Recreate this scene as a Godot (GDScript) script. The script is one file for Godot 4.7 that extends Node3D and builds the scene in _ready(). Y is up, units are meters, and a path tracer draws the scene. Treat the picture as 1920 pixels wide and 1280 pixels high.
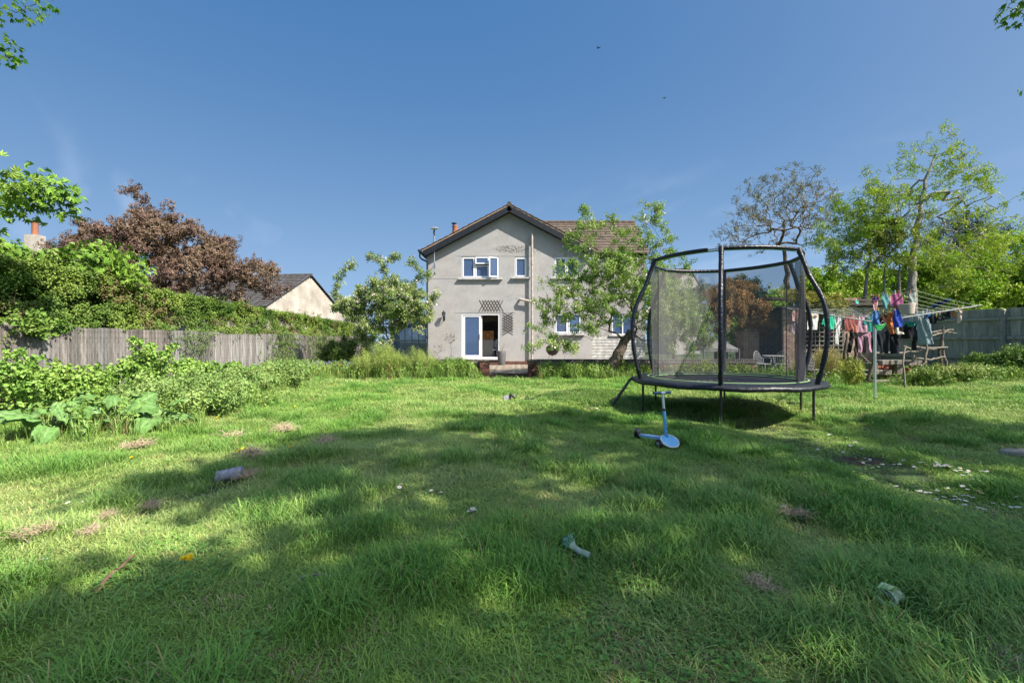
extends Node3D
# A back garden in May: lawn, trampoline, rotary dryer, apple trees, rendered house. Metres, y up; the camera stands over the origin and looks along -z.

var M := {}
var T := {}
var L := {}
var taken := {}
var hills := FastNoiseLite.new()
var patch := FastNoiseLite.new()
const UP := Vector3(0, 1, 0)


class Geo:
	var v := PackedVector3Array()
	var n := PackedVector3Array()
	var c := PackedColorArray()
	var ix := PackedInt32Array()
	var col := Color(1, 1, 1)

	func tri(a: Vector3, b: Vector3, d: Vector3) -> void:
		var nn := (b - a).cross(d - a).normalized()
		var k := v.size()
		v.push_back(a); v.push_back(b); v.push_back(d)
		for i in 3:
			n.push_back(nn)
			c.push_back(col)
		ix.push_back(k); ix.push_back(k + 2); ix.push_back(k + 1)

	func quad(a: Vector3, b: Vector3, d: Vector3, e: Vector3) -> void:
		var nn := (d - a).cross(e - b).normalized()
		var k := v.size()
		v.push_back(a); v.push_back(b); v.push_back(d); v.push_back(e)
		for i in 4:
			n.push_back(nn)
			c.push_back(col)
		ix.push_back(k); ix.push_back(k + 2); ix.push_back(k + 1)
		ix.push_back(k); ix.push_back(k + 3); ix.push_back(k + 2)

	func out(pts: Array, mid: Vector3) -> void:
		var cc := Vector3.ZERO
		for p in pts:
			cc += p
		cc /= pts.size()
		var nn: Vector3 = (pts[1] - pts[0]).cross(pts[2] - pts[0])
		if nn.dot(cc - mid) < 0.0:
			pts.reverse()
		if pts.size() == 3:
			tri(pts[0], pts[1], pts[2])
		else:
			quad(pts[0], pts[1], pts[2], pts[3])

	func corner(at: Vector3, turn: Basis, h: Vector3, b: float, s: Vector3, face: int) -> Vector3:
		var q := Vector3(s.x * (h.x - b), s.y * (h.y - b), s.z * (h.z - b))
		q[face] = s[face] * h[face]
		return at + turn * q

	func box(at: Vector3, size: Vector3, turn := Basis(), bevel := 0.0) -> void:
		var h := size / 2.0
		var b := minf(bevel, minf(h.x, minf(h.y, h.z)) * 0.8)
		for ax in 3:
			var a2 := (ax + 1) % 3
			var a3 := (ax + 2) % 3
			for s in [-1.0, 1.0]:
				var pts := []
				for uv in [[-1.0, -1.0], [1.0, -1.0], [1.0, 1.0], [-1.0, 1.0]]:
					var sv := Vector3.ZERO
					sv[ax] = s
					sv[a2] = uv[0]
					sv[a3] = uv[1]
					pts.append(corner(at, turn, h, b, sv, ax))
				out(pts, at)
			if b > 0.0:
				for s2 in [-1.0, 1.0]:
					for s3 in [-1.0, 1.0]:
						var lo := Vector3.ZERO
						lo[ax] = -1.0
						lo[a2] = s2
						lo[a3] = s3
						var hi := lo
						hi[ax] = 1.0
						out([corner(at, turn, h, b, lo, a2), corner(at, turn, h, b, hi, a2), corner(at, turn, h, b, hi, a3), corner(at, turn, h, b, lo, a3)], at)
		if b > 0.0:
			for sx in [-1.0, 1.0]:
				for sy in [-1.0, 1.0]:
					for sz in [-1.0, 1.0]:
						var sv := Vector3(sx, sy, sz)
						out([corner(at, turn, h, b, sv, 0), corner(at, turn, h, b, sv, 1), corner(at, turn, h, b, sv, 2)], at)

	func ring(at: Vector3, x: Vector3, y: Vector3, rx: float, ry: float, sides: int) -> int:
		var k := v.size()
		for i in sides:
			var a := TAU * i / sides
			var nn := (x * cos(a) / maxf(rx, 1e-4) + y * sin(a) / maxf(ry, 1e-4)).normalized()
			v.push_back(at + x * cos(a) * rx + y * sin(a) * ry)
			n.push_back(nn)
			c.push_back(col)
		return k

	func bridge(k0: int, k1: int, sides: int) -> void:
		for i in sides:
			var j := (i + 1) % sides
			ix.push_back(k0 + i); ix.push_back(k1 + j); ix.push_back(k0 + j)
			ix.push_back(k0 + i); ix.push_back(k1 + i); ix.push_back(k1 + j)

	func fan(at: Vector3, x: Vector3, y: Vector3, rx: float, ry: float, sides: int, up: Vector3) -> void:
		var k := v.size()
		v.push_back(at); n.push_back(up); c.push_back(col)
		for i in sides:
			var a := TAU * i / sides
			v.push_back(at + x * cos(a) * rx + y * sin(a) * ry)
			n.push_back(up); c.push_back(col)
		var flip := x.cross(y).dot(up) < 0.0
		for i in sides:
			var p := k + 1 + i
			var q := k + 1 + (i + 1) % sides
			ix.push_back(k)
			ix.push_back(p if flip else q)
			ix.push_back(q if flip else p)

	# a tube along pts with a radius for each point
	func tube(pts: Array, radii: Array, sides := 8, caps := true, flat := 1.0) -> void:
		var m := pts.size()
		var dir: Vector3 = (pts[1] - pts[0]).normalized()
		var x := dir.cross(Vector3(0, 1, 0))
		if x.length() < 0.1:
			x = dir.cross(Vector3(1, 0, 0))
		x = x.normalized()
		var last := -1
		for i in m:
			if i > 0 and i < m - 1:
				dir = (pts[i + 1] - pts[i - 1]).normalized()
			elif i == m - 1:
				dir = (pts[i] - pts[i - 1]).normalized()
			x = (x - dir * x.dot(dir)).normalized()
			var y := dir.cross(x)
			var r: float = radii[i] if i < radii.size() else radii[radii.size() - 1]
			if caps and (i == 0 or i == m - 1):
				fan(pts[i], x, y, r, r * flat, sides, -dir if i == 0 else dir)
			var k := ring(pts[i], x, y, r, r * flat, sides)
			if last >= 0:
				bridge(last, k, sides)
			last = k

	func rod(a: Vector3, b: Vector3, r: float, sides := 8, r2 := -1.0) -> void:
		tube([a, b], [r, r if r2 < 0.0 else r2], sides)

	# profile points (radius, height) turned round a line through at along turn.y
	func lathe(at: Vector3, prof: Array, sides := 20, turn := Basis(), sx := 1.0, sz := 1.0) -> void:
		var last := -1
		var m := prof.size()
		for i in m:
			var p: Vector2 = prof[i]
			var q0: Vector2 = prof[maxi(i - 1, 0)]
			var q1: Vector2 = prof[mini(i + 1, m - 1)]
			var t := (q1 - q0).normalized()
			var k := v.size()
			for j in sides:
				var a := TAU * j / sides
				var o := Vector3(cos(a) * sx, 0, sin(a) * sz)
				v.push_back(at + turn * (o * p.x + Vector3(0, p.y, 0)))
				n.push_back((turn * (Vector3(cos(a) * t.y, -t.x, sin(a) * t.y))).normalized())
				c.push_back(col)
			if last >= 0:
				for j in sides:
					var j2 := (j + 1) % sides
					ix.push_back(last + j); ix.push_back(last + j2); ix.push_back(k + j2)
					ix.push_back(last + j); ix.push_back(k + j2); ix.push_back(k + j)
			last = k

	# a sheet of points, rows by columns, smooth; shut both faces are drawn by the tracer
	func sheet(pts: Array, rows: int, cols: int) -> void:
		var k := v.size()
		for r in rows:
			for q in cols:
				var a: Vector3 = pts[r * cols + maxi(q - 1, 0)]
				var b: Vector3 = pts[r * cols + mini(q + 1, cols - 1)]
				var d: Vector3 = pts[maxi(r - 1, 0) * cols + q]
				var e: Vector3 = pts[mini(r + 1, rows - 1) * cols + q]
				v.push_back(pts[r * cols + q])
				n.push_back((b - a).cross(e - d).normalized())
				c.push_back(col)
		for r in rows - 1:
			for q in cols - 1:
				var i0 := k + r * cols + q
				ix.push_back(i0); ix.push_back(i0 + cols + 1); ix.push_back(i0 + 1)
				ix.push_back(i0); ix.push_back(i0 + cols); ix.push_back(i0 + cols + 1)

	# a flat outline pushed out along z by depth, set in place by xf
	func slab(outline: PackedVector2Array, depth: float, xf: Transform3D) -> void:
		var poly := outline
		var area := 0.0
		for i in poly.size():
			area += poly[i].cross(poly[(i + 1) % poly.size()])
		if area < 0.0:
			poly.reverse()
		var t := Geometry2D.triangulate_polygon(poly)
		for i in range(0, t.size(), 3):
			var a := poly[t[i]]
			var b := poly[t[i + 1]]
			var d := poly[t[i + 2]]
			if (b - a).cross(d - a) < 0.0:
				var s := b
				b = d
				d = s
			tri(xf * Vector3(a.x, a.y, depth), xf * Vector3(b.x, b.y, depth), xf * Vector3(d.x, d.y, depth))
			tri(xf * Vector3(a.x, a.y, 0), xf * Vector3(d.x, d.y, 0), xf * Vector3(b.x, b.y, 0))
		for i in poly.size():
			var a := poly[i]
			var b := poly[(i + 1) % poly.size()]
			quad(xf * Vector3(a.x, a.y, 0), xf * Vector3(b.x, b.y, 0), xf * Vector3(b.x, b.y, depth), xf * Vector3(a.x, a.y, depth))

	func mesh(m: Material = null) -> ArrayMesh:
		var arr := []
		arr.resize(Mesh.ARRAY_MAX)
		arr[Mesh.ARRAY_VERTEX] = v
		arr[Mesh.ARRAY_NORMAL] = n
		arr[Mesh.ARRAY_COLOR] = c
		arr[Mesh.ARRAY_INDEX] = ix
		var am := ArrayMesh.new()
		am.add_surface_from_arrays(Mesh.PRIMITIVE_TRIANGLES, arr)
		if m:
			am.surface_set_material(0, m)
		return am


class Scatter:
	var b := PackedFloat32Array()
	var count := 0

	func add(t: Transform3D, c: Color) -> void:
		var q := t.basis
		b.append_array(PackedFloat32Array([q.x.x, q.y.x, q.z.x, t.origin.x, q.x.y, q.y.y, q.z.y, t.origin.y, q.x.z, q.y.z, q.z.z, t.origin.z, c.r, c.g, c.b, 1.0]))
		count += 1


func rnd(s: int) -> RandomNumberGenerator:
	var r := RandomNumberGenerator.new()
	r.seed = s
	return r


func numbered(called: String) -> String:
	var k: int = taken.get(called, 0)
	taken[called] = k + 1
	return called if k == 0 else "%s_%03d" % [called, k]


func tag(o: Node3D, label: String, category: String, group := "", kind := "") -> Node3D:
	if label:
		o.set_meta("label", label)
	if category:
		o.set_meta("category", category)
	if group:
		o.set_meta("group", group)
	if kind:
		o.set_meta("kind", kind)
	return o


func thing(called: String, label: String, category: String, at := Vector3.ZERO, turn := 0.0, group := "") -> Node3D:
	var o := Node3D.new()
	o.name = numbered(called)
	add_child(o)
	o.position = at
	o.rotation.y = turn
	tag(o, label, category, group)
	return o


func put(called: String, m: Mesh, mat: Material, parent: Node3D = null, xf := Transform3D()) -> MeshInstance3D:
	var o := MeshInstance3D.new()
	o.name = numbered(called) if parent == null else called
	o.mesh = m
	if mat:
		o.material_override = mat
	o.transform = xf
	if parent:
		parent.add_child(o, true)
	else:
		add_child(o)
	return o


func obj(called: String, g: Geo, mat: Material, parent: Node3D = null) -> MeshInstance3D:
	return put(called, g.mesh(), mat, parent)


func struct(called: String, g: Geo, mat: Material) -> MeshInstance3D:
	var o := obj(called, g, mat)
	o.set_meta("kind", "structure")
	return o


func strew(called: String, m: Mesh, mat: Material, s: Scatter, parent: Node3D = null) -> MultiMeshInstance3D:
	var mm := MultiMesh.new()
	mm.transform_format = MultiMesh.TRANSFORM_3D
	mm.use_colors = true
	mm.mesh = m
	mm.instance_count = s.count
	mm.buffer = s.b
	var o := MultiMeshInstance3D.new()
	o.name = numbered(called) if parent == null else called
	o.multimesh = mm
	o.material_override = mat
	o.set_meta("kind", "stuff")
	if parent:
		parent.add_child(o, true)
	else:
		add_child(o)
	return o


func copy(o: Node3D, called: String, label: String, at: Vector3, turn := 0.0) -> Node3D:
	var d: Node3D = o.duplicate()
	d.name = numbered(called)
	add_child(d)
	d.position = at
	d.rotation.y = turn
	d.set_meta("label", label)
	return d


func lin(r: float, g: float, b: float) -> Color:
	return Color(r, g, b).linear_to_srgb()


func ground(x: float, z: float) -> float:
	var d := -z
	var h := hills.get_noise_2d(x * 1.0, z * 1.0) * 0.10
	h -= 0.10 * exp(-(pow((x - 3.9) / 2.0, 2.0) + pow((z + 7.4) / 1.6, 2.0)))
	h += 0.28 * smoothstep(9.5, 14.0, x)
	h -= 0.11 * smoothstep(2.9, 3.7, x) * (1.0 - smoothstep(5.0, 7.0, x)) * smoothstep(1.5, 3.0, d) * (1.0 - smoothstep(5.5, 8.0, d))
	h *= 1.0 - smoothstep(13.5, 15.5, d) * (1.0 - smoothstep(9.0, 10.5, x))
	return h


func on(x: float, z: float) -> Vector3:
	return Vector3(x, ground(x, z), z)


func basis_to(dir: Vector3, spin := 0.0) -> Basis:   # y along dir
	var y := dir.normalized()
	var x := y.cross(Vector3(0.3, 0.1, 0.95))
	if x.length() < 0.05:
		x = y.cross(Vector3(1, 0, 0))
	x = x.normalized()
	return Basis(x, y, x.cross(y)) * Basis(UP, spin)


# ---------------------------------------------------------------- textures and materials
func noise_image(s: int, freq: float, octaves: int, size: int) -> Image:
	var f := FastNoiseLite.new()
	f.seed = s
	f.noise_type = FastNoiseLite.TYPE_SIMPLEX_SMOOTH
	f.frequency = freq
	f.fractal_octaves = octaves
	return f.get_seamless_image(size, size)


func ramp_texture(a: Image, b: Image, lo: Color, hi: Color, mix_b := 0.4) -> ImageTexture:
	var s := a.get_width()
	var im := Image.create(s, s, false, Image.FORMAT_RGB8)
	for y in s:
		for x in s:
			var k := a.get_pixel(x, y).r * (1.0 - mix_b) + b.get_pixel((x * 3) % s, (y * 3) % s).r * mix_b
			im.set_pixel(x, y, lo.lerp(hi, clampf((k - 0.2) / 0.6, 0.0, 1.0)))
	return ImageTexture.create_from_image(im)


func mk(key: String, c: Color, rough: float, tex: Texture2D = null, scale := Vector3.ONE, bump: Texture2D = null, bump_cm := 0.0) -> StandardMaterial3D:
	var m := StandardMaterial3D.new()
	m.resource_name = key
	m.albedo_color = c
	m.roughness = rough
	m.vertex_color_use_as_albedo = true
	m.cull_mode = BaseMaterial3D.CULL_DISABLED
	if tex or bump:
		m.uv1_triplanar = true
		m.uv1_world_triplanar = true
		m.uv1_scale = scale
	if tex:
		m.albedo_texture = tex
	if bump:
		m.heightmap_enabled = true
		m.heightmap_texture = bump
		m.heightmap_scale = bump_cm
	M[key] = m
	return m


func make_materials() -> void:
	var a := noise_image(3, 0.012, 4, 256)
	var b := noise_image(9, 0.06, 3, 256)
	T.mottle = ramp_texture(a, b, Color(0.72, 0.71, 0.70), Color(1, 1, 1))
	T.strong = ramp_texture(a, b, Color(0.45, 0.44, 0.42), Color(1, 1, 1), 0.5)
	T.fine = ImageTexture.create_from_image(b)
	T.coarse = ImageTexture.create_from_image(a)
	var lichen := ramp_texture(a, b, Color(0.60, 0.56, 0.50), Color(1.0, 0.98, 0.94), 0.55)
	# weathered render: faint mottling, a patch of dark lichen under the gable and thin drips below the sills
	var w := Image.create(1024, 1024, false, Image.FORMAT_RGB8)
	var n1 := FastNoiseLite.new()
	n1.seed = 5
	n1.frequency = 0.011
	n1.fractal_octaves = 5
	var n2 := FastNoiseLite.new()
	n2.seed = 8
	n2.frequency = 0.07
	n2.fractal_octaves = 4
	for y in 1024:
		for x in 1024:
			var k := 0.965 + 0.06 * n1.get_noise_2d(x, y * 1.6) + 0.035 * n2.get_noise_2d(x, y) + 0.02 * n2.get_noise_2d(x * 1.6 + 500, y * 0.3)
			var u := x / 1024.0 * 14.0 - 5.0      # metres along the wall
			var h := 9.0 - y / 1024.0 * 14.0      # metres up
			var e := pow((u + 0.05) / 0.85, 2.0) + pow((h - 5.68) / 0.20, 2.0)
			var spot := clampf(1.25 - e, 0.0, 1.0) * clampf(n2.get_noise_2d(x * 2.2, y * 1.6) * 2.6 + 0.35, 0.0, 1.0)
			var e2 := pow((u - 0.9) / 0.6, 2.0) + pow((h - 5.6) / 0.28, 2.0)
			spot = maxf(spot, 0.6 * clampf(1.0 - e2, 0.0, 1.0) * clampf(n2.get_noise_2d(x * 2.0 + 90, y) * 2.4, 0.0, 1.0))
			var e3 := pow((u - 0.1) / 0.8, 2.0) + pow((h - 3.35) / 0.2, 2.0)
			spot = maxf(spot, 0.35 * clampf(1.0 - e3, 0.0, 1.0) * clampf(n2.get_noise_2d(x * 1.4 + 40, y) * 2.4, 0.0, 1.0))
			var warm := 0.02 * n1.get_noise_2d(x + 300, y)
			w.set_pixel(x, y, Color(k + warm, k, k - warm).lerp(Color(0.42, 0.40, 0.38), spot * 0.75))
	T.render = ImageTexture.create_from_image(w)

	var wall := mk("render", lin(0.385, 0.374, 0.366), 0.9, T.render, Vector3(1.0 / 14.0, 1.0 / 14.0, 1.0 / 14.0))
	wall.uv1_offset = Vector3(5.0 / 14.0, -9.0 / 14.0, 0.0)
	mk("render_plain", lin(0.385, 0.374, 0.366), 0.9, T.mottle, Vector3.ONE * 0.3)
	mk("cream_wall", lin(0.60, 0.55, 0.475), 0.9, T.mottle, Vector3.ONE * 0.25)
	mk("white", lin(0.70, 0.71, 0.73), 0.35)
	mk("white_paint", lin(0.55, 0.55, 0.54), 0.6, T.mottle, Vector3.ONE)
	mk("black_paint", lin(0.013, 0.016, 0.023), 0.45, T.mottle, Vector3.ONE)
	mk("black_metal", lin(0.018, 0.018, 0.020), 0.4)
	mk("tiles", lin(0.160, 0.134, 0.124), 0.9, lichen, Vector3.ONE * 0.9, T.fine, 0.5)
	mk("slates", lin(0.155, 0.15, 0.155), 0.75, T.strong, Vector3.ONE * 0.8, T.fine, 0.4)
	mk("brick", lin(1, 1, 1), 0.95, T.mottle, Vector3.ONE * 3.0, T.fine, 0.5)
	mk("mortar", lin(0.36, 0.33, 0.28), 0.95, T.mottle, Vector3.ONE * 2.0)
	mk("stone", lin(1, 1, 1), 0.9, T.strong, Vector3.ONE * 1.2, T.fine, 0.4)
	mk("soil", lin(0.12, 0.19, 0.055), 1.0, T.strong, Vector3.ONE * 0.7, T.coarse, 4.0)
	mk("field", lin(0.06, 0.10, 0.025), 1.0, T.strong, Vector3.ONE * 0.1)
	mk("bare_soil", lin(0.12, 0.085, 0.06), 1.0, T.strong, Vector3.ONE * 2.0, T.fine, 2.0)
	mk("board", lin(1, 1, 1), 0.9, T.strong, Vector3(2.6, 0.22, 2.6), T.fine, 0.5)
	mk("fence_dark", lin(1, 1, 1), 0.9, T.mottle, Vector3(4.0, 0.5, 4.0), T.fine, 0.4)
	mk("concrete", lin(0.30, 0.31, 0.30), 0.9, T.mottle, Vector3.ONE * 2.0, T.fine, 0.3)
	mk("bark", lin(1, 1, 1), 0.95, T.strong, Vector3(3.0, 1.2, 3.0), T.fine, 1.5)
	mk("stick", lin(1, 1, 1), 0.9, T.strong, Vector3.ONE * 3.0, T.fine, 0.6)
	mk("plain", lin(1, 1, 1), 0.85)
	mk("plastic", lin(1, 1, 1), 0.35)
	mk("cloth", lin(1, 1, 1), 0.95, T.mottle, Vector3.ONE * 6.0)
	mk("satin", lin(1, 1, 1), 0.4, T.strong, Vector3.ONE * 9.0)
	mk("pad", lin(0.016, 0.019, 0.027), 0.42, T.mottle, Vector3.ONE * 3.0, T.coarse, 0.6)
	mk("sleeve", lin(0.007, 0.010, 0.020), 0.42, T.mottle, Vector3.ONE * 4.0, T.coarse, 0.7)
	mk("mat_fabric", lin(0.03, 0.031, 0.036), 0.5, T.mottle, Vector3.ONE * 2.0)
	mk("lime", lin(0.20, 0.34, 0.15), 0.6)
	mk("clay", lin(0.42, 0.17, 0.09), 0.85, T.mottle, Vector3.ONE * 3.0)
	mk("planter_grey", lin(0.17, 0.17, 0.18), 0.6, T.mottle, Vector3.ONE * 3.0)
	var al := mk("aluminium", lin(0.62, 0.64, 0.67), 0.35)
	al.metallic = 0.85
	var gl := mk("glass", Color(0.30, 0.39, 0.54, 0.62), 0.03)  # pale blue albedo paints part of the sky reflection into the panes
	gl.transparency = BaseMaterial3D.TRANSPARENCY_ALPHA
	gl.metallic_specular = 1.0
	var net := mk("net", Color(lin(0.14, 0.14, 0.14), 0.47), 0.9)
	net.transparency = BaseMaterial3D.TRANSPARENCY_ALPHA
	var fold := mk("net_fold", Color(lin(0.07, 0.07, 0.075), 0.62), 0.9)
	fold.transparency = BaseMaterial3D.TRANSPARENCY_ALPHA
	var pvc := mk("cord", lin(0.46, 0.49, 0.42), 0.5)
	pvc.rim_enabled = false
	for k in [["grass", 0.45, Color(0.42, 0.5, 0.16), 0.75], ["leaf", 0.45, Color(0.40, 0.48, 0.14), 0.70], ["leaf_shiny", 0.40, Color(0.28, 0.36, 0.11), 0.6], ["leaf_thin", 0.5, Color(0.75, 1.0, 0.22), 0.7], ["leaf_fresh", 0.5, Color(0.6, 0.75, 0.2), 0.7], ["petal", 0.6, Color(0.4, 0.4, 0.4), 0.3]]:
		var m := mk(k[0], lin(1, 1, 1), k[1])
		m.backlight_enabled = true
		m.backlight = k[2]
		m.metallic_specular = 0.33


func more_materials() -> void:
	mk("cream_pipe", lin(0.58, 0.53, 0.48), 0.5, T.mottle, Vector3.ONE)
	mk("brick_red", lin(0.24, 0.11, 0.075), 0.9, T.strong, Vector3.ONE * 3.0)
	mk("grey_roof", lin(0.28, 0.29, 0.31), 0.7, T.mottle, Vector3.ONE)
	mk("grey_metal", lin(0.17, 0.19, 0.20), 0.5)
	mk("clay_pale", lin(0.55, 0.38, 0.26), 0.85, T.mottle, Vector3.ONE * 3.0)
	mk("black_gloss", lin(0.012, 0.013, 0.016), 0.15)
	mk("grey_canvas", lin(0.30, 0.30, 0.31), 0.9, T.mottle, Vector3.ONE * 2.0)
	mk("iron", lin(0.10, 0.10, 0.105), 0.6)
	mk("pale_iron", lin(0.42, 0.42, 0.43), 0.6)
	mk("iron_grey", lin(0.22, 0.23, 0.25), 0.6)
	mk("print_grey", lin(0.16, 0.16, 0.17), 0.7)
	mk("print_cloth", lin(1, 1, 1), 0.95, T.strong, Vector3.ONE * 14.0)
	var dm := mk("dull_metal", lin(0.21, 0.22, 0.24), 0.55)
	dm.metallic = 0.3
	var hem := mk("net_hem", lin(0.10, 0.10, 0.105), 0.9)
	hem.cull_mode = BaseMaterial3D.CULL_DISABLED


# clear air: deep blue overhead, paler towards the horizon and towards the sun's side, with thin wisps of cirrus
func sky_picture(towards_sun: Vector3) -> ImageTexture:
	var n := FastNoiseLite.new()
	n.seed = 33
	n.frequency = 1.1
	n.fractal_octaves = 5
	n.domain_warp_enabled = true
	n.domain_warp_amplitude = 0.6
	n.domain_warp_frequency = 0.7
	var im := Image.create(1024, 512, false, Image.FORMAT_RGBF)
	for y in 512:
		var up := (0.5 - (y + 0.5) / 512.0) * PI
		for x in 1024:
			var u := (x + 0.5) / 1024.0 * TAU
			var d := Vector3(cos(up) * sin(u), sin(up), -cos(up) * cos(u))
			var c := Color(0.13, 0.17, 0.12)
			if d.y > -0.01:
				var k := pow(1.0 - maxf(d.y, 0.0), 3.2)
				c = Color(0.026, 0.093, 0.225).lerp(Color(0.215, 0.325, 0.465), k)
				var s := d.dot(towards_sun)
				var glow := pow(0.5 + 0.5 * s, 7.0) * 0.32 + pow(0.5 + 0.5 * s, 16.0) * 0.5 + 0.7 * exp((s - 1.0) * 26.0)
				c += Color(glow, glow * 0.98, glow * 0.92)
				var p := d / (maxf(d.y, 0.0) + 0.25)
				var w := n.get_noise_2d(p.x * 0.55 + p.z * 0.9, p.z * 3.0 - p.x * 3.6)
				var m := n.get_noise_2d(p.x * 0.8 + 20.0, p.z * 0.8 + 7.0)
				var a := clampf(w * 1.5 - 0.05, 0.0, 1.0) * clampf(m * 2.0 + 0.15, 0.0, 1.0) * smoothstep(0.02, 0.15, up) * (1.0 - smoothstep(0.2, 0.45, up))
				c += Color(0.075, 0.07, 0.065) * a
			im.set_pixel(x, y, c)
	return ImageTexture.create_from_image(im)


func _ready() -> void:
	# camera, sky, sun, exposure
	var cam := Camera3D.new()
	cam.name = "camera"
	add_child(cam)
	cam.position = Vector3(0, 1.25, 0)
	cam.fov = 73.74
	cam.near = 0.05
	cam.far = 900.0
	var sky := PanoramaSkyMaterial.new()
	sky.panorama = sky_picture(Vector3(1.5, 1.9, 1.0).normalized())
	var env := Environment.new()
	env.background_mode = Environment.BG_SKY
	env.sky = Sky.new()
	env.sky.sky_material = sky
	env.background_energy_multiplier = 1.0
	env.tonemap_mode = Environment.TONE_MAPPER_LINEAR
	env.tonemap_exposure = 2.05
	env.sdfgi_enabled = true
	env.ssao_enabled = true
	env.ssil_enabled = true
	var we := WorldEnvironment.new()
	we.name = "world"
	we.environment = env
	add_child(we)
	var sun := DirectionalLight3D.new()
	sun.name = "sun"
	sun.light_energy = 1.5
	sun.light_color = Color(1.0, 0.965, 0.915)
	sun.light_angular_distance = 0.55
	sun.shadow_enabled = true
	add_child(sun)
	sun.look_at_from_position(Vector3.ZERO, Vector3(-1.5, -1.9, -1.0))

	make_materials()
	more_materials()
	make_sprigs()
	make_lawn()
	make_house()
	make_wall_and_patio()
	make_neighbours()
	make_fences()
	make_outbuilding()
	make_house_fittings()
	make_trees()
	make_hedge()
	make_borders()
	make_trampoline()
	make_dryer()
	make_washing()
	make_rustic()
	make_furniture()
	make_scooter()
	make_lawn_things()
	make_flowers()
	make_birds()


# ---------------------------------------------------------------- leaves and trees
func leaf(g: Geo, at: Vector3, dir: Vector3, up: Vector3, length: float, width: float) -> void:
	var side := dir.cross(up).normalized()
	var lift := side.cross(dir).normalized()
	var mid := at + dir * length * 0.45 
	var a := mid + side * width * 0.5 + lift * width * 0.16
	var b := mid - side * width * 0.5 + lift * width * 0.16
	var tip := at + dir * length - lift * length * 0.10
	g.tri(at, a, tip)
	g.tri(at, tip, b)


# a sprig: leaves set round a short twig that points along y
func sprig(s: int, count: int, twig: float, length: float, width: float, droop := 0.2) -> ArrayMesh:
	var r := rnd(s)
	var g := Geo.new()
	for i in count:
		var t := (i + 0.5) / count
		var a := i * 2.4 + r.randf_range(-0.5, 0.5)
		var out := Vector3(cos(a), r.randf_range(-1.15, 0.75) - droop * 0.6, sin(a)).normalized()
		var k := r.randf_range(0.78, 1.2)
		g.col = Color(k * r.randf_range(0.95, 1.12), k, k * r.randf_range(0.85, 1.1))
		var at := Vector3(r.randf_range(-1, 1), (t - 0.3) * 2.0, r.randf_range(-1, 1)) * twig * Vector3(0.35, 0.6, 0.35)
		leaf(g, at, out, (UP * 0.8 + Vector3(cos(a), 0, sin(a)) * 0.7 + Vector3(r.randf_range(-0.6, 0.6), 0, r.randf_range(-0.6, 0.6))).normalized(), length * r.randf_range(0.7, 1.15), width * r.randf_range(0.8, 1.15))
	return g.mesh()


# leaves in fives spread like the fingers of a hand
func palmate(s: int, hands: int, twig: float, length: float, width: float) -> ArrayMesh:
	var r := rnd(s)
	var g := Geo.new()
	for i in hands:
		var a := i * 2.4
		var at := Vector3(cos(a) * twig, r.randf_range(-0.4, 0.5) * twig, sin(a) * twig)
		var up := Vector3(cos(a) * 0.4, 1, sin(a) * 0.4).normalized()
		var k := r.randf_range(0.8, 1.2)
		g.col = Color(k, k, k * 0.95)
		for f in 5:
			var b := a + (f - 2) * 0.62
			leaf(g, at, Vector3(cos(b), -0.25, sin(b)).normalized(), up, length * (1.0 - 0.12 * absf(f - 2)), width)
	return g.mesh()


func blossom_mesh(s: int) -> ArrayMesh:
	var r := rnd(s)
	var g := Geo.new()
	for i in 5:
		var at := Vector3(r.randf_range(-1, 1), r.randf_range(-0.6, 1), r.randf_range(-1, 1)) * 0.05
		var q := basis_to(Vector3(r.randf_range(-1, 1), 0.8, r.randf_range(-1, 1)))
		for p in 5:
			var a := TAU * p / 5.0
			var k := r.randf_range(0.9, 1.0)
			g.col = Color(k, k * r.randf_range(0.86, 0.97), k * 0.92)
			var d := q * Vector3(cos(a), 0.25, sin(a))
			leaf(g, at, d, q.y, 0.026, 0.024)
	return g.mesh()


func in_blob(r: RandomNumberGenerator, blob: Array, shell := 0.4) -> Vector3:
	var d := Vector3(r.randfn(), r.randfn(), r.randfn()).normalized()
	var k := pow(r.randf(), shell)
	var e: Vector3 = blob[1]
	return blob[0] + d * k * e


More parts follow.
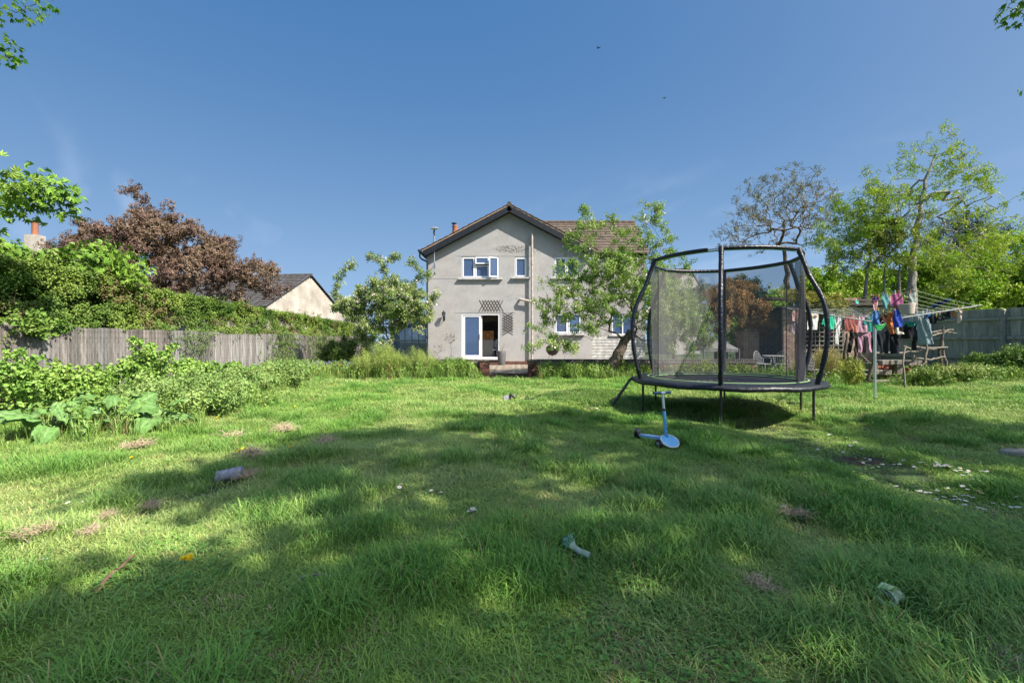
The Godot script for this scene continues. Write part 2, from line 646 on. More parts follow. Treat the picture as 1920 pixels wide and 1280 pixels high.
# Grows limbs from a trunk to every target; returns [tips, directions] where leaves may sit.
func limbs(root: Node3D, trunk: Array, r0: float, targets: Array, mat: Material, bark: Color, r: RandomNumberGenerator, step := 0.3, arch := 0.12, twig_r := 0.004, wig := 0.05, called := "trunk", taper := 0.4) -> Array:
	var pos := PackedVector3Array()
	var par := PackedInt32Array()
	var fixed := PackedFloat32Array()
	for i in trunk.size():
		if i == 0:
			pos.push_back(trunk[0]); par.push_back(-1); fixed.push_back(r0)
			continue
		var a: Vector3 = trunk[i - 1]
		var b: Vector3 = trunk[i]
		var m := maxi(1, int(ceil(a.distance_to(b) / step)))
		for k in m:
			pos.push_back(a.lerp(b, (k + 1.0) / m) + Vector3(r.randf_range(-1, 1), 0, r.randf_range(-1, 1)) * r0 * 0.25)
			par.push_back(pos.size() - 2)
			fixed.push_back(r0 * lerpf(1.0, taper, (i - 1 + (k + 1.0) / m) / (trunk.size() - 1)))
	var nt := pos.size()
	var first := nt / 3
	var foot: Vector3 = trunk[trunk.size() - 1]
	var order := []
	for t in targets:
		order.append([foot.distance_to(t), t])
	order.sort_custom(func(p, q): return p[0] < q[0])
	for o in order:
		var t: Vector3 = o[1]
		var best := nt - 1
		var cost := 1e9
		for i in range(first, pos.size()):
			var dv := t - pos[i]
			var cst := dv.length() + 0.8 * maxf(0.0, pos[i].y - t.y)
			if i < nt:
				cst *= 1.15
			if cst < cost:
				cost = cst
				best = i
		var a := pos[best]
		var dist := a.distance_to(t)
		if dist < step * 0.5:
			continue
		var mid := (a + t) * 0.5 + Vector3(0, arch * dist, 0) + Vector3(r.randf_range(-1, 1), r.randf_range(-1, 1), r.randf_range(-1, 1)) * dist * 0.07
		var m := maxi(2, int(ceil(dist / step)))
		var p := best
		for k in m:
			var u := (k + 1.0) / m
			var q := a.lerp(mid, u).lerp(mid.lerp(t, u), u) + Vector3(r.randf_range(-1, 1), r.randf_range(-1, 1), r.randf_range(-1, 1)) * wig * step
			pos.push_back(q)
			par.push_back(p)
			fixed.push_back(0.0)
			p = pos.size() - 1
	var w := PackedFloat32Array()
	w.resize(pos.size())
	var kids := PackedInt32Array()
	kids.resize(pos.size())
	for i in range(pos.size() - 1, 0, -1):
		if kids[i] == 0:
			w[i] = 1.0
		w[par[i]] += w[i]
		kids[par[i]] += 1
	var g := Geo.new()
	var tips := []
	var rad := PackedFloat32Array()
	rad.resize(pos.size())
	for i in pos.size():
		rad[i] = maxf(fixed[i], minf(twig_r * pow(w[i], 0.47), r0 * 0.6))
	for i in range(1, pos.size()):
		var p := par[i]
		var ra := rad[p] if i < nt else minf(rad[p], rad[i] * 1.35)
		var dir := pos[i] - pos[p]
		var ln := dir.length()
		if ln < 0.001:
			continue
		dir /= ln
		var sides := 3 if ra < 0.012 else (5 if ra < 0.04 else 9)
		var x := dir.cross(Vector3(0.2, 0.15, 0.97)).normalized()
		var y := dir.cross(x)
		var k := r.randf_range(0.85, 1.1)
		g.col = Color(bark.r * k, bark.g * k, bark.b * k)
		var k0 := g.ring(pos[p] - dir * ra * 0.3, x, y, ra, ra, sides)
		var k1 := g.ring(pos[i], x, y, rad[i], rad[i], sides)
		g.bridge(k0, k1, sides)
		if i >= nt and w[i] <= 3.0:
			tips.append([pos[i], dir, w[i]])
	obj(called, g, mat, root)
	return tips


func leaves(root: Node3D, called: String, mesh_: Mesh, mat: Material, tips: Array, per: float, spread: float, size: float, tint: Color, vary: float, r: RandomNumberGenerator, tint2 := Color(-1, 0, 0)) -> void:
	var s := Scatter.new()
	for t in tips:
		var k := per * r.randf_range(0.4, 1.6)
		while k > r.randf():
			k -= 1.0
			var o: Vector3 = t[0] + Vector3(r.randfn(), r.randfn(), r.randfn()) * spread
			var d: Vector3 = (t[1] + Vector3(r.randf_range(-1, 1), r.randf_range(-0.4, 1), r.randf_range(-1, 1)) * 0.9).normalized()
			var c := tint
			if tint2.r >= 0.0:
				c = tint.lerp(tint2, clampf(0.5 + 0.9 * patch.get_noise_3d(o.x * 9.0, o.y * 9.0, o.z * 9.0) + r.randf_range(-0.3, 0.3), 0.0, 1.0))
			var b := 1.0 + r.randf_range(-vary, vary)
			s.add(Transform3D(basis_to(d, r.randf() * TAU).scaled(Vector3.ONE * size * r.randf_range(0.75, 1.25)), o), Color(c.r * b, c.g * b, c.b * b))
	strew(called, mesh_, mat, s, root)


func targets_in(r: RandomNumberGenerator, blobs: Array, count: int, shell := 0.45) -> Array:
	var vol := 0.0
	for b in blobs:
		vol += pow(b[1].x * b[1].y * b[1].z, 0.8)
	var out := []
	for b in blobs:
		for i in int(ceil(count * pow(b[1].x * b[1].y * b[1].z, 0.8) / vol)):
			out.append(in_blob(r, b, shell))
	return out


# ---------------------------------------------------------------- lawn
func clump(s: int, blades: int, spread: float, h: float, w: float, bend: float) -> ArrayMesh:
	var r := rnd(s)
	var g := Geo.new()
	for i in blades:
		var a := r.randf() * TAU
		var at := Vector3(cos(a), 0, sin(a)) * spread * sqrt(r.randf())
		var f := r.randf() * TAU
		var lean := Vector3(cos(f), 0, sin(f))
		var side := lean.cross(UP) * w * r.randf_range(0.7, 1.2) * 0.5
		var hh := h * r.randf_range(0.5, 1.15)
		var bb := bend * r.randf_range(0.3, 1.3)
		var k := r.randf_range(0.8, 1.2)
		g.col = Color(k * r.randf_range(0.9, 1.15), k, k * r.randf_range(0.7, 1.1))
		if r.randf() < 0.05:
			g.col = Color(2.0, 1.25, 2.2)
		var p1 := at + UP * hh * 0.45 + lean * hh * bb * 0.22
		var p2 := at + UP * hh * 0.80 + lean * hh * bb * 0.62
		var p3 := at + UP * hh * (1.0 - 0.25 * bb) + lean * hh * bb * 1.1
		g.quad(at - side, at + side, p1 + side * 0.9, p1 - side * 0.9)
		g.quad(p1 - side * 0.9, p1 + side * 0.9, p2 + side * 0.6, p2 - side * 0.6)
		g.tri(p2 - side * 0.6, p2 + side * 0.6, p3)
	return g.mesh()


func clover(s: int) -> ArrayMesh:
	var r := rnd(s)
	var g := Geo.new()
	for i in 9:
		var at := Vector3(r.randf_range(-0.05, 0.05), r.randf_range(0.005, 0.03), r.randf_range(-0.05, 0.05))
		var a := r.randf() * TAU
		var k := r.randf_range(0.8, 1.15)
		g.col = Color(k, k, k)
		for p in 3:
			leaf(g, at, Vector3(cos(a + p * 2.094), 0.15, sin(a + p * 2.094)).normalized(), UP, 0.011, 0.011)
	return g.mesh()


var flat_spots := [Vector3(0.36, -2.62, 0.12), Vector3(1.72, -2.04, 0.14), Vector3(-2.56, -4.12, 0.15), Vector3(-2.06, -2.36, 0.10), Vector3(-1.02, -2.3, 0.07), Vector3(-0.06, -9.9, 0.22), Vector3(0.34, -9.4, 0.22), Vector3(-2.70, -3.39, 0.07), Vector3(-2.88, -2.74, 0.10), Vector3(1.19, -2.18, 0.07), Vector3(1.98, -3.18, 0.07), Vector3(1.88, -1.74, 0.06), Vector3(1.8, -5.25, 0.10), Vector3(3.85, -5.05, 0.30)]


func make_lawn() -> void:
	hills.seed = 4
	hills.frequency = 0.35
	hills.fractal_octaves = 2
	patch.seed = 21
	patch.frequency = 0.05
	patch.fractal_octaves = 3
	var g := Geo.new()
	var pts := []
	var cols := 131
	var rows := 125
	for j in rows:
		for i in cols:
			var x := -15.0 + i * 0.25
			var z := 4.0 - j * 0.28
			pts.append(Vector3(x, ground(x, z), z))
	g.sheet(pts, rows, cols)
	struct("lawn_ground", g, M.soil)
	g = Geo.new()
	g.quad(Vector3(-400, -0.35, 400), Vector3(400, -0.35, 400), Vector3(400, -0.35, -400), Vector3(-400, -0.35, -400))
	struct("field_ground", g, M.field)

	var r := rnd(11)
	var kinds := [clump(1, 19, 0.08, 0.038, 0.0040, 1.8), clump(2, 19, 0.085, 0.048, 0.0044, 1.6), clump(3, 18, 0.09, 0.092, 0.0048, 1.4), clump(4, 32, 0.17, 0.048, 0.0078, 1.6), clump(5, 16, 0.10, 0.026, 0.005, 1.9)]
	var sc := []
	for k in kinds:
		sc.append(Scatter.new())
	var d := 1.35
	while d < 24.0:
		var step := 0.1 if d < 4.0 else (0.25 if d < 10.0 else 0.5)
		var half := minf(1.2 * d + 0.8, 14.5)
		var dens := 1700.0 if d < 3.0 else (1050.0 if d < 5.0 else (520.0 if d < 8.0 else (260.0 if d < 13.0 else 130.0)))
		for i in int(dens * step * half * 2.0):
			var x := r.randf_range(-half, half)
			var z := -(d + r.randf() * step)
			if x < -8.95 or (z < -15.75 and x > -4.4 and x < 9.4) or (x > -1.0 and x < 0.75 and z < -14.9) or z < -22.0 or x > 15.3 - (-z - 14.2) * 0.34:
				continue
			var pressed := false
			for q in flat_spots:
				if absf(x - q.x) < q.z and z > q.y - q.z * 0.8 and z < q.y + q.z * 2.6:
					pressed = true
			if pressed and r.randf() < 0.9:
				continue
			var n1 := patch.get_noise_2d(x * 14.0, z * 14.0)
			var n2 := patch.get_noise_2d(x * 38.0 + 200.0, z * 38.0)
			var n3 := patch.get_noise_2d(x * 5.0 - 90.0, z * 5.0 + 40.0)
			# the trodden line that runs down the right of the lawn stays short and thin
			var worn := exp(-pow((x - (3.55 + 0.12 * (-z - 4.0))) / 0.42, 2.0)) * smoothstep(2.5, 3.5, -z) * (1.0 - smoothstep(7.0, 9.0, -z))
			if worn > 0.3 and r.randf() < worn * 0.5 + n2 * 0.6:
				continue
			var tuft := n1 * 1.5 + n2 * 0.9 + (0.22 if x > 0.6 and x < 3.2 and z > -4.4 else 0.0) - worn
			var hh := r.randf_range(0.8, 1.2) * (1.0 + clampf(tuft, -0.4, 0.8) * 0.7)
			var c := Color(0.23, 0.375, 0.075).lerp(Color(0.41, 0.495, 0.18), clampf(0.35 + n3 * 1.2 + r.randf_range(-0.35, 0.35), 0.0, 1.0))
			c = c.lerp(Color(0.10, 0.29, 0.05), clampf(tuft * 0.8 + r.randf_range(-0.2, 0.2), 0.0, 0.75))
			if n2 < -0.30 and r.randf() < 0.22 or r.randf() < 0.012:
				c = Color(0.40, 0.33, 0.17)
			var b := r.randf_range(0.82, 1.18)
			c = Color(c.r * b, c.g * b, c.b * b)
			var k := 0 if r.randf() < 0.5 else 1
			if tuft > 0.5 and r.randf() < 0.5:
				k = 2
			elif worn > 0.35 or (n2 < -0.2 and r.randf() < 0.6):
				k = 4
			elif d > 8.0:
				k = 3
			var sz := r.randf_range(0.85, 1.25) * (1.0 if d < 13.0 else 1.35)
			var lean := Basis(Vector3(r.randf_range(-1, 1), 0, r.randf_range(-1, 1)).normalized(), r.randf_range(0.0, 0.25))
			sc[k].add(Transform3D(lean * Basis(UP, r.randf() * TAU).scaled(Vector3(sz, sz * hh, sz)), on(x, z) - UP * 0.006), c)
		d += step
	var o := thing("lawn_grass", "uneven mown green lawn grass with longer tufts across the garden", "grass")
	o.set_meta("kind", "stuff")
	for k in kinds.size():
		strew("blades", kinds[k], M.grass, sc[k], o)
	var wd := Scatter.new()
	for i in 7000:
		var dd := 1.4 + 9.0 * pow(r.randf(), 1.5)
		var x := r.randf_range(-1.2, 1.2) * dd
		if patch.get_noise_2d(x * 11.0 + 70.0, dd * 11.0) < -0.02 or x < -6.5:
			continue
		var b := r.randf_range(0.8, 1.15)
		wd.add(Transform3D(Basis(Vector3(1, 0, 0), r.randf_range(-0.3, 0.3)) * Basis(UP, r.randf() * TAU).scaled(Vector3.ONE * r.randf_range(0.6, 1.3)), on(x, -dd) + UP * 0.012), Color(0.15 * b, 0.30 * b, 0.06 * b))
	strew("clover", clover(6), M.leaf, wd, o)
	var tot := 0
	for k in sc:
		tot += k.count
	print("grass clumps ", tot)


# ---------------------------------------------------------------- buildings
# courses of overlapping tiles between an eave and a ridge line
func tile_slope(parent: Node3D, called: String, e0: Vector3, e1: Vector3, r0: Vector3, r1: Vector3, courses: int, tile_w: float, thick: float, mat: Material, s: int, warm := 0.12) -> void:
	var g := Geo.new()
	var r := rnd(s)
	for i in courses:
		var a := e0.lerp(r0, float(i) / courses)
		var b := e1.lerp(r1, float(i) / courses)
		var a2 := e0.lerp(r0, (i + 1.25) / courses)
		var along := (b - a).normalized()
		var up := (a2 - a).normalized()
		var nn := along.cross(up).normalized()
		if nn.y < 0.0:
			nn = -nn
		var n := maxi(1, int(round(a.distance_to(b) / tile_w)))
		var w := a.distance_to(b) / n
		var len_ := a.distance_to(a2)
		for k in n:
			var q := r.randf_range(0.78, 1.15)
			g.col = Color(q * (1.0 + r.randf_range(0, warm)), q, q * (1.0 - r.randf_range(0, warm)))
			var mid := a + along * (k + 0.5) * w + up * len_ * 0.5 + nn * (thick * 1.5 + r.randf_range(0, thick * 0.35))
			var tilt := Basis(along, up, along.cross(up)) * Basis(Vector3(1, 0, 0), thick / len_ * (-1.5 if along.cross(up).y > 0.0 else 1.5))
			g.box(mid, Vector3(w * 0.985, len_, thick), tilt)
	var o := obj(called, g, mat, parent)
	o.set_meta("kind", "stuff")


func bars(g: Geo, x0: float, x1: float, y0: float, y1: float, w: float, z: float, dep: float) -> void:
	g.box(Vector3((x0 + x1) / 2, y1 - w / 2, z), Vector3(x1 - x0, w, dep), Basis(), 0.008)
	g.box(Vector3((x0 + x1) / 2, y0 + w / 2, z), Vector3(x1 - x0, w, dep), Basis(), 0.008)
	g.box(Vector3(x0 + w / 2, (y0 + y1) / 2, z), Vector3(w, y1 - y0 - 2 * w, dep), Basis(), 0.008)
	g.box(Vector3(x1 - w / 2, (y0 + y1) / 2, z), Vector3(w, y1 - y0 - 2 * w, dep), Basis(), 0.008)


func pane(parent: Node3D, x0: float, x1: float, y0: float, y1: float, z: float) -> void:
	var g := Geo.new()
	g.box(Vector3((x0 + x1) / 2, (y0 + y1) / 2, z), Vector3(x1 - x0, y1 - y0, 0.012))
	obj("pane", g, M.glass, parent)


# a fixed light or casement: leaf frame as a part of the window with its pane
func sash(win: Node3D, x0: float, x1: float, y0: float, y1: float, z: float) -> void:
	var g := Geo.new()
	bars(g, x0, x1, y0, y1, 0.06, z, 0.07)
	obj("sash", g, M.white, win)
	pane(win, x0 + 0.05, x1 - 0.05, y0 + 0.05, y1 - 0.05, z - 0.01)


func window(house: Node3D, x0: float, x1: float, y0: float, y1: float, z: float, mullions: Array, with_sill := true) -> MeshInstance3D:
	var g := Geo.new()
	bars(g, x0, x1, y0, y1, 0.055, z - 0.07, 0.09)
	for m in mullions:
		g.box(Vector3(m, (y0 + y1) / 2, z - 0.07), Vector3(0.06, y1 - y0 - 0.11, 0.088), Basis(), 0.006)
	var w := obj("window", g, M.white, house)
	if with_sill:
		g = Geo.new()
		g.box(Vector3((x0 + x1) / 2, y0 - 0.035, z + 0.02), Vector3(x1 - x0 + 0.34, 0.07, 0.22), Basis(), 0.012)
		obj("sill", g, M.white_paint, w)
	return w


func make_house() -> void:
	var zf := -21.8
	var h := thing("rendered_house", "two storey cream rendered house with black bargeboards and open patio door", "house", Vector3.ZERO)
	# front wall: a pentagon with real openings
	var wall := CSGCombiner3D.new()
	wall.name = "front_wall"
	var p := CSGPolygon3D.new()
	p.name = "gable"
	p.polygon = PackedVector2Array([Vector2(-4.09, 0.02), Vector2(3.83, 0.02), Vector2(3.83, 5.50), Vector2(-0.13, 7.57), Vector2(-4.09, 5.50)])
	p.depth = 0.30
	p.position = Vector3(0, 0, zf)
	wall.add_child(p)
	var holes := [[-2.42, -0.62, 4.265, 5.31], [0.12, 0.71, 4.31, 5.30], [2.02, 3.20, 4.30, 5.30], [-2.43, -0.59, 0.43, 2.58], [2.04, 3.32, 1.61, 2.60]]
	for o in holes:
		var b := CSGBox3D.new()
		b.name = "opening"
		b.operation = CSGShape3D.OPERATION_SUBTRACTION
		b.size = Vector3(o[1] - o[0], o[3] - o[2], 1.0)
		b.position = Vector3((o[0] + o[1]) / 2, (o[2] + o[3]) / 2, zf - 0.15)
		wall.add_child(b, true)
	wall.material_override = M.render
	h.add_child(wall)
	var g := Geo.new()
	g.box(Vector3(-3.94, 2.76, zf - 4.30), Vector3(0.30, 5.48, 8.0))
	g.box(Vector3(-0.13, 2.76, zf - 8.45), Vector3(7.92, 5.48, 0.30))
	obj("side_wall", g, M.render_plain, h)
	g = Geo.new()
	g.box(Vector3(3.68, 2.76, zf - 0.60), Vector3(0.29, 5.46, 0.58))
	g.box(Vector3(6.46, 2.76, -25.4), Vector3(0.28, 5.48, 5.0))
	obj("side_wall", g, M.render_plain, h)
	# recessed right wing with painted boards below its window
	var wing := CSGCombiner3D.new()
	wing.name = "wing_wall"
	var wb := CSGBox3D.new()
	wb.name = "wall_block"
	wb.size = Vector3(2.80, 5.50, 0.28)
	wb.position = Vector3(5.23, 2.77, -22.74)
	wing.add_child(wb)
	var wo := CSGBox3D.new()
	wo.name = "opening"
	wo.operation = CSGShape3D.OPERATION_SUBTRACTION
	wo.size = Vector3(1.08, 1.06, 1.0)
	wo.position = Vector3(5.51, 2.10, -22.74)
	wing.add_child(wo)
	wing.material_override = M.render_plain
	h.add_child(wing)
	for i in 9:
		g = Geo.new()
		g.box(Vector3(5.24, 0.24 + i * 0.145, -22.575), Vector3(2.76, 0.155, 0.022), Basis(Vector3(1, 0, 0), -0.09), 0.003)
		obj("plank", g, M.white_paint, h)
	window(h, 4.97, 6.05, 1.57, 2.63, -22.62, [5.51])
	for k in 2:
		pane(h.get_child(h.get_child_count() - 1), 5.03 + k * 0.51, 5.48 + k * 0.51, 1.63, 2.57, -22.70)
	# floors and rooms, so that the openings look into real depth
	g = Geo.new()
	g.box(Vector3(-0.13, 0.30, -25.9), Vector3(7.6, 0.20, 7.6))
	g.box(Vector3(-0.13, 2.95, -25.9), Vector3(7.6, 0.22, 7.6))
	g.box(Vector3(-0.13, 5.62, -25.9), Vector3(7.6, 0.10, 7.6))
	obj("floor_slab", g, M.cream_wall, h)
	var iw := CSGCombiner3D.new()
	iw.name = "inner_wall"
	var ib := CSGBox3D.new()
	ib.name = "partition"
	ib.size = Vector3(4.2, 2.42, 0.15)
	ib.position = Vector3(-1.6, 1.62, -24.4)
	iw.add_child(ib)
	var arch := CSGCylinder3D.new()
	arch.name = "arch"
	arch.operation = CSGShape3D.OPERATION_SUBTRACTION
	arch.radius = 0.95
	arch.height = 1.0
	arch.sides = 32
	arch.rotation.x = PI / 2
	arch.scale = Vector3(1.0, 1.0, 0.38)
	arch.position = Vector3(-0.85, 1.98, -24.4)
	iw.add_child(arch)
	var ab := CSGBox3D.new()
	ab.name = "arch_way"
	ab.operation = CSGShape3D.OPERATION_SUBTRACTION
	ab.size = Vector3(1.9, 1.62, 1.0)
	ab.position = Vector3(-0.85, 1.19, -24.4)
	iw.add_child(ab)
	iw.material_override = M.cream_wall
	h.add_child(iw)
	g = Geo.new()
	g.box(Vector3(0.85, 1.63, -24.0), Vector3(0.15, 2.42, 4.0))
	g.box(Vector3(0.85, 4.32, -24.0), Vector3(0.15, 2.5, 4.0))
	obj("room_divider", g, M.cream_wall, h)
	# roofs
	var er := [Vector3(-4.30, 5.53, -21.40), Vector3(-0.13, 7.70, -21.40), Vector3(4.04, 5.53, -21.40)]
	tile_slope(h, "roof_tiles", er[0] + Vector3(0, 0, -6), er[0], er[1] + Vector3(0, 0, -6), er[1], 15, 0.33, 0.022, M.tiles, 5)
	tile_slope(h, "roof_tiles", er[2], er[2] + Vector3(0, 0, -6), er[1], er[1] + Vector3(0, 0, -6), 15, 0.33, 0.022, M.tiles, 6)
	tile_slope(h, "roof_tiles", Vector3(0.3, 5.55, -22.35), Vector3(6.80, 5.55, -22.35), Vector3(0.3, 7.78, -25.1), Vector3(6.80, 7.78, -25.1), 12, 0.33, 0.022, M.tiles, 7, 0.15)
	tile_slope(h, "roof_tiles", Vector3(6.80, 5.55, -27.85), Vector3(0.3, 5.55, -27.85), Vector3(6.80, 7.78, -25.1), Vector3(0.3, 7.78, -25.1), 12, 0.33, 0.035, M.tiles, 8, 0.2)
	g = Geo.new()   # the solid loft below the tiles
	g.slab(PackedVector2Array([Vector2(-4.22, 5.50), Vector2(3.96, 5.50), Vector2(-0.13, 7.63)]), 5.6, Transform3D(Basis(), Vector3(0, 0, -27.8)))
	g.slab(PackedVector2Array([Vector2(-27.7, 5.50), Vector2(-22.45, 5.50), Vector2(-25.1, 7.70)]), 6.2, Transform3D(Basis(Vector3(0, 0, 1), Vector3(0, 1, 0), Vector3(-1, 0, 0)), Vector3(6.72, 0, 0)))
	obj("roof_loft", g, M.black_paint, h)
	for k in 19:
		g = Geo.new()
		g.tube([Vector3(0.3 + k * 0.34, 7.82, -25.1), Vector3(0.3 + k * 0.34 + 0.33, 7.82, -25.1)], [0.11, 0.10], 8)
		obj("ridge_tile", g, M.tiles, h)
	for k in 16:
		g = Geo.new()
		g.tube([Vector3(-0.13, 7.73, -21.40 - k * 0.34), Vector3(-0.13, 7.73, -21.73 - k * 0.34)], [0.11, 0.10], 8)
		obj("ridge_tile", g, M.tiles, h)
	# black bargeboards with their soffits, gutters, downpipe
	for s in [-1.0, 1.0]:
		var a := Vector3(-0.13, 7.68, -21.43)
		var b := Vector3(-0.13 + s * 4.10, 5.53, -21.43)
		var dir := (b - a).normalized()
		var len_ := a.distance_to(b)
		g = Geo.new()
		var up: Vector3 = Vector3(-dir.y, dir.x, 0) * s
		var turn := Basis(dir, up, dir.cross(up))
		g.box((a + b) / 2 - up * 0.15, Vector3(len_ + 0.02, 0.26, 0.035), turn, 0.006)
		obj("bargeboard", g, M.black_paint, h)
		g = Geo.new()
		g.box((a + b) / 2 - up * 0.005 - Vector3(0, 0, 0.02), Vector3(len_ + 0.04, 0.05, 0.05), turn, 0.006)
		obj("verge_mortar", g, M.clay_pale, h)
		g = Geo.new()
		g.box((a + b) / 2 - up * 0.255 - Vector3(0, 0, 0.19), Vector3(len_, 0.025, 0.34), turn)
		obj("soffit", g, M.black_paint, h)
	g = Geo.new()
	g.tube([Vector3(-4.36, 5.50, -21.30), Vector3(-4.36, 5.47, -27.3)], [0.065], 10)
	obj("gutter", g, M.black_metal, h)
	g = Geo.new()
	g.tube([Vector3(-4.36, 5.46, -21.5), Vector3(-4.36, 5.24, -21.5), Vector3(-4.28, 5.15, -21.6), Vector3(-4.10, 5.08, -21.72), Vector3(-4.05, 5.0, -21.72), Vector3(-4.05, 1.0, -21.72), Vector3(-4.05, 0.2, -21.72)], [0.042], 10)
	for y in [4.4, 2.9, 1.4]:
		g.tube([Vector3(-4.05, y, -21.72), Vector3(-4.05, y + 0.09, -21.72)], [0.056], 10)
	obj("downpipe", g, M.black_metal, h)
	# cream soil pipe with its branch
	g = Geo.new()
	var sx := 0.954
	g.tube([Vector3(sx, 0.15, -21.64), Vector3(sx, 6.398, -21.64)], [0.055], 14)
	for y in [2.2, 3.4, 4.9]:
		g.tube([Vector3(sx, y, -21.64), Vector3(sx, y + 0.12, -21.64)], [0.068], 14)
	g.tube([Vector3(sx, 3.02, -21.64), Vector3(sx - 0.03, 3.12, -21.63), Vector3(sx - 0.12, 3.17, -21.62), Vector3(sx - 0.46, 3.23, -21.61), Vector3(sx - 0.57, 3.24, -21.66), Vector3(sx - 0.60, 3.24, -21.82)], [0.058], 12)
	obj("soil_pipe", g, M.cream_pipe, h)
	# shallow bellcast beads in the render at first floor and window head
	for bd in [[-3.33, 4.26, 1.5, 0.010], [-0.9, 5.345, 3.6, 0.014], [2.75, 5.345, 1.6, 0.014], [-1.3, 2.63, 2.9, 0.014]]:
		g = Geo.new()
		g.box(Vector3(bd[0], bd[1], zf + 0.003), Vector3(bd[2], bd[3], 0.012))
		obj("render_bead", g, M.render, h)
	# upper windows
	var w := window(h, -2.42, -0.62, 4.265, 5.31, zf, [-1.78, -1.09])
	sash(w, -2.38, -1.80, 4.31, 5.27, zf - 0.045)
	sash(w, -1.76, -1.11, 4.31, 4.90, zf - 0.045)
	g = Geo.new()   # fanlight tipped open, and the open right casement
	bars(g, -0.325, 0.325, -0.34, 0.0, 0.055, 0, 0.06)
	var fl := obj("fanlight", g, M.white, w)
	fl.transform = Transform3D(Basis(Vector3(1, 0, 0), -0.16), Vector3(-1.435, 5.28, zf + 0.01))
	pane(fl, -0.28, 0.28, -0.29, -0.05, 0)
	g = Geo.new()
	bars(g, -0.48, 0.0, -0.48, 0.48, 0.06, 0, 0.06)
	var cs := obj("casement", g, M.white, w)
	cs.transform = Transform3D(Basis(UP, 0.42), Vector3(-0.66, 4.79, zf + 0.02))
	pane(cs, -0.43, -0.05, -0.43, 0.43, 0)
	g = Geo.new()
	for k in 14:
		g.box(Vector3(-0.80, 4.36 + k * 0.065, zf - 0.25), Vector3(0.24, 0.05, 0.012), Basis(Vector3(1, 0, 0), 0.6))
	g.box(Vector3(-0.94, 4.80, zf - 0.25), Vector3(0.06, 0.95, 0.03))
	obj("shutter", g, M.white, w)
	w = window(h, 0.12, 0.71, 4.31, 5.30, zf, [])
	sash(w, 0.165, 0.665, 4.355, 5.255, zf - 0.045)
	g = Geo.new()
	for k in 4:
		g.lathe(Vector3(0.32 + k * 0.07, 4.37, zf - 0.16), [Vector2(0.0, 0), Vector2(0.025, 0), Vector2(0.025, 0.10 + 0.03 * (k % 2)), Vector2(0.012, 0.14 + 0.03 * (k % 2)), Vector2(0.0, 0.15 + 0.03 * (k % 2))], 8)
	obj("toiletries", g, M.white, w)
	w = window(h, 2.02, 3.20, 4.30, 5.30, zf, [2.61])
	sash(w, 2.06, 2.60, 4.345, 5.255, zf - 0.045)
	sash(w, 2.62, 3.16, 4.345, 5.255, zf - 0.045)
	w = window(h, 2.04, 3.32, 1.61, 2.60, zf, [2.68])
	sash(w, 2.08, 2.66, 1.655, 2.555, zf - 0.045)
	sash(w, 2.70, 3.28, 1.655, 2.555, zf - 0.045)
	# patio door: fixed left leaf, right half slid open
	g = Geo.new()
	bars(g, -2.43, -0.59, 0.43, 2.58, 0.07, zf - 0.08, 0.14)
	var d := obj("patio_door", g, M.white, h)
	g = Geo.new()
	bars(g, -2.35, -1.50, 0.50, 2.51, 0.09, zf - 0.06, 0.05)
	obj("door_leaf", g, M.white, d)
	pane(d, -2.28, -1.57, 0.57, 2.44, zf - 0.065)
	g = Geo.new()
	bars(g, -2.26, -1.44, 0.50, 2.51, 0.08, zf - 0.125, 0.045)
	obj("door_leaf", g, M.white, d)
	pane(d, -2.2, -1.5, 0.57, 2.44, zf - 0.125)
	g = Geo.new()
	g.box(Vector3(-1.55, 1.48, zf - 0.02), Vector3(0.03, 0.26, 0.03), Basis(), 0.008)
	obj("handle", g, M.aluminium, d)
	g = Geo.new()
	g.box(Vector3(-1.51, 0.40, zf + 0.04), Vector3(2.0, 0.05, 0.2), Basis(), 0.01)
	obj("threshold", g, M.white, d)
	# chimney on the left slope
	g = Geo.new()
	g.box(Vector3(-3.0, 6.45, -24.0), Vector3(0.5, 0.9, 0.5))
	var ch := obj("chimney", g, M.brick_red, h)
	g = Geo.new()
	g.lathe(Vector3(-3.0, 6.9, -24.0), [Vector2(0.17, 0), Vector2(0.15, 0.12), Vector2(0.145, 0.38), Vector2(0.165, 0.40), Vector2(0.165, 0.45), Vector2(0.12, 0.46)], 16)
	obj("chimney_pot", g, M.clay, ch)
	g = Geo.new()
	g.rod(Vector3(-3.08, 7.3, -24.0), Vector3(-3.08, 7.47, -24.0), 0.05)
	g.lathe(Vector3(-3.06, 7.46, -24.0), [Vector2(0.0, 0.0), Vector2(0.14, 0.0), Vector2(0.14, 0.03), Vector2(0.0, 0.05)], 14)
	obj("cowl", g, M.black_metal, ch)
	# brick plinth below the render
	var r := rnd(31)
	for k in 34:
		var x := -4.0 + k * 0.228
		for j in 2:
			brick(h, Vector3(x + 0.11 * j, 0.20 + j * 0.075, zf + 0.02), r, Color(0.20, 0.10, 0.075), false)


func brick(parent: Node3D, at: Vector3, r: RandomNumberGenerator, tint: Color, turned: bool, vary := 0.3) -> void:
	var q := int(r.randi() % 5)
	var key := "brick%s%d%s" % [tint.to_html(), q, "t" if turned else ""]
	if not L.has(key):
		var g := Geo.new()
		var k := 1.0 + vary * (q - 2) / 2.0
		g.col = Color(tint.r * k * (1.08 if q % 2 else 0.96), tint.g * k, tint.b * k)
		g.box(Vector3.ZERO, Vector3(0.105, 0.064, 0.217) if turned else Vector3(0.217, 0.064, 0.105), Basis(), 0.006)
		L[key] = g.mesh()
	put("brick", L[key], M.brick, parent, Transform3D(Basis(UP, r.randf_range(-0.015, 0.015)), at + Vector3(0, 0, r.randf_range(-0.004, 0.004))))


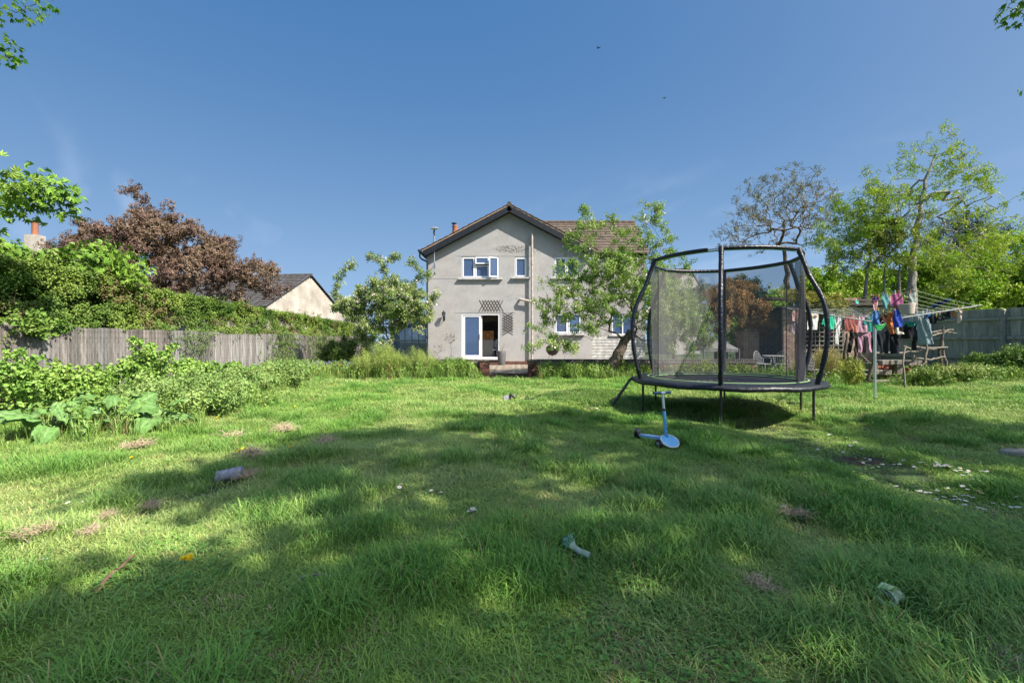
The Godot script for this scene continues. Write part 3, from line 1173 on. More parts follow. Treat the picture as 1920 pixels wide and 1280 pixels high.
func make_wall_and_patio() -> void:
	var r := rnd(17)
	# patio: sandy slabs at 0.15 behind the wall
	var g := Geo.new()
	g.box(Vector3(2.4, -0.03, -18.9), Vector3(13.2, 0.30, 5.85))
	struct("patio_bed", g, M.mortar)
	var o := thing("patio_paving", "sandy stone patio paving between the brick walls and the house", "paving")
	o.set_meta("kind", "structure")
	var z := -16.15
	var row := 0
	while z > -21.6:
		var dep: float = [0.3, 0.45, 0.6][r.randi() % 3]
		var x := -4.1 + r.randf() * 0.3
		while x < 8.9:
			var w: float = [0.45, 0.6, 0.9, 0.6][r.randi() % 4]
			if x > -1.7 and x < 3.0:
				g = Geo.new()
				var k := r.randf_range(0.85, 1.1)
				g.col = Color(0.46 * k, 0.39 * k * r.randf_range(0.95, 1.02), 0.30 * k)
				g.box(Vector3(x + w / 2, 0.128, z - dep / 2), Vector3(w - 0.014, 0.05, dep - 0.014), Basis(), 0.006)
				obj("paving_slab", g, M.stone, o)
			x += w
		z -= dep
		row += 1
	# the low brick wall, in two lengths, with a step up between its piers
	for part in [[-4.2, -1.12, "low brick wall left of the patio step, half hidden in weeds"], [0.88, 8.6, "long low brick wall right of the patio step behind the trampoline"]]:
		var t := thing("garden_wall", part[2], "wall", Vector3.ZERO, 0.0, "low brick walls along the patio edge")
		g = Geo.new()
		g.box(Vector3((part[0] + part[1]) / 2, 0.24, -16.0), Vector3(part[1] - part[0] - 0.01, 0.58, 0.085))
		obj("mortar_core", g, M.mortar, t)
		for j in 7:
			var x: float = part[0] + (0.0 if j % 2 else 0.11)
			while x < part[1] - 0.1:
				brick(t, Vector3(x + 0.11, 0.0 + j * 0.075, -15.955), r, Color(0.33, 0.235, 0.15) if part[0] > 0.0 else Color(0.24, 0.15, 0.11), false)
				x += 0.228
		g = Geo.new()
		g.box(Vector3((part[0] + part[1]) / 2, 0.515, -16.0), Vector3(part[1] - part[0], 0.022, 0.25))
		obj("mortar_line", g, M.render_plain, t)
		g = Geo.new()
		var x2: float = part[0]
		while x2 < part[1] - 0.05:
			var k := r.randf_range(0.7, 1.15)
			g.col = Color(0.22 * k, 0.19 * k, 0.18 * k)
			g.box(Vector3(x2 + 0.034, 0.577, -16.0), Vector3(0.064, 0.102, 0.225), Basis(), 0.005)
			x2 += 0.074
		var cp := obj("coping", g, M.brick, t)
		cp.set_meta("kind", "stuff")
	for pr in [[-0.96, "red brick pier with a stone cap on the left of the patio step"], [0.72, "red brick pier on the right of the patio step"]]:
		var t := thing("brick_pier", pr[1], "pier", Vector3(pr[0], 0, -15.95), 0.0, "brick piers beside the patio step")
		g = Geo.new()
		g.box(Vector3(0, 0.24, 0), Vector3(0.30, 0.60, 0.30))
		obj("mortar_core", g, M.mortar, t)
		for j in 7:
			for k in 4:
				var flip := (k % 2 == 1)
				var off := 0.055 if j % 2 else -0.055
				var at := [Vector3(off, 0, 0.115), Vector3(0.115, 0, -off), Vector3(-off, 0, -0.115), Vector3(-0.115, 0, off)]
				brick(t, at[k] + Vector3(0, 0.03 + j * 0.075, 0), r, Color(0.19, 0.085, 0.065), flip, 0.4)
				var hk := [Vector3(off - signf(off) * 0.165, 0, 0.115), Vector3(0.115, 0, -off + signf(off) * 0.165)]
				if k < 2:
					var key := "half%d" % (j % 3)
					if not L.has(key):
						var hg := Geo.new()
						var kk := 0.8 + 0.2 * (j % 3)
						hg.col = Color(0.19 * kk, 0.085 * kk, 0.065 * kk)
						hg.box(Vector3.ZERO, Vector3(0.103, 0.064, 0.103), Basis(), 0.006)
						L[key] = hg.mesh()
					put("brick", L[key], M.brick, t, Transform3D(Basis(), hk[k] + Vector3(0, 0.03 + j * 0.075, 0)))
		g = Geo.new()
		g.col = Color(0.34, 0.28, 0.24)
		g.box(Vector3(0, 0.588, 0), Vector3(0.38, 0.07, 0.38), Basis(), 0.015)
		obj("cap", g, M.stone, t)
	var st := thing("patio_step", "dark brick step between the two piers up to the patio", "step", Vector3(-0.12, 0, -15.86))
	for k in 6:
		for j in 2:
			brick(st, Vector3(-0.57 + k * 0.228 + 0.05 * j, 0.03 + j * 0.074, 0), r, Color(0.11, 0.075, 0.065), false)
	for k in 3:
		g = Geo.new()
		g.col = Color(0.42, 0.36, 0.29)
		g.box(Vector3(-0.45 + k * 0.45, 0.138, -0.16), Vector3(0.44, 0.05, 0.33), Basis(), 0.008)
		obj("tread", g, M.stone, st)


func gable_house(called: String, label: String, at: Vector3, turn: float, half: float, eave: float, ridge: float, length: float, wall_mat: Material, roof_mat: Material, courses: int, s: int) -> Node3D:
	var h := thing(called, label, "house", at, turn)
	var g := Geo.new()   # gable faces +x, the building runs back along -x
	g.slab(PackedVector2Array([Vector2(-half + 0.1, -1.0), Vector2(half - 0.1, -1.0), Vector2(half - 0.1, eave), Vector2(0, ridge - 0.06), Vector2(-half + 0.1, eave)]), length, Transform3D(Basis(Vector3(0, 0, -1), UP, Vector3(1, 0, 0)), Vector3(-length, 0, 0)))
	obj("wall", g, wall_mat, h)
	for sd in [1.0, -1.0]:
		var e0 := Vector3(-length, eave - 0.12, sd * (half + 0.12))
		var e1 := Vector3(0.12, eave - 0.12, sd * (half + 0.12))
		if sd < 0:
			tile_slope(h, "roof_tiles", e1, e0, Vector3(0.12, ridge, 0), Vector3(-length, ridge, 0), courses, 0.3, 0.02, roof_mat, s)
		else:
			tile_slope(h, "roof_tiles", e0, e1, Vector3(-length, ridge, 0), Vector3(0.12, ridge, 0), courses, 0.3, 0.02, roof_mat, s + 1)
	g = Geo.new()
	g.tube([Vector3(-length, ridge + 0.03, 0), Vector3(0.13, ridge + 0.03, 0)], [0.09], 8)
	obj("ridge", g, roof_mat, h)
	g = Geo.new()
	g.tube([Vector3(-length, eave - 0.12, half + 0.14), Vector3(0.05, eave - 0.12, half + 0.14)], [0.06], 8)
	obj("gutter", g, M.black_metal, h)
	return h


func make_neighbours() -> void:
	var h := gable_house("slate_bungalow", "low building with a grey slate roof and blank cream gable behind the hedge", Vector3(-12.0, 0, -27.0), -0.124, 4.03, 3.11, 5.17, 13.0, M.cream_wall, M.slates, 18, 41)
	gable_house("grey_roofed_house", "pale house with a light grey roof far behind the blossom tree", Vector3(-13.4, 0, -40.0), 0.22, 4.0, 2.6, 4.4, 9.0, M.white_paint, M.grey_roof, 12, 43)
	h = gable_house("chimney_cottage", "cottage with a terracotta chimney pot hidden behind the trees at the left edge", Vector3(-28.4, -0.35, -32.0), 0.1, 3.6, 5.2, 7.9, 7.0, M.cream_wall, M.slates, 12, 45)
	var g := Geo.new()
	g.box(Vector3(-3.5, 8.0, 1.4), Vector3(0.8, 1.3, 0.6))
	var ch := obj("chimney", g, M.cream_wall, h)
	g = Geo.new()
	g.lathe(Vector3(-3.5, 8.65, 1.4), [Vector2(0.20, 0), Vector2(0.17, 0.15), Vector2(0.165, 0.75), Vector2(0.19, 0.80), Vector2(0.19, 0.88), Vector2(0.13, 0.9)], 16)
	obj("chimney_pot", g, M.clay, ch)
	g = Geo.new()
	g.lathe(Vector3(-3.5, 9.56, 1.4), [Vector2(0, 0), Vector2(0.27, 0), Vector2(0.27, 0.04), Vector2(0, 0.07)], 14)
	obj("cowl", g, M.black_metal, ch)
	gable_house("brown_roofed_house", "distant house whose dark brown roof peeps over the net of the trampoline", Vector3(22.5, 0, -58.0), -0.9, 3.0, 8.4, 10.6, 4.0, M.render_plain, M.tiles, 10, 47)
	# greenhouse left of the house
	h = thing("greenhouse", "grey framed lean-to greenhouse with a dark roof at the left corner of the house", "greenhouse", Vector3(-5.35, 0, -24.6))
	for k in 6:
		g = Geo.new()
		g.box(Vector3(-0.95 + k * 0.36, 1.0, 0.9), Vector3(0.04, 2.0, 0.04))
		obj("post", g, M.grey_metal, h)
	for k in 5:
		g = Geo.new()
		g.box(Vector3(-0.77 + k * 0.36, 1.35, 0.9), Vector3(0.31, 1.25, 0.012))
		obj("pane", g, M.glass, h)
	g = Geo.new()
	g.box(Vector3(-0.05, 0.36, 0.9), Vector3(1.82, 0.72, 0.03))
	g.box(Vector3(-0.05, 2.0, 0.9), Vector3(1.9, 0.06, 0.06))
	g.box(Vector3(-0.05, 1.3, 0.9), Vector3(1.82, 0.05, 0.05))
	g.box(Vector3(-0.98, 1.0, 0.0), Vector3(0.05, 2.0, 1.8))
	obj("frame", g, M.grey_metal, h)
	g = Geo.new()
	g.box(Vector3(-0.05, 2.22, 0.2), Vector3(2.1, 0.06, 1.7), Basis(Vector3(1, 0, 0), 0.28))
	obj("roof", g, M.black_paint, h)


func lattice(g_parent: Node3D, at: Vector3, w: float, hh: float, n: int, slope_up: bool) -> void:
	for s in [-1.0, 1.0]:
		for k in range(-n, n + 1):
			# each slat is clipped to the panel
			var pitch := w / n if not slope_up else hh / n
			var lead := hh * 0.55 if not slope_up else w * 0.6
			var a: Vector2
			var b: Vector2
			if not slope_up:
				a = Vector2(k * pitch, 0)
				b = Vector2(k * pitch + lead, hh)
				if a.x < -0.001 or b.x > w + 0.001:
					continue
				if s < 0:
					a.x = w - a.x
					b.x = w - b.x
			else:
				a = Vector2(0, k * pitch)
				b = Vector2(w, k * pitch + lead)
				if a.y < -0.001 or b.y > hh + 0.001:
					continue
				if s < 0:
					a.x = w - a.x
					b.x = w - b.x
			var g := Geo.new()
			var d := (b - a).normalized()
			g.col = Color(0.10, 0.085, 0.075)
			g.box(at + Vector3((a.x + b.x) / 2, (a.y + b.y) / 2, 0.018 + 0.012 * s), Vector3(a.distance_to(b) + 0.05, 0.03, 0.011), Basis(Vector3(d.x, d.y, 0), Vector3(-d.y, d.x, 0), Vector3(0, 0, 1)), 0.002)
			obj("slat", g, M.stick, g_parent)


func make_house_fittings() -> void:
	var zf := -21.8
	var t := thing("wall_trellis", "wide dark wooden trellis fixed above the patio door", "trellis", Vector3(-1.558, 2.706, zf))
	lattice(t, Vector3.ZERO, 1.13, 0.5, 8, false)
	t = thing("wall_trellis", "tall dark wooden trellis hanging crooked right of the patio door", "trellis", Vector3(-0.434, 1.582, zf))
	lattice(t, Vector3.ZERO, 0.46, 1.17, 9, true)
	# lantern on a bracket
	t = thing("wall_lantern", "black carriage lantern on the wall left of the patio door", "lantern", Vector3(-3.244, 2.297, zf))
	var g := Geo.new()
	g.box(Vector3(0, 0.05, 0.015), Vector3(0.09, 0.18, 0.03), Basis(), 0.01)
	g.tube([Vector3(0, 0.02, 0.02), Vector3(0, -0.02, 0.10), Vector3(0, 0.02, 0.18), Vector3(0, 0.08, 0.20)], [0.014], 8)
	obj("bracket", g, M.black_metal, t)
	g = Geo.new()
	g.lathe(Vector3(0, 0.10, 0.20), [Vector2(0.03, 0), Vector2(0.055, 0.02), Vector2(0.055, 0.03)], 6)
	for k in 6:
		var a := TAU * k / 6
		g.rod(Vector3(cos(a) * 0.055, 0.12, 0.20 + sin(a) * 0.055), Vector3(cos(a) * 0.085, 0.30, 0.20 + sin(a) * 0.085), 0.007, 5)
	obj("cage", g, M.black_metal, t)
	g = Geo.new()
	g.lathe(Vector3(0, 0.12, 0.20), [Vector2(0.05, 0), Vector2(0.08, 0.18)], 6)
	obj("glass", g, M.glass, t)
	g = Geo.new()
	g.lathe(Vector3(0, 0.30, 0.20), [Vector2(0.105, 0), Vector2(0.075, 0.04), Vector2(0.03, 0.09), Vector2(0.012, 0.10), Vector2(0.018, 0.13), Vector2(0.0, 0.16)], 12)
	obj("cap", g, M.black_metal, t)
	# dish-topped mast
	t = thing("aerial_mast", "thin metal mast with a flat white dish at the left corner of the house", "aerial", Vector3(-3.679, 0, -21.55))
	g = Geo.new()
	g.rod(Vector3(0, 4.591, 0), Vector3(0, 6.515, 0), 0.022, 10)
	obj("pole", g, M.aluminium, t)
	g = Geo.new()
	for y in [4.55, 4.95]:
		g.rod(Vector3(0, y, 0), Vector3(0, y, -0.25), 0.014, 6)
		g.box(Vector3(0, y, -0.235), Vector3(0.06, 0.12, 0.02))
	g.box(Vector3(0.05, 4.85, 0.03), Vector3(0.05, 0.3, 0.04), Basis(), 0.01)
	obj("bracket", g, M.aluminium, t)
	g = Geo.new()
	g.tube([Vector3(0, 6.25, 0), Vector3(-0.02, 6.42, 0), Vector3(0, 6.55, 0)], [0.03, 0.045, 0.03], 10)
	g.tube([Vector3(-0.02, 6.25, 0), Vector3(-0.05, 6.1, 0.0), Vector3(-0.02, 5.9, 0)], [0.008], 6)
	obj("mount", g, M.black_metal, t)
	g = Geo.new()
	g.lathe(Vector3(0, 6.54, 0), [Vector2(0.0, 0), Vector2(0.07, 0.005), Vector2(0.19, 0.05), Vector2(0.195, 0.065), Vector2(0.17, 0.06), Vector2(0.0, 0.03)], 20, Basis(Vector3(0, 0, 1), 0.05))
	obj("dish", g, M.white, t)
	# seen through the open door
	t = thing("wooden_cabinet", "orange wooden cabinet with small drawers inside the open doorway", "cabinet", Vector3(-1.22, 0.40, -23.0))
	g = Geo.new()
	g.col = Color(0.50, 0.46, 0.42)
	g.box(Vector3(0, 0.47, 0), Vector3(0.62, 0.94, 0.40), Basis(), 0.01)
	obj("base_unit", g, M.plain, t)
	for k in 3:
		for j in 3:
			g = Geo.new()
			g.col = Color(0.52, 0.24, 0.09) if (k + j) % 2 == 0 else Color(0.44, 0.19, 0.07)
			g.box(Vector3(-0.21 + k * 0.21, 1.03 + j * 0.145, 0.0), Vector3(0.20, 0.135, 0.40), Basis(), 0.008)
			obj("drawer", g, M.plain, t)
	var ch: Node3D
	for k in 2:
		if k == 0:
			ch = thing("white_chair", "white oval-backed chair just inside the doorway by the door frame", "chair", Vector3(-0.80, 0.40, -22.35), -0.5, "white chairs inside the doorway")
			g = Geo.new()
			g.lathe(Vector3(0, 0.72, -0.2), [Vector2(0.0, -0.02), Vector2(0.20, -0.02), Vector2(0.22, 0.0), Vector2(0.20, 0.02), Vector2(0.0, 0.02)], 20, Basis(Vector3(1, 0, 0), 1.45), 1.0, 1.25)
			obj("backrest", g, M.white_paint, ch)
			g = Geo.new()
			g.lathe(Vector3(0, 0.42, 0), [Vector2(0.0, 0), Vector2(0.22, 0), Vector2(0.23, 0.03), Vector2(0.21, 0.06), Vector2(0, 0.07)], 18)
			obj("seat", g, M.white_paint, ch)
			for lx in [-1, 1]:
				for lz in [-1, 1]:
					g = Geo.new()
					g.rod(Vector3(lx * 0.14, 0.42, lz * 0.14), Vector3(lx * 0.19, 0, lz * 0.19), 0.016, 6)
					obj("leg", g, M.white_paint, ch)
		else:
			copy(ch, "white_chair", "white oval-backed chair half hidden behind the sliding door glass", Vector3(-1.85, 0.40, -23.1), 0.6)
	# pots on the patio
	t = thing("tall_planter", "tall grey tapered planter with dead stalks right of the patio door", "planter", Vector3(-0.484, 0.0, -21.2) + Vector3(0, 0.155, 0))
	g = Geo.new()
	g.lathe(Vector3.ZERO, [Vector2(0.13, 0), Vector2(0.15, 0.02), Vector2(0.19, 0.25), Vector2(0.205, 0.5), Vector2(0.20, 0.64), Vector2(0.19, 0.66), Vector2(0.165, 0.64), Vector2(0.15, 0.55), Vector2(0.0, 0.54)], 22)
	obj("pot", g, M.planter_grey, t)
	var r := rnd(7)
	g = Geo.new()
	for k in 9:
		var a := r.randf() * TAU
		g.col = Color(0.42, 0.33, 0.22)
		g.tube([Vector3(0, 0.55, 0), Vector3(cos(a) * 0.06, 0.8, sin(a) * 0.06), Vector3(cos(a) * 0.16, r.randf_range(0.95, 1.15), sin(a) * 0.16)], [0.005, 0.004, 0.002], 4)
	obj("stalks", g, M.stick, t)
	t = thing("potted_tree", "spindly standard tree in a wide terracotta pot left of the patio door", "potted tree", Vector3(-2.83, 0.0, -21.0) + Vector3(0, 0.155, 0))
	g = Geo.new()
	g.lathe(Vector3.ZERO, [Vector2(0.17, 0), Vector2(0.22, 0.22), Vector2(0.24, 0.23), Vector2(0.24, 0.28), Vector2(0.2, 0.28), Vector2(0.18, 0.22), Vector2(0.0, 0.21)], 20)
	obj("pot", g, M.clay_pale, t)
	var tips := limbs(t, [Vector3(0, 0.2, 0), Vector3(0.02, 0.7, 0), Vector3(0.0, 1.0, 0)], 0.014, targets_in(r, [[Vector3(0, 1.22, 0), Vector3(0.32, 0.26, 0.3)]], 46), M.stick, Color(0.20, 0.16, 0.12), r, 0.08, 0.1, 0.0025)
	leaves(t, "crown", L.tiny, M.leaf, tips, 0.55, 0.03, 0.6, Color(0.12, 0.11, 0.06), 0.3, r)
	t = thing("potted_shrub", "bare wiry shrub in a low pot beside the corner of the house", "potted shrub", Vector3(-3.428, 0.0, -21.2) + Vector3(0, 0.155, 0))
	g = Geo.new()
	g.lathe(Vector3.ZERO, [Vector2(0.14, 0), Vector2(0.18, 0.2), Vector2(0.19, 0.24), Vector2(0.15, 0.24), Vector2(0, 0.2)], 18)
	obj("pot", g, M.planter_grey, t)
	tips = limbs(t, [Vector3(0, 0.2, 0), Vector3(0, 0.4, 0)], 0.012, targets_in(r, [[Vector3(0, 0.72, 0), Vector3(0.3, 0.35, 0.3)]], 40), M.stick, Color(0.2, 0.16, 0.12), r, 0.08, 0.1, 0.0025)
	leaves(t, "crown", L.tiny, M.leaf, tips, 0.5, 0.03, 0.6, Color(0.11, 0.11, 0.07), 0.3, r)
	# kettle barbecue
	t = thing("kettle_barbecue", "black kettle barbecue with a side shelf under the upstairs right window", "barbecue", Vector3(1.835, 0.0, -20.6) + Vector3(0, 0.155, 0))
	g = Geo.new()
	g.lathe(Vector3(0, 0.45, 0), [Vector2(0.04, 0), Vector2(0.2, 0.07), Vector2(0.29, 0.2), Vector2(0.3, 0.28)], 24)
	obj("bowl", g, M.black_gloss, t)
	g = Geo.new()
	g.lathe(Vector3(0, 0.735, 0), [Vector2(0.305, 0), Vector2(0.29, 0.1), Vector2(0.2, 0.2), Vector2(0.05, 0.25), Vector2(0, 0.25)], 24)
	var lid := obj("lid", g, M.black_gloss, t)
	g = Geo.new()
	g.tube([Vector3(-0.08, 0.97, 0), Vector3(-0.06, 1.02, 0), Vector3(0.06, 1.02, 0), Vector3(0.08, 0.97, 0)], [0.013], 6)
	obj("handle", g, M.black_metal, lid)
	for k in 3:
		var a := TAU * k / 3 + 0.5
		g = Geo.new()
		g.rod(Vector3(cos(a) * 0.16, 0.52, sin(a) * 0.16), Vector3(cos(a) * 0.3, 0, sin(a) * 0.3), 0.014, 6)
		obj("leg", g, M.aluminium, t)
	g = Geo.new()
	g.box(Vector3(0.5, 0.74, 0.0), Vector3(0.4, 0.03, 0.3), Basis(), 0.008)
	g.tube([Vector3(0.62, 0.73, 0.1), Vector3(0.55, 0.4, 0.05), Vector3(0.5, 0.0, 0.1)], [0.012], 6)
	obj("side_shelf", g, M.aluminium, t)


# ---------------------------------------------------------------- fences and outbuilding
func make_fences() -> void:
	var r := rnd(51)
	var f := thing("wooden_fence", "weathered grey upright board fence below the hedge along the left side", "fence")
	var z := -6.4
	var panel := 0.0
	var top := 1.55
	var lean := 0.0
	var hue := 0.5
	while z > -29.0:
		if panel <= 0.0:
			panel = 1.83
			top = 1.535 + r.randf_range(-0.045, 0.045)
			lean = r.randf_range(-0.02, 0.02)
			hue = r.randf()
		var w := r.randf_range(0.15, 0.28) * (1.1 if z > -14.0 else 0.9)
		var g := Geo.new()
		var k := r.randf_range(0.66, 1.28)
		var grey := clampf(hue + r.randf_range(-0.4, 0.4), 0.0, 1.0)
		var c := Color(0.36, 0.315, 0.285).lerp(Color(0.44, 0.43, 0.425), grey)
		g.col = Color(c.r * k, c.g * k, c.b * k)
		var hh := top + r.randf_range(-0.012, 0.012)
		var warp := r.randf_range(-0.008, 0.008)
		g.box(Vector3(-9.05 + warp, hh / 2, z - w / 2), Vector3(0.02, hh, w + 0.012), Basis(Vector3(1, 0, 0), lean + r.randf_range(-0.008, 0.008)) * Basis(UP, r.randf_range(-0.05, 0.05) + 0.06), 0.003)
		obj("board", g, M.board, f)
		z -= w
		panel -= w
	for k in 12:
		var g := Geo.new()
		g.col = Color(0.2, 0.17, 0.14)
		g.box(Vector3(-9.14, 0.75, -6.5 - k * 1.98), Vector3(0.09, 1.5, 0.09), Basis(), 0.004)
		obj("post", g, M.board, f)
	for y in [0.3, 1.2]:
		var g := Geo.new()
		g.col = Color(0.2, 0.17, 0.14)
		g.box(Vector3(-9.10, y, -17.7), Vector3(0.05, 0.07, 22.4))
		obj("rail", g, M.board, f)
	# right fence: close boards between concrete posts, seen from behind with its rails
	f = thing("panel_fence", "dark grey close-board fence between concrete posts on the right side", "fence")
	var a := Vector3(15.99, 0, -12.38)
	var dir := Vector3(-0.335, 0, 0.942) * -1.0
	dir = Vector3(-0.335, 0, -0.942).normalized()
	var nn := Vector3(-dir.z, 0, dir.x)
	if nn.x > 0:
		nn = -nn
	var turn := Basis(dir, UP, dir.cross(UP))
	for p in range(-1, 5):
		var s := a + dir * (p * 1.90)
		var e := s + dir * 1.90
		var base := 0.30
		var g := Geo.new()
		g.box(s + Vector3(0, base + 0.95, 0) + nn * 0.03, Vector3(0.11, 1.98, 0.11), turn, 0.012)
		obj("post", g, M.concrete, f)
		g = Geo.new()
		g.box(s + Vector3(0, base + 0.99, 0) + nn * 0.10 + dir * 0.0, Vector3(0.10, 1.90, 0.06), turn, 0.01)
		obj("post_face", g, M.concrete, f)
		g = Geo.new()
		g.box((s + e) / 2 + Vector3(0, base + 0.10, 0), Vector3(1.78, 0.24, 0.045), turn, 0.006)
		obj("gravel_board", g, M.concrete, f)
		for k in 17:
			g = Geo.new()
			var q := r.randf_range(0.8, 1.15)
			g.col = Color(0.36 * q, 0.37 * q, 0.33 * q)
			g.box(s + dir * (0.10 + k * 0.1065) + Vector3(0, base + 1.08 + r.randf_range(-0.008, 0.008), 0), Vector3(0.112, 1.80, 0.016), turn * Basis(UP, 0.09), 0.002)
			obj("board", g, M.fence_dark, f)
		for y in [0.42, 1.06, 1.66]:
			g = Geo.new()
			g.col = Color(0.39, 0.395, 0.355)
			g.box((s + e) / 2 + Vector3(0, base + y, 0) + nn * 0.045, Vector3(1.77, 0.08, 0.05), turn, 0.008)
			obj("rail", g, M.fence_dark, f)


func make_outbuilding() -> void:
	var r := rnd(61)
	var t := thing("brick_outbuilding", "brick garden outbuilding with a shallow brown roof and square lattice openings", "outbuilding")
	var zb := -17.5
	var left := 10.42
	# brick skin as real courses, joined: far off and half hidden
	var g := Geo.new()
	for wl in [[left, 11.0, 0.0, 2.62], [11.0, 12.75, 0.0, 0.72], [12.75, 13.25, 0.0, 2.9], [13.25, 14.3, 0.0, 0.8]]:
		var y: float = wl[2]
		var j := 0
		while y < wl[3]:
			var x: float = wl[0] + (0.0 if j % 2 else -0.11)
			while x < wl[1] - 0.02:
				var x0 := maxf(x, wl[0])
				var x1 := minf(x + 0.218, wl[1])
				if x1 - x0 > 0.03:
					var k := r.randf_range(0.72, 1.15)
					g.col = Color(0.55 * k, 0.40 * k * r.randf_range(0.9, 1.05), 0.31 * k)
					g.box(Vector3((x0 + x1) / 2, y + 0.034, zb), Vector3(x1 - x0, 0.064, 0.11))
				x += 0.228
			y += 0.075
			j += 1
	var bw := obj("brickwork", g, M.brick, t)
	bw.set_meta("kind", "stuff")
	g = Geo.new()
	g.box(Vector3((left + 11.0) / 2, 1.31, zb - 0.02), Vector3(0.57, 2.6, 0.09))
	g.box(Vector3(11.875, 0.36, zb - 0.02), Vector3(1.74, 0.7, 0.09))
	g.box(Vector3(13.0, 1.45, zb - 0.02), Vector3(0.49, 2.88, 0.09))
	g.box(Vector3(13.775, 0.4, zb - 0.02), Vector3(1.04, 0.78, 0.09))
	g.box(Vector3(12.4, 1.3, zb - 2.6), Vector3(3.9, 2.6, 0.1))
	obj("mortar_core", g, M.mortar, t)
	tile_slope(t, "roof_tiles", Vector3(10.8, 2.72, zb + 0.3), Vector3(14.6, 2.72, zb + 0.3), Vector3(10.8, 3.12, zb - 2.7), Vector3(14.6, 3.12, zb - 2.7), 9, 0.3, 0.03, M.tiles, 62)
	g = Geo.new()
	g.col = Color(0.16, 0.12, 0.10)
	g.box(Vector3(12.7, 2.68, zb + 0.27), Vector3(3.8, 0.12, 0.03), Basis(), 0.004)
	g.box(Vector3(12.7, 2.62, zb - 1.2), Vector3(3.75, 0.05, 2.9))
	obj("fascia", g, M.stick, t)
	for k in 5:   # open horizontal boarding under the eaves
		g = Geo.new()
		g.col = Color(0.24, 0.21, 0.19)
		g.box(Vector3(11.85, 2.08 + k * 0.11, zb + 0.02), Vector3(1.75, 0.07, 0.03), Basis(), 0.004)
		obj("slat", g, M.stick, t)
		g = Geo.new()
		g.col = Color(0.24, 0.21, 0.19)
		g.box(Vector3(13.75, 2.08 + k * 0.11, zb + 0.02), Vector3(1.0, 0.07, 0.03), Basis(), 0.004)
		obj("slat", g, M.stick, t)
	for k in 10:
		g = Geo.new()
		g.col = Color(0.42, 0.40, 0.37)
		g.box(Vector3(11.08 + k * 0.18, 1.32, zb + 0.05), Vector3(0.035, 1.3, 0.02))
		obj("lattice_upright", g, M.stick, t)
	for k in 8:
		g = Geo.new()
		g.col = Color(0.42, 0.40, 0.37)
		g.box(Vector3(11.88, 0.76 + k * 0.17, zb + 0.069), Vector3(1.74, 0.035, 0.016))
		obj("lattice_rail", g, M.stick, t)
	g = Geo.new()
	g.col = Color(0.16, 0.03, 0.035)
	g.box(Vector3(11.9, 0.85, zb - 0.6), Vector3(1.5, 0.5, 0.1))
	obj("red_panel", g, M.plain, t)
	# brick barbecue chimney, and a grey canvas cover beside it
	t = thing("brick_chimney", "square brick garden chimney seen through the trampoline net", "chimney", Vector3(9.634, 0, -18.6))
	g = Geo.new()
	for j in 21:
		for k in 3:
			for sd in 3:
				var q := r.randf_range(0.75, 1.15)
				g.col = Color(0.46 * q, 0.35 * q, 0.27 * q)
				var off := -0.2 + k * 0.2
				var at := Vector3(off, 0.15 + j * 0.075, 0.27) if sd == 0 else Vector3(-0.29 if sd == 1 else 0.29, 0.15 + j * 0.075, off)
				g.box(at, Vector3(0.19, 0.066, 0.06) if sd == 0 else Vector3(0.06, 0.066, 0.19))
	bw = obj("brickwork", g, M.brick, t)
	bw.set_meta("kind", "stuff")
	g = Geo.new()
	g.box(Vector3(0, 0.85, 0), Vector3(0.56, 1.66, 0.52))
	obj("core", g, M.mortar, t)
	g = Geo.new()
	g.col = Color(0.3, 0.27, 0.24)
	g.box(Vector3(0, 1.71, 0), Vector3(0.72, 0.07, 0.72), Basis(), 0.012)
	obj("cap", g, M.stone, t)
	t = thing("canvas_shelter", "grey peaked canvas shelter on posts behind the low wall", "shelter", Vector3(8.302, 0.15, -18.4))
	g = Geo.new()
	var apex := Vector3(-0.1, 1.30, 0)
	var cs := [Vector3(-0.75, 0.85, 0.5), Vector3(0.65, 0.80, 0.5), Vector3(0.65, 0.83, -0.5), Vector3(-0.75, 0.85, -0.5)]
	for k in 4:
		var p0: Vector3 = cs[k]
		var p1: Vector3 = cs[(k + 1) % 4]
		g.tri(p0, p1, apex)
		g.quad(p0 - UP * 0.14, p1 - UP * 0.12, p1, p0)
	obj("canopy", g, M.grey_canvas, t)
	for k in 4:
		g = Geo.new()
		g.rod(Vector3(cs[k].x * 0.97, 0, cs[k].z * 0.97), cs[k], 0.03, 8)
		obj("post", g, M.grey_metal, t)
	t = thing("terracotta_pot", "tapered terracotta pot standing under the canvas shelter", "pot", Vector3(8.063, 0.15, -17.2))
	g = Geo.new()
	g.lathe(Vector3.ZERO, [Vector2(0.11, 0), Vector2(0.16, 0.3), Vector2(0.18, 0.31), Vector2(0.18, 0.38), Vector2(0.15, 0.38), Vector2(0.13, 0.3), Vector2(0, 0.28)], 18)
	obj("pot", g, M.clay, t)
	t = thing("garden_stool", "small dark slatted garden stool beside the terracotta pot", "stool", Vector3(8.393, 0.15, -17.3))
	for k in 4:
		g = Geo.new()
		g.col = Color(0.05, 0.06, 0.06)
		g.box(Vector3(-0.15 + k * 0.1, 0.36, 0), Vector3(0.085, 0.025, 0.4), Basis(), 0.005)
		obj("slat", g, M.plain, t)
	for lx in [-1, 1]:
		for lz in [-1, 1]:
			g = Geo.new()
			g.col = Color(0.05, 0.06, 0.06)
			g.box(Vector3(lx * 0.17, 0.175, lz * 0.16), Vector3(0.04, 0.35, 0.04), Basis(), 0.005)
			obj("leg", g, M.plain, t)


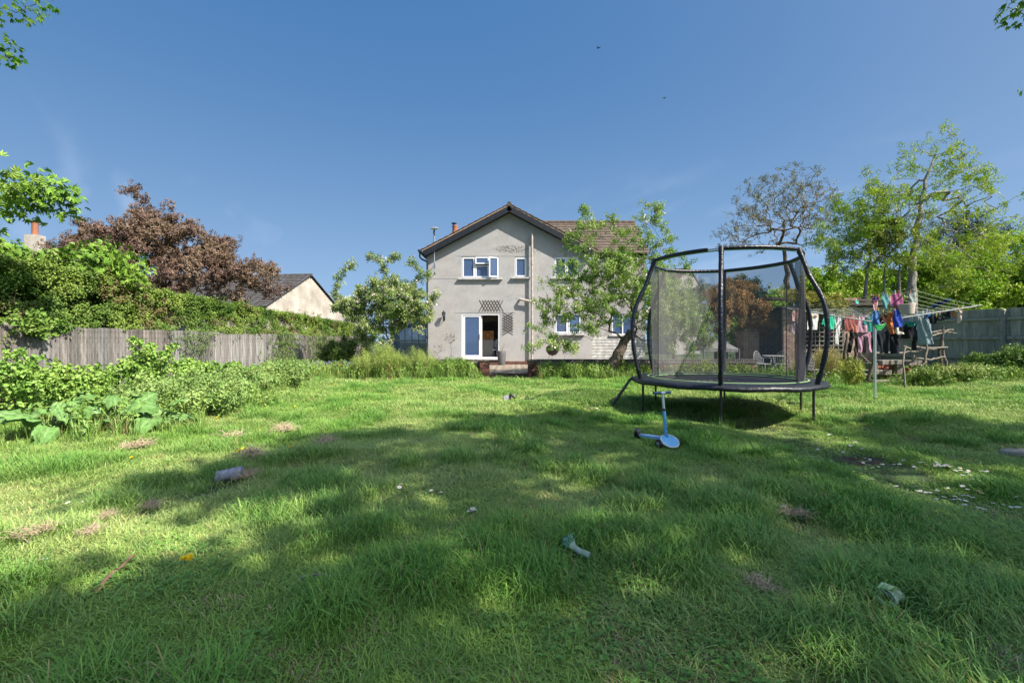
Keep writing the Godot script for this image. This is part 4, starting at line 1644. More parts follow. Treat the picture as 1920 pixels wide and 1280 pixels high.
func iron_chair(called: String, label: String, at: Vector3, turn: float, mat: Material, holes: bool) -> Node3D:
	var t := thing(called, label, "chair", at, turn, "cast iron garden chairs")
	var g := Geo.new()
	if holes:   # cast back: a shield with rows of round holes
		for j in 6:
			var y := 0.52 + j * 0.075
			var half := 0.10 + 0.13 * sin(clampf((j + 1.2) / 5.5, 0, 1) * 2.2)
			for k in range(-3, 4):
				var x := k * 0.075 + (0.037 if j % 2 else 0.0)
				if absf(x) < half:
					var ringp := []
					for q in 9:
						ringp.append(Vector3(x + cos(TAU * q / 8) * 0.033, y + sin(TAU * q / 8) * 0.036, -0.2 - (y - 0.45) * 0.2))
					g.tube(ringp, [0.013], 5, false)
		var rim := []
		for q in 25:
			var u := q / 24.0
			var a := lerpf(-2.1, 2.1, u)
			var wv := 0.235 * sin(minf(absf(a), 1.5708)) * signf(a) if absf(a) < 1.5708 else 0.235 * signf(a) * (1.0 - (absf(a) - 1.5708) * 0.85)
			rim.append(Vector3(wv, 0.60 + 0.36 * cos(a), -0.2 - (0.15 + 0.36 * cos(a)) * 0.2))
		g.tube(rim, [0.018], 6)
	else:
		for k in range(-3, 4):
			var x := k * 0.06
			g.tube([Vector3(x, 0.45, -0.19), Vector3(x * 1.2, 0.65, -0.23), Vector3(x * 0.9, 0.86 - absf(x) * 0.4, -0.27)], [0.009], 5)
		var rim := []
		for q in 15:
			var a := PI * q / 14.0
			rim.append(Vector3(-cos(a) * 0.24, 0.48 + sin(a) * 0.42, -0.2 - sin(a) * 0.08))
		g.tube(rim, [0.013], 6)
	obj("backrest", g, mat, t)
	g = Geo.new()
	g.lathe(Vector3(0, 0.44, 0), [Vector2(0, 0), Vector2(0.21, 0), Vector2(0.225, 0.015), Vector2(0.21, 0.025), Vector2(0, 0.025)], 20)
	obj("seat", g, mat, t)
	for lx in [-1, 1]:
		for lz in [-1, 1]:
			g = Geo.new()
			g.tube([Vector3(lx * 0.15, 0.44, lz * 0.15), Vector3(lx * 0.21, 0.28, lz * 0.19), Vector3(lx * 0.16, 0.1, lz * 0.17), Vector3(lx * 0.22, 0.0, lz * 0.21)], [0.014], 6)
			obj("leg", g, mat, t)
	if not holes:
		for s in [-1, 1]:
			g = Geo.new()
			g.tube([Vector3(s * 0.24, 0.66, -0.22), Vector3(s * 0.26, 0.68, 0.05), Vector3(s * 0.24, 0.64, 0.14), Vector3(s * 0.21, 0.46, 0.13)], [0.012], 6)
			obj("armrest", g, mat, t)
	return t


func make_furniture() -> void:
	iron_chair("iron_chair", "dark cast iron chair with a pierced shield back beyond the right trampoline post", Vector3(8.239, 0.0, -12.4) + Vector3(0, 0.02, 0), 0.2, M.iron, true)
	iron_chair("iron_chair", "pale wrought iron armchair seen through the net, left one at the garden table", Vector3(8.961, 0.0, -16.2), 0.5, M.pale_iron, false)
	iron_chair("iron_chair", "grey wrought iron armchair seen through the net, right one at the garden table", Vector3(9.488, 0.0, -16.0), -0.6, M.iron_grey, false)
	var t := thing("garden_table", "round pierced iron garden table between the two armchairs behind the net", "table", Vector3(9.704, 0.0, -16.9))
	var g := Geo.new()
	g.lathe(Vector3(0, 0.70, 0), [Vector2(0, 0), Vector2(0.36, 0), Vector2(0.38, 0.015), Vector2(0.36, 0.03), Vector2(0, 0.03)], 24)
	obj("top", g, M.pale_iron, t)
	for k in 3:
		var a := TAU * k / 3
		g = Geo.new()
		g.tube([Vector3(cos(a) * 0.1, 0.70, sin(a) * 0.1), Vector3(cos(a) * 0.06, 0.35, sin(a) * 0.06), Vector3(cos(a) * 0.3, 0.0, sin(a) * 0.3)], [0.015], 6)
		obj("leg", g, M.pale_iron, t)


# ---------------------------------------------------------------- trampoline
func make_trampoline() -> void:
	var mid := Vector3(3.92, 0, -8.45)
	var t := thing("trampoline", "large round black trampoline with bowed padded posts and a safety net", "trampoline", mid)
	var hy := 0.545
	var r := rnd(71)
	var g := Geo.new()
	# jumping mat, a shallow dish
	var pts := []
	for j in 9:
		for i in 49:
			var rr := 1.27 * j / 8.0
			var a := TAU * i / 48
			pts.append(Vector3(cos(a) * rr, hy - 0.035 * (1.0 - pow(j / 8.0, 2.0)), sin(a) * rr))
	g.sheet(pts, 9, 49)
	obj("jumping_mat", g, M.mat_fabric, t)
	g = Geo.new()   # worn pale print on the mat
	for k in 7:
		var x := -0.62 + k * 0.13
		g.box(Vector3(x, hy - 0.022, 0.10 - k * 0.035), Vector3(0.09, 0.004, 0.035 + 0.02 * (k % 2)), Basis(UP, 0.26))
	obj("print", g, M.print_grey, t)
	# padded rim with its lime edge
	g = Geo.new()
	var seg := 96
	var prof := [Vector2(1.26, 0.0), Vector2(1.29, 0.028), Vector2(1.40, 0.045), Vector2(1.55, 0.04), Vector2(1.625, 0.012), Vector2(1.64, -0.02), Vector2(1.63, -0.055), Vector2(1.60, -0.065)]
	pts = []
	for p in prof:
		for i in seg + 1:
			var a := TAU * (i % seg) / seg
			var wv := 0.006 * sin(a * 11.0 + p.x * 6.0) + 0.003 * sin(a * 41.0) * (1.0 if p.y < 0.02 else 0.4)
			pts.append(Vector3(cos(a) * p.x, hy + p.y + wv * (0.5 if p.x < 1.5 else 1.0), sin(a) * p.x))
	g.sheet(pts, prof.size(), seg + 1)
	obj("rim_pad", g, M.pad, t)
	g = Geo.new()
	for e in [[1.262, 0.012, 0.024], [1.34, 0.045, 0.018]]:
		var rp := []
		for i in seg + 1:
			var a := TAU * i / seg
			rp.append(Vector3(cos(a) * e[0], hy + e[1], sin(a) * e[0]))
		g.tube(rp, [e[2]], 6, false, 0.45)
	obj("lime_edging", g, M.lime, t)
	g = Geo.new()
	var fr := []
	for i in 49:
		var a := TAU * i / 48
		fr.append(Vector3(cos(a) * 1.53, hy - 0.03, sin(a) * 1.53))
	g.tube(fr, [0.022], 8, false)
	obj("frame_ring", g, M.black_metal, t)
	var off := deg_to_rad(4.0)
	var tops := []
	for k in 6:
		var a := off + TAU * k / 6.0
		var o := Vector3(cos(a), 0, -sin(a))
		var pad_ := o * 1.52
		g = Geo.new()
		var gy := ground(mid.x + pad_.x, mid.z + pad_.z)
		g.tube([pad_ + Vector3(0, gy - 0.02, 0), pad_ + Vector3(0, hy, 0)], [0.020], 10)
		obj("leg", g, M.black_metal, t)
		# bowed post in a loose padded sleeve
		var line := []
		var rad := []
		for q in 33:
			var u := q / 32.0
			var bow := 1.555 + 0.16 * sin(PI * clampf(u * 1.25, 0, 1)) - 0.26 * pow(maxf(0.0, u - 0.55) / 0.45, 1.6)
			line.append(o * bow + Vector3(0, lerpf(hy - 0.02, 2.745, u), 0))
			rad.append(0.037 + 0.0022 * sin(q * 1.3 + k) + r.randf_range(-0.0016, 0.0016) - (0.006 if q in [4, 14] else 0.0))
		tops.append(line[32])
		g = Geo.new()
		g.tube(line, rad, 12)
		obj("post_sleeve", g, M.sleeve, t)
		for b in [2, 17]:   # the gathered tie and the join of the sleeve
			g = Geo.new()
			g.tube([line[b], line[b].lerp(line[b + 1], 0.5), line[b + 1]], [0.040, 0.046, 0.040] if b == 2 else [0.0385, 0.040, 0.0385], 12)
			obj("sleeve_tie", g, M.pad, t)
		g = Geo.new()
		g.tube([line[31], line[32] + UP * 0.02], [0.043, 0.040], 10)
		obj("post_cap", g, M.black_metal, t)
	# top hoop between the posts, sleeved in black with a lime hem underneath
	for k in 6:
		var a: Vector3 = tops[k]
		var b: Vector3 = tops[(k + 1) % 6]
		var line := []
		var hem := []
		for q in 13:
			var u := q / 12.0
			var p := a.lerp(b, u)
			var flat := Vector3(p.x, 0, p.z)
			p += flat.normalized() * 0.13 * sin(PI * u)
			line.append(p)
			hem.append(p - UP * 0.034)
		g = Geo.new()
		if k == 3:   # the sleeve has slipped back here and bares the tube
			g.tube(line.slice(0, 11), [0.026, 0.032, 0.033, 0.032, 0.034, 0.033, 0.032, 0.034, 0.033, 0.033, 0.029], 10)
		else:
			g.tube(line, [0.028, 0.031, 0.033, 0.032, 0.033, 0.034, 0.033, 0.032, 0.034, 0.033, 0.032, 0.031, 0.028], 10)
		obj("hoop_sleeve", g, M.sleeve, t)
		g = Geo.new()
		g.tube(line, [0.014], 8)
		obj("hoop_tube", g, M.aluminium, t)
		g = Geo.new()
		g.tube(hem, [0.012], 6)
		obj("lime_hem", g, M.lime, t)
	# safety net: hangs inside the posts round the far side, drawn back into folds at the right
	for part in [[-20.0, 187.0, 0.0], [-52.0, -20.0, 1.0]]:
		pts = []
		var n := 120 if part[2] == 0.0 else 60
		var rows := 15
		for j in rows:
			var v := j / (rows - 1.0)
			for i in n:
				var u := i / (n - 1.0)
				var a := deg_to_rad(lerpf(part[0], part[1], u))
				var fold := 0.008 * sin(a * 34.0 + v * 3.0) + 0.012 * sin(a * 9.0 + v * 5.0)
				var top_r := 1.27
				var bot_r := 1.25
				var y1 := 2.70
				if part[2] == 1.0:
					a = deg_to_rad(lerpf(lerpf(-52.0, -24.0, pow(v, 0.6)), lerpf(-4.0, -8.0, v), u))
					if v > 0.75:
						a += (v - 0.75) * 1.6 * (1.0 - u) * -1.0
					fold = 0.035 * sin(u * 26.0 + v * 2.0) * (0.4 + v)
				elif a > deg_to_rad(126.0):
					y1 = 2.70 - 0.10 * sin(clampf((rad_to_deg(a) - 126.0) / 60.0, 0, 1) * PI * 0.5)
				var rr := lerpf(top_r, bot_r, v) + fold
				pts.append(Vector3(cos(a) * rr, lerpf(y1, hy + 0.01, v), -sin(a) * rr))
		g = Geo.new()
		g.sheet(pts, rows, n)
		obj("safety_net", g, M.net if part[2] == 0.0 else M.net_fold, t)
	g = Geo.new()   # bound edge where the net stops at the left, and the dark hem along its top
	var ed := []
	for q in 13:
		var v := q / 12.0
		var a := deg_to_rad(187.0)
		ed.append(Vector3(cos(a) * 1.26, lerpf(2.6, hy, v), -sin(a) * 1.26))
	g.tube(ed, [0.018], 6, true, 0.3)
	var zp := []
	for q in 13:
		var a := deg_to_rad(6.0)
		zp.append(Vector3(cos(a) * 1.27, lerpf(2.6, hy, q / 12.0), -sin(a) * 1.27))
	g.tube(zp, [0.014], 6, true, 0.4)
	obj("net_binding", g, M.net_hem, t)
	# ladder hooked over the rim at the left
	t = thing("trampoline_ladder", "black metal ladder hooked on the left rim of the trampoline", "ladder", Vector3(2.28, 0, -8.75), 2.9)
	for s in [-0.17, 0.17]:
		g = Geo.new()
		g.tube([Vector3(0.36, ground(1.9, -8.9) - 0.02, s), Vector3(0.02, 0.5, s), Vector3(-0.05, 0.56, s), Vector3(-0.13, 0.52, s)], [0.017], 8)
		obj("rail", g, M.black_metal, t)
	for y in [0.16, 0.36]:
		g = Geo.new()
		g.box(Vector3(lerpf(0.36, 0.02, y / 0.5), y, 0), Vector3(0.07, 0.03, 0.33), Basis(), 0.008)
		obj("rung", g, M.black_metal, t)


# ---------------------------------------------------------------- scooter
func make_scooter() -> void:
	var t := thing("toy_scooter", "pale blue three-wheeled child's scooter with a T-bar standing in the grass", "scooter", Vector3(1.80, 0.02, -5.26), -2.75)
	# the scooter points along its own -z turned; +z runs back along the deck
	var g := Geo.new()
	var blue := Color(0.12, 0.42, 0.76)
	var pale := Color(0.30, 0.50, 0.74)
	var outl := PackedVector2Array()
	for q in 24:
		var a := TAU * q / 24
		var p := Vector2(cos(a), sin(a))
		outl.append(Vector2(p.x * (0.062 if p.y < 0 else 0.055), p.y * 0.23 + 0.02))
	g.col = pale
	g.slab(outl, 0.028, Transform3D(Basis(Vector3(1, 0, 0), Vector3(0, -0.10, 1).normalized(), Vector3(0, 1, 0.1).normalized()), Vector3(0, 0.065, 0.26)))
	for k in 8:
		g.col = Color(0.22, 0.40, 0.66)
		g.box(Vector3(0, 0.108 - k * 0.0042, 0.12 + k * 0.042), Vector3(0.075, 0.005, 0.012), Basis(), 0.002)
	obj("deck", g, M.plastic, t)
	g = Geo.new()
	g.col = blue
	g.lathe(Vector3(0, 0.085, -0.035), [Vector2(0, -0.02), Vector2(0.10, -0.018), Vector2(0.118, 0.0), Vector2(0.112, 0.010), Vector2(0.104, 0.008), Vector2(0.09, 0.012), Vector2(0, 0.016)], 28, Basis(Vector3(1, 0, 0), -0.62), 1.0, 0.85)
	obj("front_plate", g, M.plastic, t)
	g = Geo.new()
	g.lathe(Vector3(0, 0.085, -0.035), [Vector2(0.107, 0.011), Vector2(0.116, 0.012), Vector2(0.121, 0.0)], 28, Basis(Vector3(1, 0, 0), -0.62), 1.0, 0.85)
	obj("plate_edge", g, M.white, t)
	for s in [-1.0, 1.0]:
		g = Geo.new()
		g.lathe(Vector3(s * 0.125, 0.055, 0.0), [Vector2(0.02, -0.017), Vector2(0.048, -0.017), Vector2(0.056, -0.008), Vector2(0.056, 0.008), Vector2(0.048, 0.017), Vector2(0.02, 0.017)], 20, Basis(Vector3(0, 0, 1), PI / 2))
		var w := obj("wheel", g, M.black_metal, t)
		g = Geo.new()
		g.col = Color(0.35, 0.33, 0.36)
		g.lathe(Vector3(s * 0.125, 0.055, 0.0), [Vector2(0.0, -0.018), Vector2(0.026, -0.018), Vector2(0.026, 0.018), Vector2(0, 0.018)], 14, Basis(Vector3(0, 0, 1), PI / 2))
		obj("hub", g, M.plastic, w)
	g = Geo.new()
	g.lathe(Vector3(0, 0.052, 0.55), [Vector2(0.02, -0.02), Vector2(0.045, -0.02), Vector2(0.054, -0.008), Vector2(0.054, 0.008), Vector2(0.045, 0.02), Vector2(0.02, 0.02)], 20, Basis(Vector3(0, 0, 1), PI / 2))
	obj("wheel", g, M.black_metal, t)
	g = Geo.new()   # curved brake flap over the back wheel
	g.col = Color(0.06, 0.05, 0.06)
	var bp := []
	for j in 7:
		var a := -0.2 + j * 0.32
		for i in 5:
			bp.append(Vector3((i - 2) * 0.014, 0.055 + sin(a) * 0.075, 0.55 - cos(a) * 0.075 + 0.03))
	g.sheet(bp, 7, 5)
	obj("brake", g, M.plastic, t)
	var foot := Vector3(0, 0.10, 0.02)
	var lean := Vector3(0.02, 1, 0.10).normalized()
	g = Geo.new()
	g.col = blue
	g.rod(foot, foot + lean * 0.335, 0.0185, 14)
	obj("stem", g, M.plastic, t)
	g = Geo.new()
	g.rod(foot - lean * 0.01, foot + lean * 0.035, 0.024, 14)
	g.rod(foot + lean * 0.325, foot + lean * 0.35, 0.024, 14)
	obj("clamp", g, M.black_metal, t)
	g = Geo.new()
	g.rod(foot + lean * 0.33, foot + lean * 0.53, 0.0155, 12)
	var top := foot + lean * 0.53
	g.rod(top - Vector3(0.03, 0, 0), top + Vector3(0.03, 0, 0), 0.018, 12)
	obj("bar_tube", g, M.aluminium, t)
	for s in [-1.0, 1.0]:
		g = Geo.new()
		g.col = Color(0.035, 0.11, 0.22)
		g.tube([top + Vector3(s * 0.025, 0, 0), top + Vector3(s * 0.09, 0.002, 0.01), top + Vector3(s * 0.112, 0.003, 0.013), top + Vector3(s * 0.12, 0.003, 0.013)], [0.0165, 0.016, 0.016, 0.020], 12)
		obj("grip", g, M.plastic, t)
	g = Geo.new()   # dark upright print on the stem
	g.col = Color(0.03, 0.06, 0.12)
	for k in 8:
		var y := 0.06 + k * 0.023
		var c := foot + lean * y + Vector3(0, 0, -0.0188)
		g.box(c, Vector3(0.011, 0.004, 0.002))
		if k % 3 != 1:
			g.box(c + Vector3(0.0042 if k % 2 else -0.0042, 0.007, 0), Vector3(0.003, 0.012, 0.002))
		if k % 2 == 0:
			g.box(c + Vector3(0, 0.012, 0), Vector3(0.010, 0.003, 0.002))
	obj("print", g, M.plain, t)


# ---------------------------------------------------------------- rotary dryer and washing
var near_tip := Vector3.ZERO
var right_tip := Vector3.ZERO
var far_tip := Vector3.ZERO
var left_tip := Vector3.ZERO


func sag(a: Vector3, b: Vector3, u: float, k := 0.03) -> Vector3:
	return a.lerp(b, u) - UP * k * sin(PI * u)


func make_dryer() -> void:
	var base := Vector3(7.741, 0, -9.7)
	near_tip = Vector3(6.916, 2.167, -7.9)
	right_tip = Vector3(9.775, 1.996, -9.5)
	far_tip = Vector3(8.453, 2.095, -11.45)
	left_tip = Vector3(6.096, 2.003, -10.2)
	var t := thing("rotary_dryer", "old metal rotary washing line with four arms, hung with washing", "washing line")
	var g := Geo.new()
	var gy := ground(base.x, base.z)
	g.rod(base + UP * (gy - 0.05), base + UP * 1.62, 0.026, 14)
	obj("pole", g, M.aluminium, t)
	g = Geo.new()
	g.rod(base + UP * 1.58, base + UP * 1.70, 0.042, 14)
	g.rod(base + UP * (gy - 0.02), base + UP * (gy + 0.05), 0.034, 14)
	obj("collar", g, M.black_metal, t)
	var hub := base + UP * 1.66
	for tip in [near_tip, right_tip, far_tip, left_tip]:
		g = Geo.new()
		g.rod(hub, tip, 0.014, 10)
		obj("arm", g, M.dull_metal, t)
		g = Geo.new()
		g.tube([tip - (tip - hub).normalized() * 0.06, tip + (tip - hub).normalized() * 0.03], [0.022], 8)
		obj("end_cap", g, M.black_metal, t)
	var tips := [near_tip, right_tip, far_tip, left_tip]
	for k in 9:
		var u := 1.0 - k * 0.088
		for q in 4:
			var a: Vector3 = hub.lerp(tips[q], u)
			var b: Vector3 = hub.lerp(tips[(q + 1) % 4], u)
			var line := []
			for i in 9:
				line.append(sag(a, b, i / 8.0, 0.03))
			g = Geo.new()
			g.tube(line, [0.0024], 5, false)
			obj("line", g, M.cord, t)


# cloth strips: each strip is rows of [y, x_left, x_right] below the hanging point
func garment(called: String, label: String, category: String, at: Vector3, turn: float, strips: Array, c: Color, s: int, mat_key := "cloth", fold := 0.018, c2 := Color(-1, 0, 0)) -> Node3D:
	var t := thing(called, label, category, at, turn, "washing pegged on the rotary line")
	c = Color(minf(c.r * 1.35, 0.75), minf(c.g * 1.35, 0.75), minf(c.b * 1.35, 0.75))
	var r := rnd(s)
	var g := Geo.new()
	for st in strips:
		var rows := []
		for e in st:
			rows.append([e[0] * 1.08, e[1] * 1.12, e[2] * 1.12])
		var fine := []
		for i in rows.size() - 1:
			for k in 4:
				var u := k / 4.0
				fine.append([lerpf(rows[i][0], rows[i + 1][0], u), lerpf(rows[i][1], rows[i + 1][1], u), lerpf(rows[i][2], rows[i + 1][2], u)])
		fine.append(rows[rows.size() - 1])
		var ph := r.randf() * 6.0
		var fq := r.randf_range(16.0, 30.0)
		var cols := 13
		var layer := []
		for sd in [1.0, -1.0]:
			var pts := []
			for j in fine.size():
				var y: float = fine[j][0]
				var dn := float(j) / (fine.size() - 1)
				for i in cols:
					var u := i / (cols - 1.0)
					var x := lerpf(fine[j][1], fine[j][2], u)
					var w := fold * (0.35 + dn) * sin(x * fq + ph + dn * 2.0) + fold * 0.5 * sin(x * 61.0 + y * 14.0 + ph)
					w += sd * 0.012 * sin(PI * u)
					pts.append(Vector3(x + 0.006 * sin(y * 31.0 + ph), y + 0.006 * sin(x * 40.0 + ph), w))
			g.col = c if c2.r < 0.0 or sd > 0.0 else c2
			layer.append(pts)
			g.sheet(pts, fine.size(), cols)
	obj("fabric", g, M[mat_key], t)
	var top: Array = strips[0][0]
	for e in [0.12, 0.88]:
		g = Geo.new()
		g.col = [Color(0.55, 0.08, 0.08), Color(0.1, 0.25, 0.6), Color(0.7, 0.55, 0.1), Color(0.6, 0.6, 0.6)][r.randi() % 4]
		g.box(Vector3(lerpf(top[1], top[2], e), top[0] + 0.012, 0.0), Vector3(0.012, 0.075, 0.022), Basis(), 0.003)
		obj("peg", g, M.plastic, t)
	return t


func tee(w: float, h: float, sleeve := 0.12) -> Array:
	return [[[0.0, -w / 2, w / 2], [-h * 0.35, -w / 2, w / 2], [-h, -w * 0.52, w * 0.52]], [[0.0, -w / 2 - 0.01, -w / 2 + 0.05], [-0.10, -w / 2 - sleeve * 0.7, -w / 2 + 0.02], [-0.20, -w / 2 - sleeve, -w / 2 - 0.01]], [[0.0, w / 2 - 0.05, w / 2 + 0.01], [-0.10, w / 2 - 0.02, w / 2 + sleeve * 0.7], [-0.20, w / 2 + 0.01, w / 2 + sleeve]]]


func trousers(w: float, h: float, spread := 0.03) -> Array:
	var c := h * 0.30
	return [[[0.0, -w / 2, w / 2], [-c, -w * 0.54, w * 0.54]], [[-c + 0.01, -w * 0.54, -0.004], [-h, -w * 0.46 - spread, -w * 0.10 - spread]], [[-c + 0.01, 0.004, w * 0.54], [-h, w * 0.10 + spread, w * 0.46 + spread]]]


func rag(w: float, h: float, taper := 1.0) -> Array:
	return [[[0.0, -w / 2, w / 2], [-h * 0.5, -w * 0.5 * (1 + taper) / 2, w * 0.5 * (1 + taper) / 2], [-h, -w * 0.5 * taper, w * 0.5 * taper]]]


func sock(h: float) -> Array:
	return [[[0.0, -0.035, 0.035], [-h * 0.6, -0.035, 0.04], [-h * 0.8, -0.03, 0.09], [-h, 0.01, 0.11]]]


func make_washing() -> void:
	var ya := 0.32
	var yb := -0.42
	garment("child_blouse", "pale pink child's gathered top at the far left of the washing line", "top", Vector3(6.477, 2.014, -10.35), ya, [[[0.0, -0.09, 0.09], [-0.13, -0.12, 0.12], [-0.28, -0.14, 0.14]]], Color(0.60, 0.36, 0.36), 1)
	garment("child_leggings", "lilac grey child's leggings hanging beneath the pale pink top", "leggings", Vector3(6.477, 1.759, -10.35), ya, trousers(0.20, 0.32), Color(0.36, 0.30, 0.36), 2)
	garment("hair_ribbon", "dark blue scrap of cloth pegged above the pale pink top", "cloth", Vector3(6.409, 2.059, -10.3), ya, rag(0.10, 0.10), Color(0.03, 0.09, 0.18), 3)
	var t := garment("white_shirt", "white t-shirt with a rainbow print near the right trampoline posts", "t-shirt", Vector3(7.118, 1.918, -10.75), ya, [[[0.0, -0.15, 0.14], [-0.17, -0.15, 0.145], [-0.36, -0.155, 0.15]]], Color(0.66, 0.66, 0.74), 4)
	var g := Geo.new()
	var k := 0
	for c in [Color(0.7, 0.12, 0.12), Color(0.8, 0.55, 0.08), Color(0.2, 0.55, 0.25), Color(0.15, 0.3, 0.7)]:
		g.col = c
		var arc := []
		for q in 9:
			var a := PI * q / 8.0
			arc.append(Vector3(cos(a) * (0.085 - k * 0.018), -0.10 + sin(a) * (0.06 - k * 0.012), 0.032))
		g.tube(arc, [0.009], 4, true, 0.4)
		k += 1
	obj("print", g, M.plain, t)
	garment("green_shirt", "bright sea-green t-shirt on the washing line", "t-shirt", Vector3(7.67, 1.869, -11.0), ya, tee(0.28, 0.30, 0.07), Color(0.02, 0.42, 0.26), 5)
	garment("red_vest", "small crimson vest hanging behind the sea-green t-shirt", "vest", Vector3(7.818, 1.593, -11.25), ya, tee(0.14, 0.18, 0.04), Color(0.50, 0.02, 0.08), 6)
	garment("striped_shirt", "long grey striped shirt hanging by its hem", "shirt", Vector3(7.971, 1.864, -11.15), ya, [[[0.0, -0.12, 0.12], [-0.16, -0.10, 0.12], [-0.30, -0.05, 0.09], [-0.63, -0.06, 0.05]]], Color(0.46, 0.46, 0.48), 7)
	garment("grey_shirt", "mauve-grey shirt tucked beside the rust patterned top", "shirt", Vector3(8.21, 1.859, -11.3), ya, rag(0.16, 0.30), Color(0.30, 0.29, 0.34), 8)
	garment("patterned_blouse", "rust red patterned top in the middle of the washing", "top", Vector3(8.409, 1.886, -11.3), ya, tee(0.27, 0.36, 0.08), Color(0.34, 0.10, 0.09), 9, "print_cloth")
	garment("coral_cloth", "coral and pale flowered cloth peeping under the rust patterned top", "cloth", Vector3(8.479, 1.644, -11.2), 0.1, rag(0.18, 0.16), Color(0.62, 0.24, 0.18), 10, "print_cloth")
	garment("black_leggings", "black leggings with spread legs below the rust patterned top", "leggings", Vector3(8.502, 1.488, -11.3), 0.1, trousers(0.22, 0.48, 0.07), Color(0.010, 0.010, 0.012), 11)
	garment("pink_pyjama_shirt", "pink pyjama top with a magenta motif", "pyjama top", Vector3(8.521, 1.882, -11.0), 0.1, [[[0.0, -0.10, 0.10], [-0.1, -0.14, 0.14], [-0.38, -0.15, 0.15]]], Color(0.50, 0.28, 0.38), 12)
	garment("pink_pyjama_trousers", "pink pyjama trousers hanging below the pink pyjama top", "pyjama trousers", Vector3(8.572, 1.548, -11.05), 0.1, trousers(0.28, 0.52, 0.03), Color(0.46, 0.25, 0.36), 13)
	garment("navy_leggings", "narrow navy leggings behind the dryer pole", "leggings", Vector3(8.806, 1.562, -11.1), 0.0, rag(0.10, 0.5), Color(0.012, 0.012, 0.03), 14)
	garment("teal_jumper", "dark teal top with long sleeves beside the dryer pole", "top", Vector3(8.239, 1.835, -10.4), 0.0, tee(0.22, 0.34, 0.10), Color(0.01, 0.17, 0.16), 15)
	garment("purple_shorts", "deep purple shorts hung high on an inner line", "shorts", Vector3(7.113, 2.126, -8.9), 0.1, [[[0.0, -0.075, 0.075], [-0.11, -0.055, 0.055]]], Color(0.045, 0.012, 0.13), 16)
	garment("pink_vest", "pale pink vest hanging directly below the purple shorts", "vest", Vector3(7.113, 2.011, -8.9), 0.1, rag(0.10, 0.14, 0.8), Color(0.55, 0.30, 0.34), 17)
	garment("blue_swimsuit", "blue and violet child's swimsuit above the green coat hanger", "swimsuit", Vector3(7.364, 1.886, -9.2), 0.0, [[[0.0, -0.05, 0.06], [-0.12, -0.075, 0.06], [-0.27, -0.035, 0.06]]], Color(0.05, 0.16, 0.42), 18)
	garment("aqua_swim_bag", "shiny aqua swimming bag tied at its bottom end", "bag", Vector3(7.055, 2.137, -8.6), 0.1, [[[0.0, -0.05, 0.05], [-0.12, -0.06, 0.055], [-0.27, -0.012, 0.02]]], Color(0.12, 0.42, 0.44), 19, "satin")
	garment("pink_swim_bag", "shiny pink and magenta swimming bag beside the beige peg basket", "bag", Vector3(7.117, 2.146, -8.4), 0.1, [[[0.0, -0.06, 0.04], [-0.08, -0.12, 0.09], [-0.18, -0.10, 0.10], [-0.28, -0.02, 0.06]]], Color(0.42, 0.09, 0.25), 20, "satin")
	garment("pale_pink_wrap", "pale pink cloth half hidden behind the magenta swimming bag", "cloth", Vector3(7.176, 2.107, -8.6), 0.2, rag(0.12, 0.18, 0.5), Color(0.58, 0.36, 0.44), 21, "satin")
	garment("crumpled_blouse", "crumpled black and red top left of the orange sock", "top", Vector3(7.678, 1.867, -9.4), 0.0, [[[0.0, -0.02, 0.08], [-0.12, -0.08, 0.10], [-0.25, -0.10, 0.06]]], Color(0.05, 0.010, 0.014), 22)
	garment("orange_sock", "long orange sock with a coral top", "sock", Vector3(7.488, 1.82, -9.0), 0.0, [[[0.0, -0.05, 0.07], [-0.15, -0.06, 0.06], [-0.26, -0.035, 0.06], [-0.39, -0.01, 0.075]]], Color(0.58, 0.16, 0.045), 23)
	garment("blue_scarf", "royal blue and white scarf gathered on the line", "scarf", Vector3(7.52, 1.886, -8.9), 0.0, [[[0.0, -0.04, 0.04], [-0.2, -0.05, 0.10], [-0.33, -0.03, 0.10]]], Color(0.02, 0.06, 0.36), 24)
	garment("cream_sock", "cream sock hanging below the royal blue scarf", "sock", Vector3(7.583, 1.565, -8.95), 0.0, sock(0.16), Color(0.48, 0.45, 0.38), 25)
	garment("navy_trousers", "wide navy trousers hung low in the middle of the line", "trousers", Vector3(8.795, 1.598, -10.6), -0.1, trousers(0.46, 0.58, -0.02), Color(0.008, 0.010, 0.022), 26)
	garment("navy_shorts", "dark blue shorts behind the dryer pole and navy trousers", "shorts", Vector3(8.814, 1.608, -10.9), 0.0, trousers(0.22, 0.36, 0.0), Color(0.012, 0.03, 0.07), 27)
	garment("black_jumper", "black jumper with dangling sleeves next to the pale jeans", "jumper", Vector3(9.092, 1.701, -10.4), yb, [[[0.0, -0.22, 0.22], [-0.2, -0.24, 0.24], [-0.36, -0.22, 0.2]], [[-0.02, 0.10, 0.22], [-0.3, 0.06, 0.14], [-0.60, 0.03, 0.11]]], Color(0.009, 0.010, 0.018), 28)
	garment("floral_shirt", "lilac and white floral shirt behind the peg basket", "shirt", Vector3(8.845, 1.872, -10.2), yb, tee(0.40, 0.2, 0.05), Color(0.36, 0.38, 0.60), 29, "print_cloth")
	garment("teal_shorts", "teal shorts below the floral shirt", "shorts", Vector3(8.802, 1.69, -10.15), yb, trousers(0.30, 0.10, 0.0), Color(0.03, 0.28, 0.30), 30)
	garment("pale_blue_blouse", "pale blue speckled blouse over the pale jeans", "blouse", Vector3(9.0, 1.918, -10.0), yb, tee(0.26, 0.22, 0.06), Color(0.42, 0.52, 0.64), 31, "print_cloth")
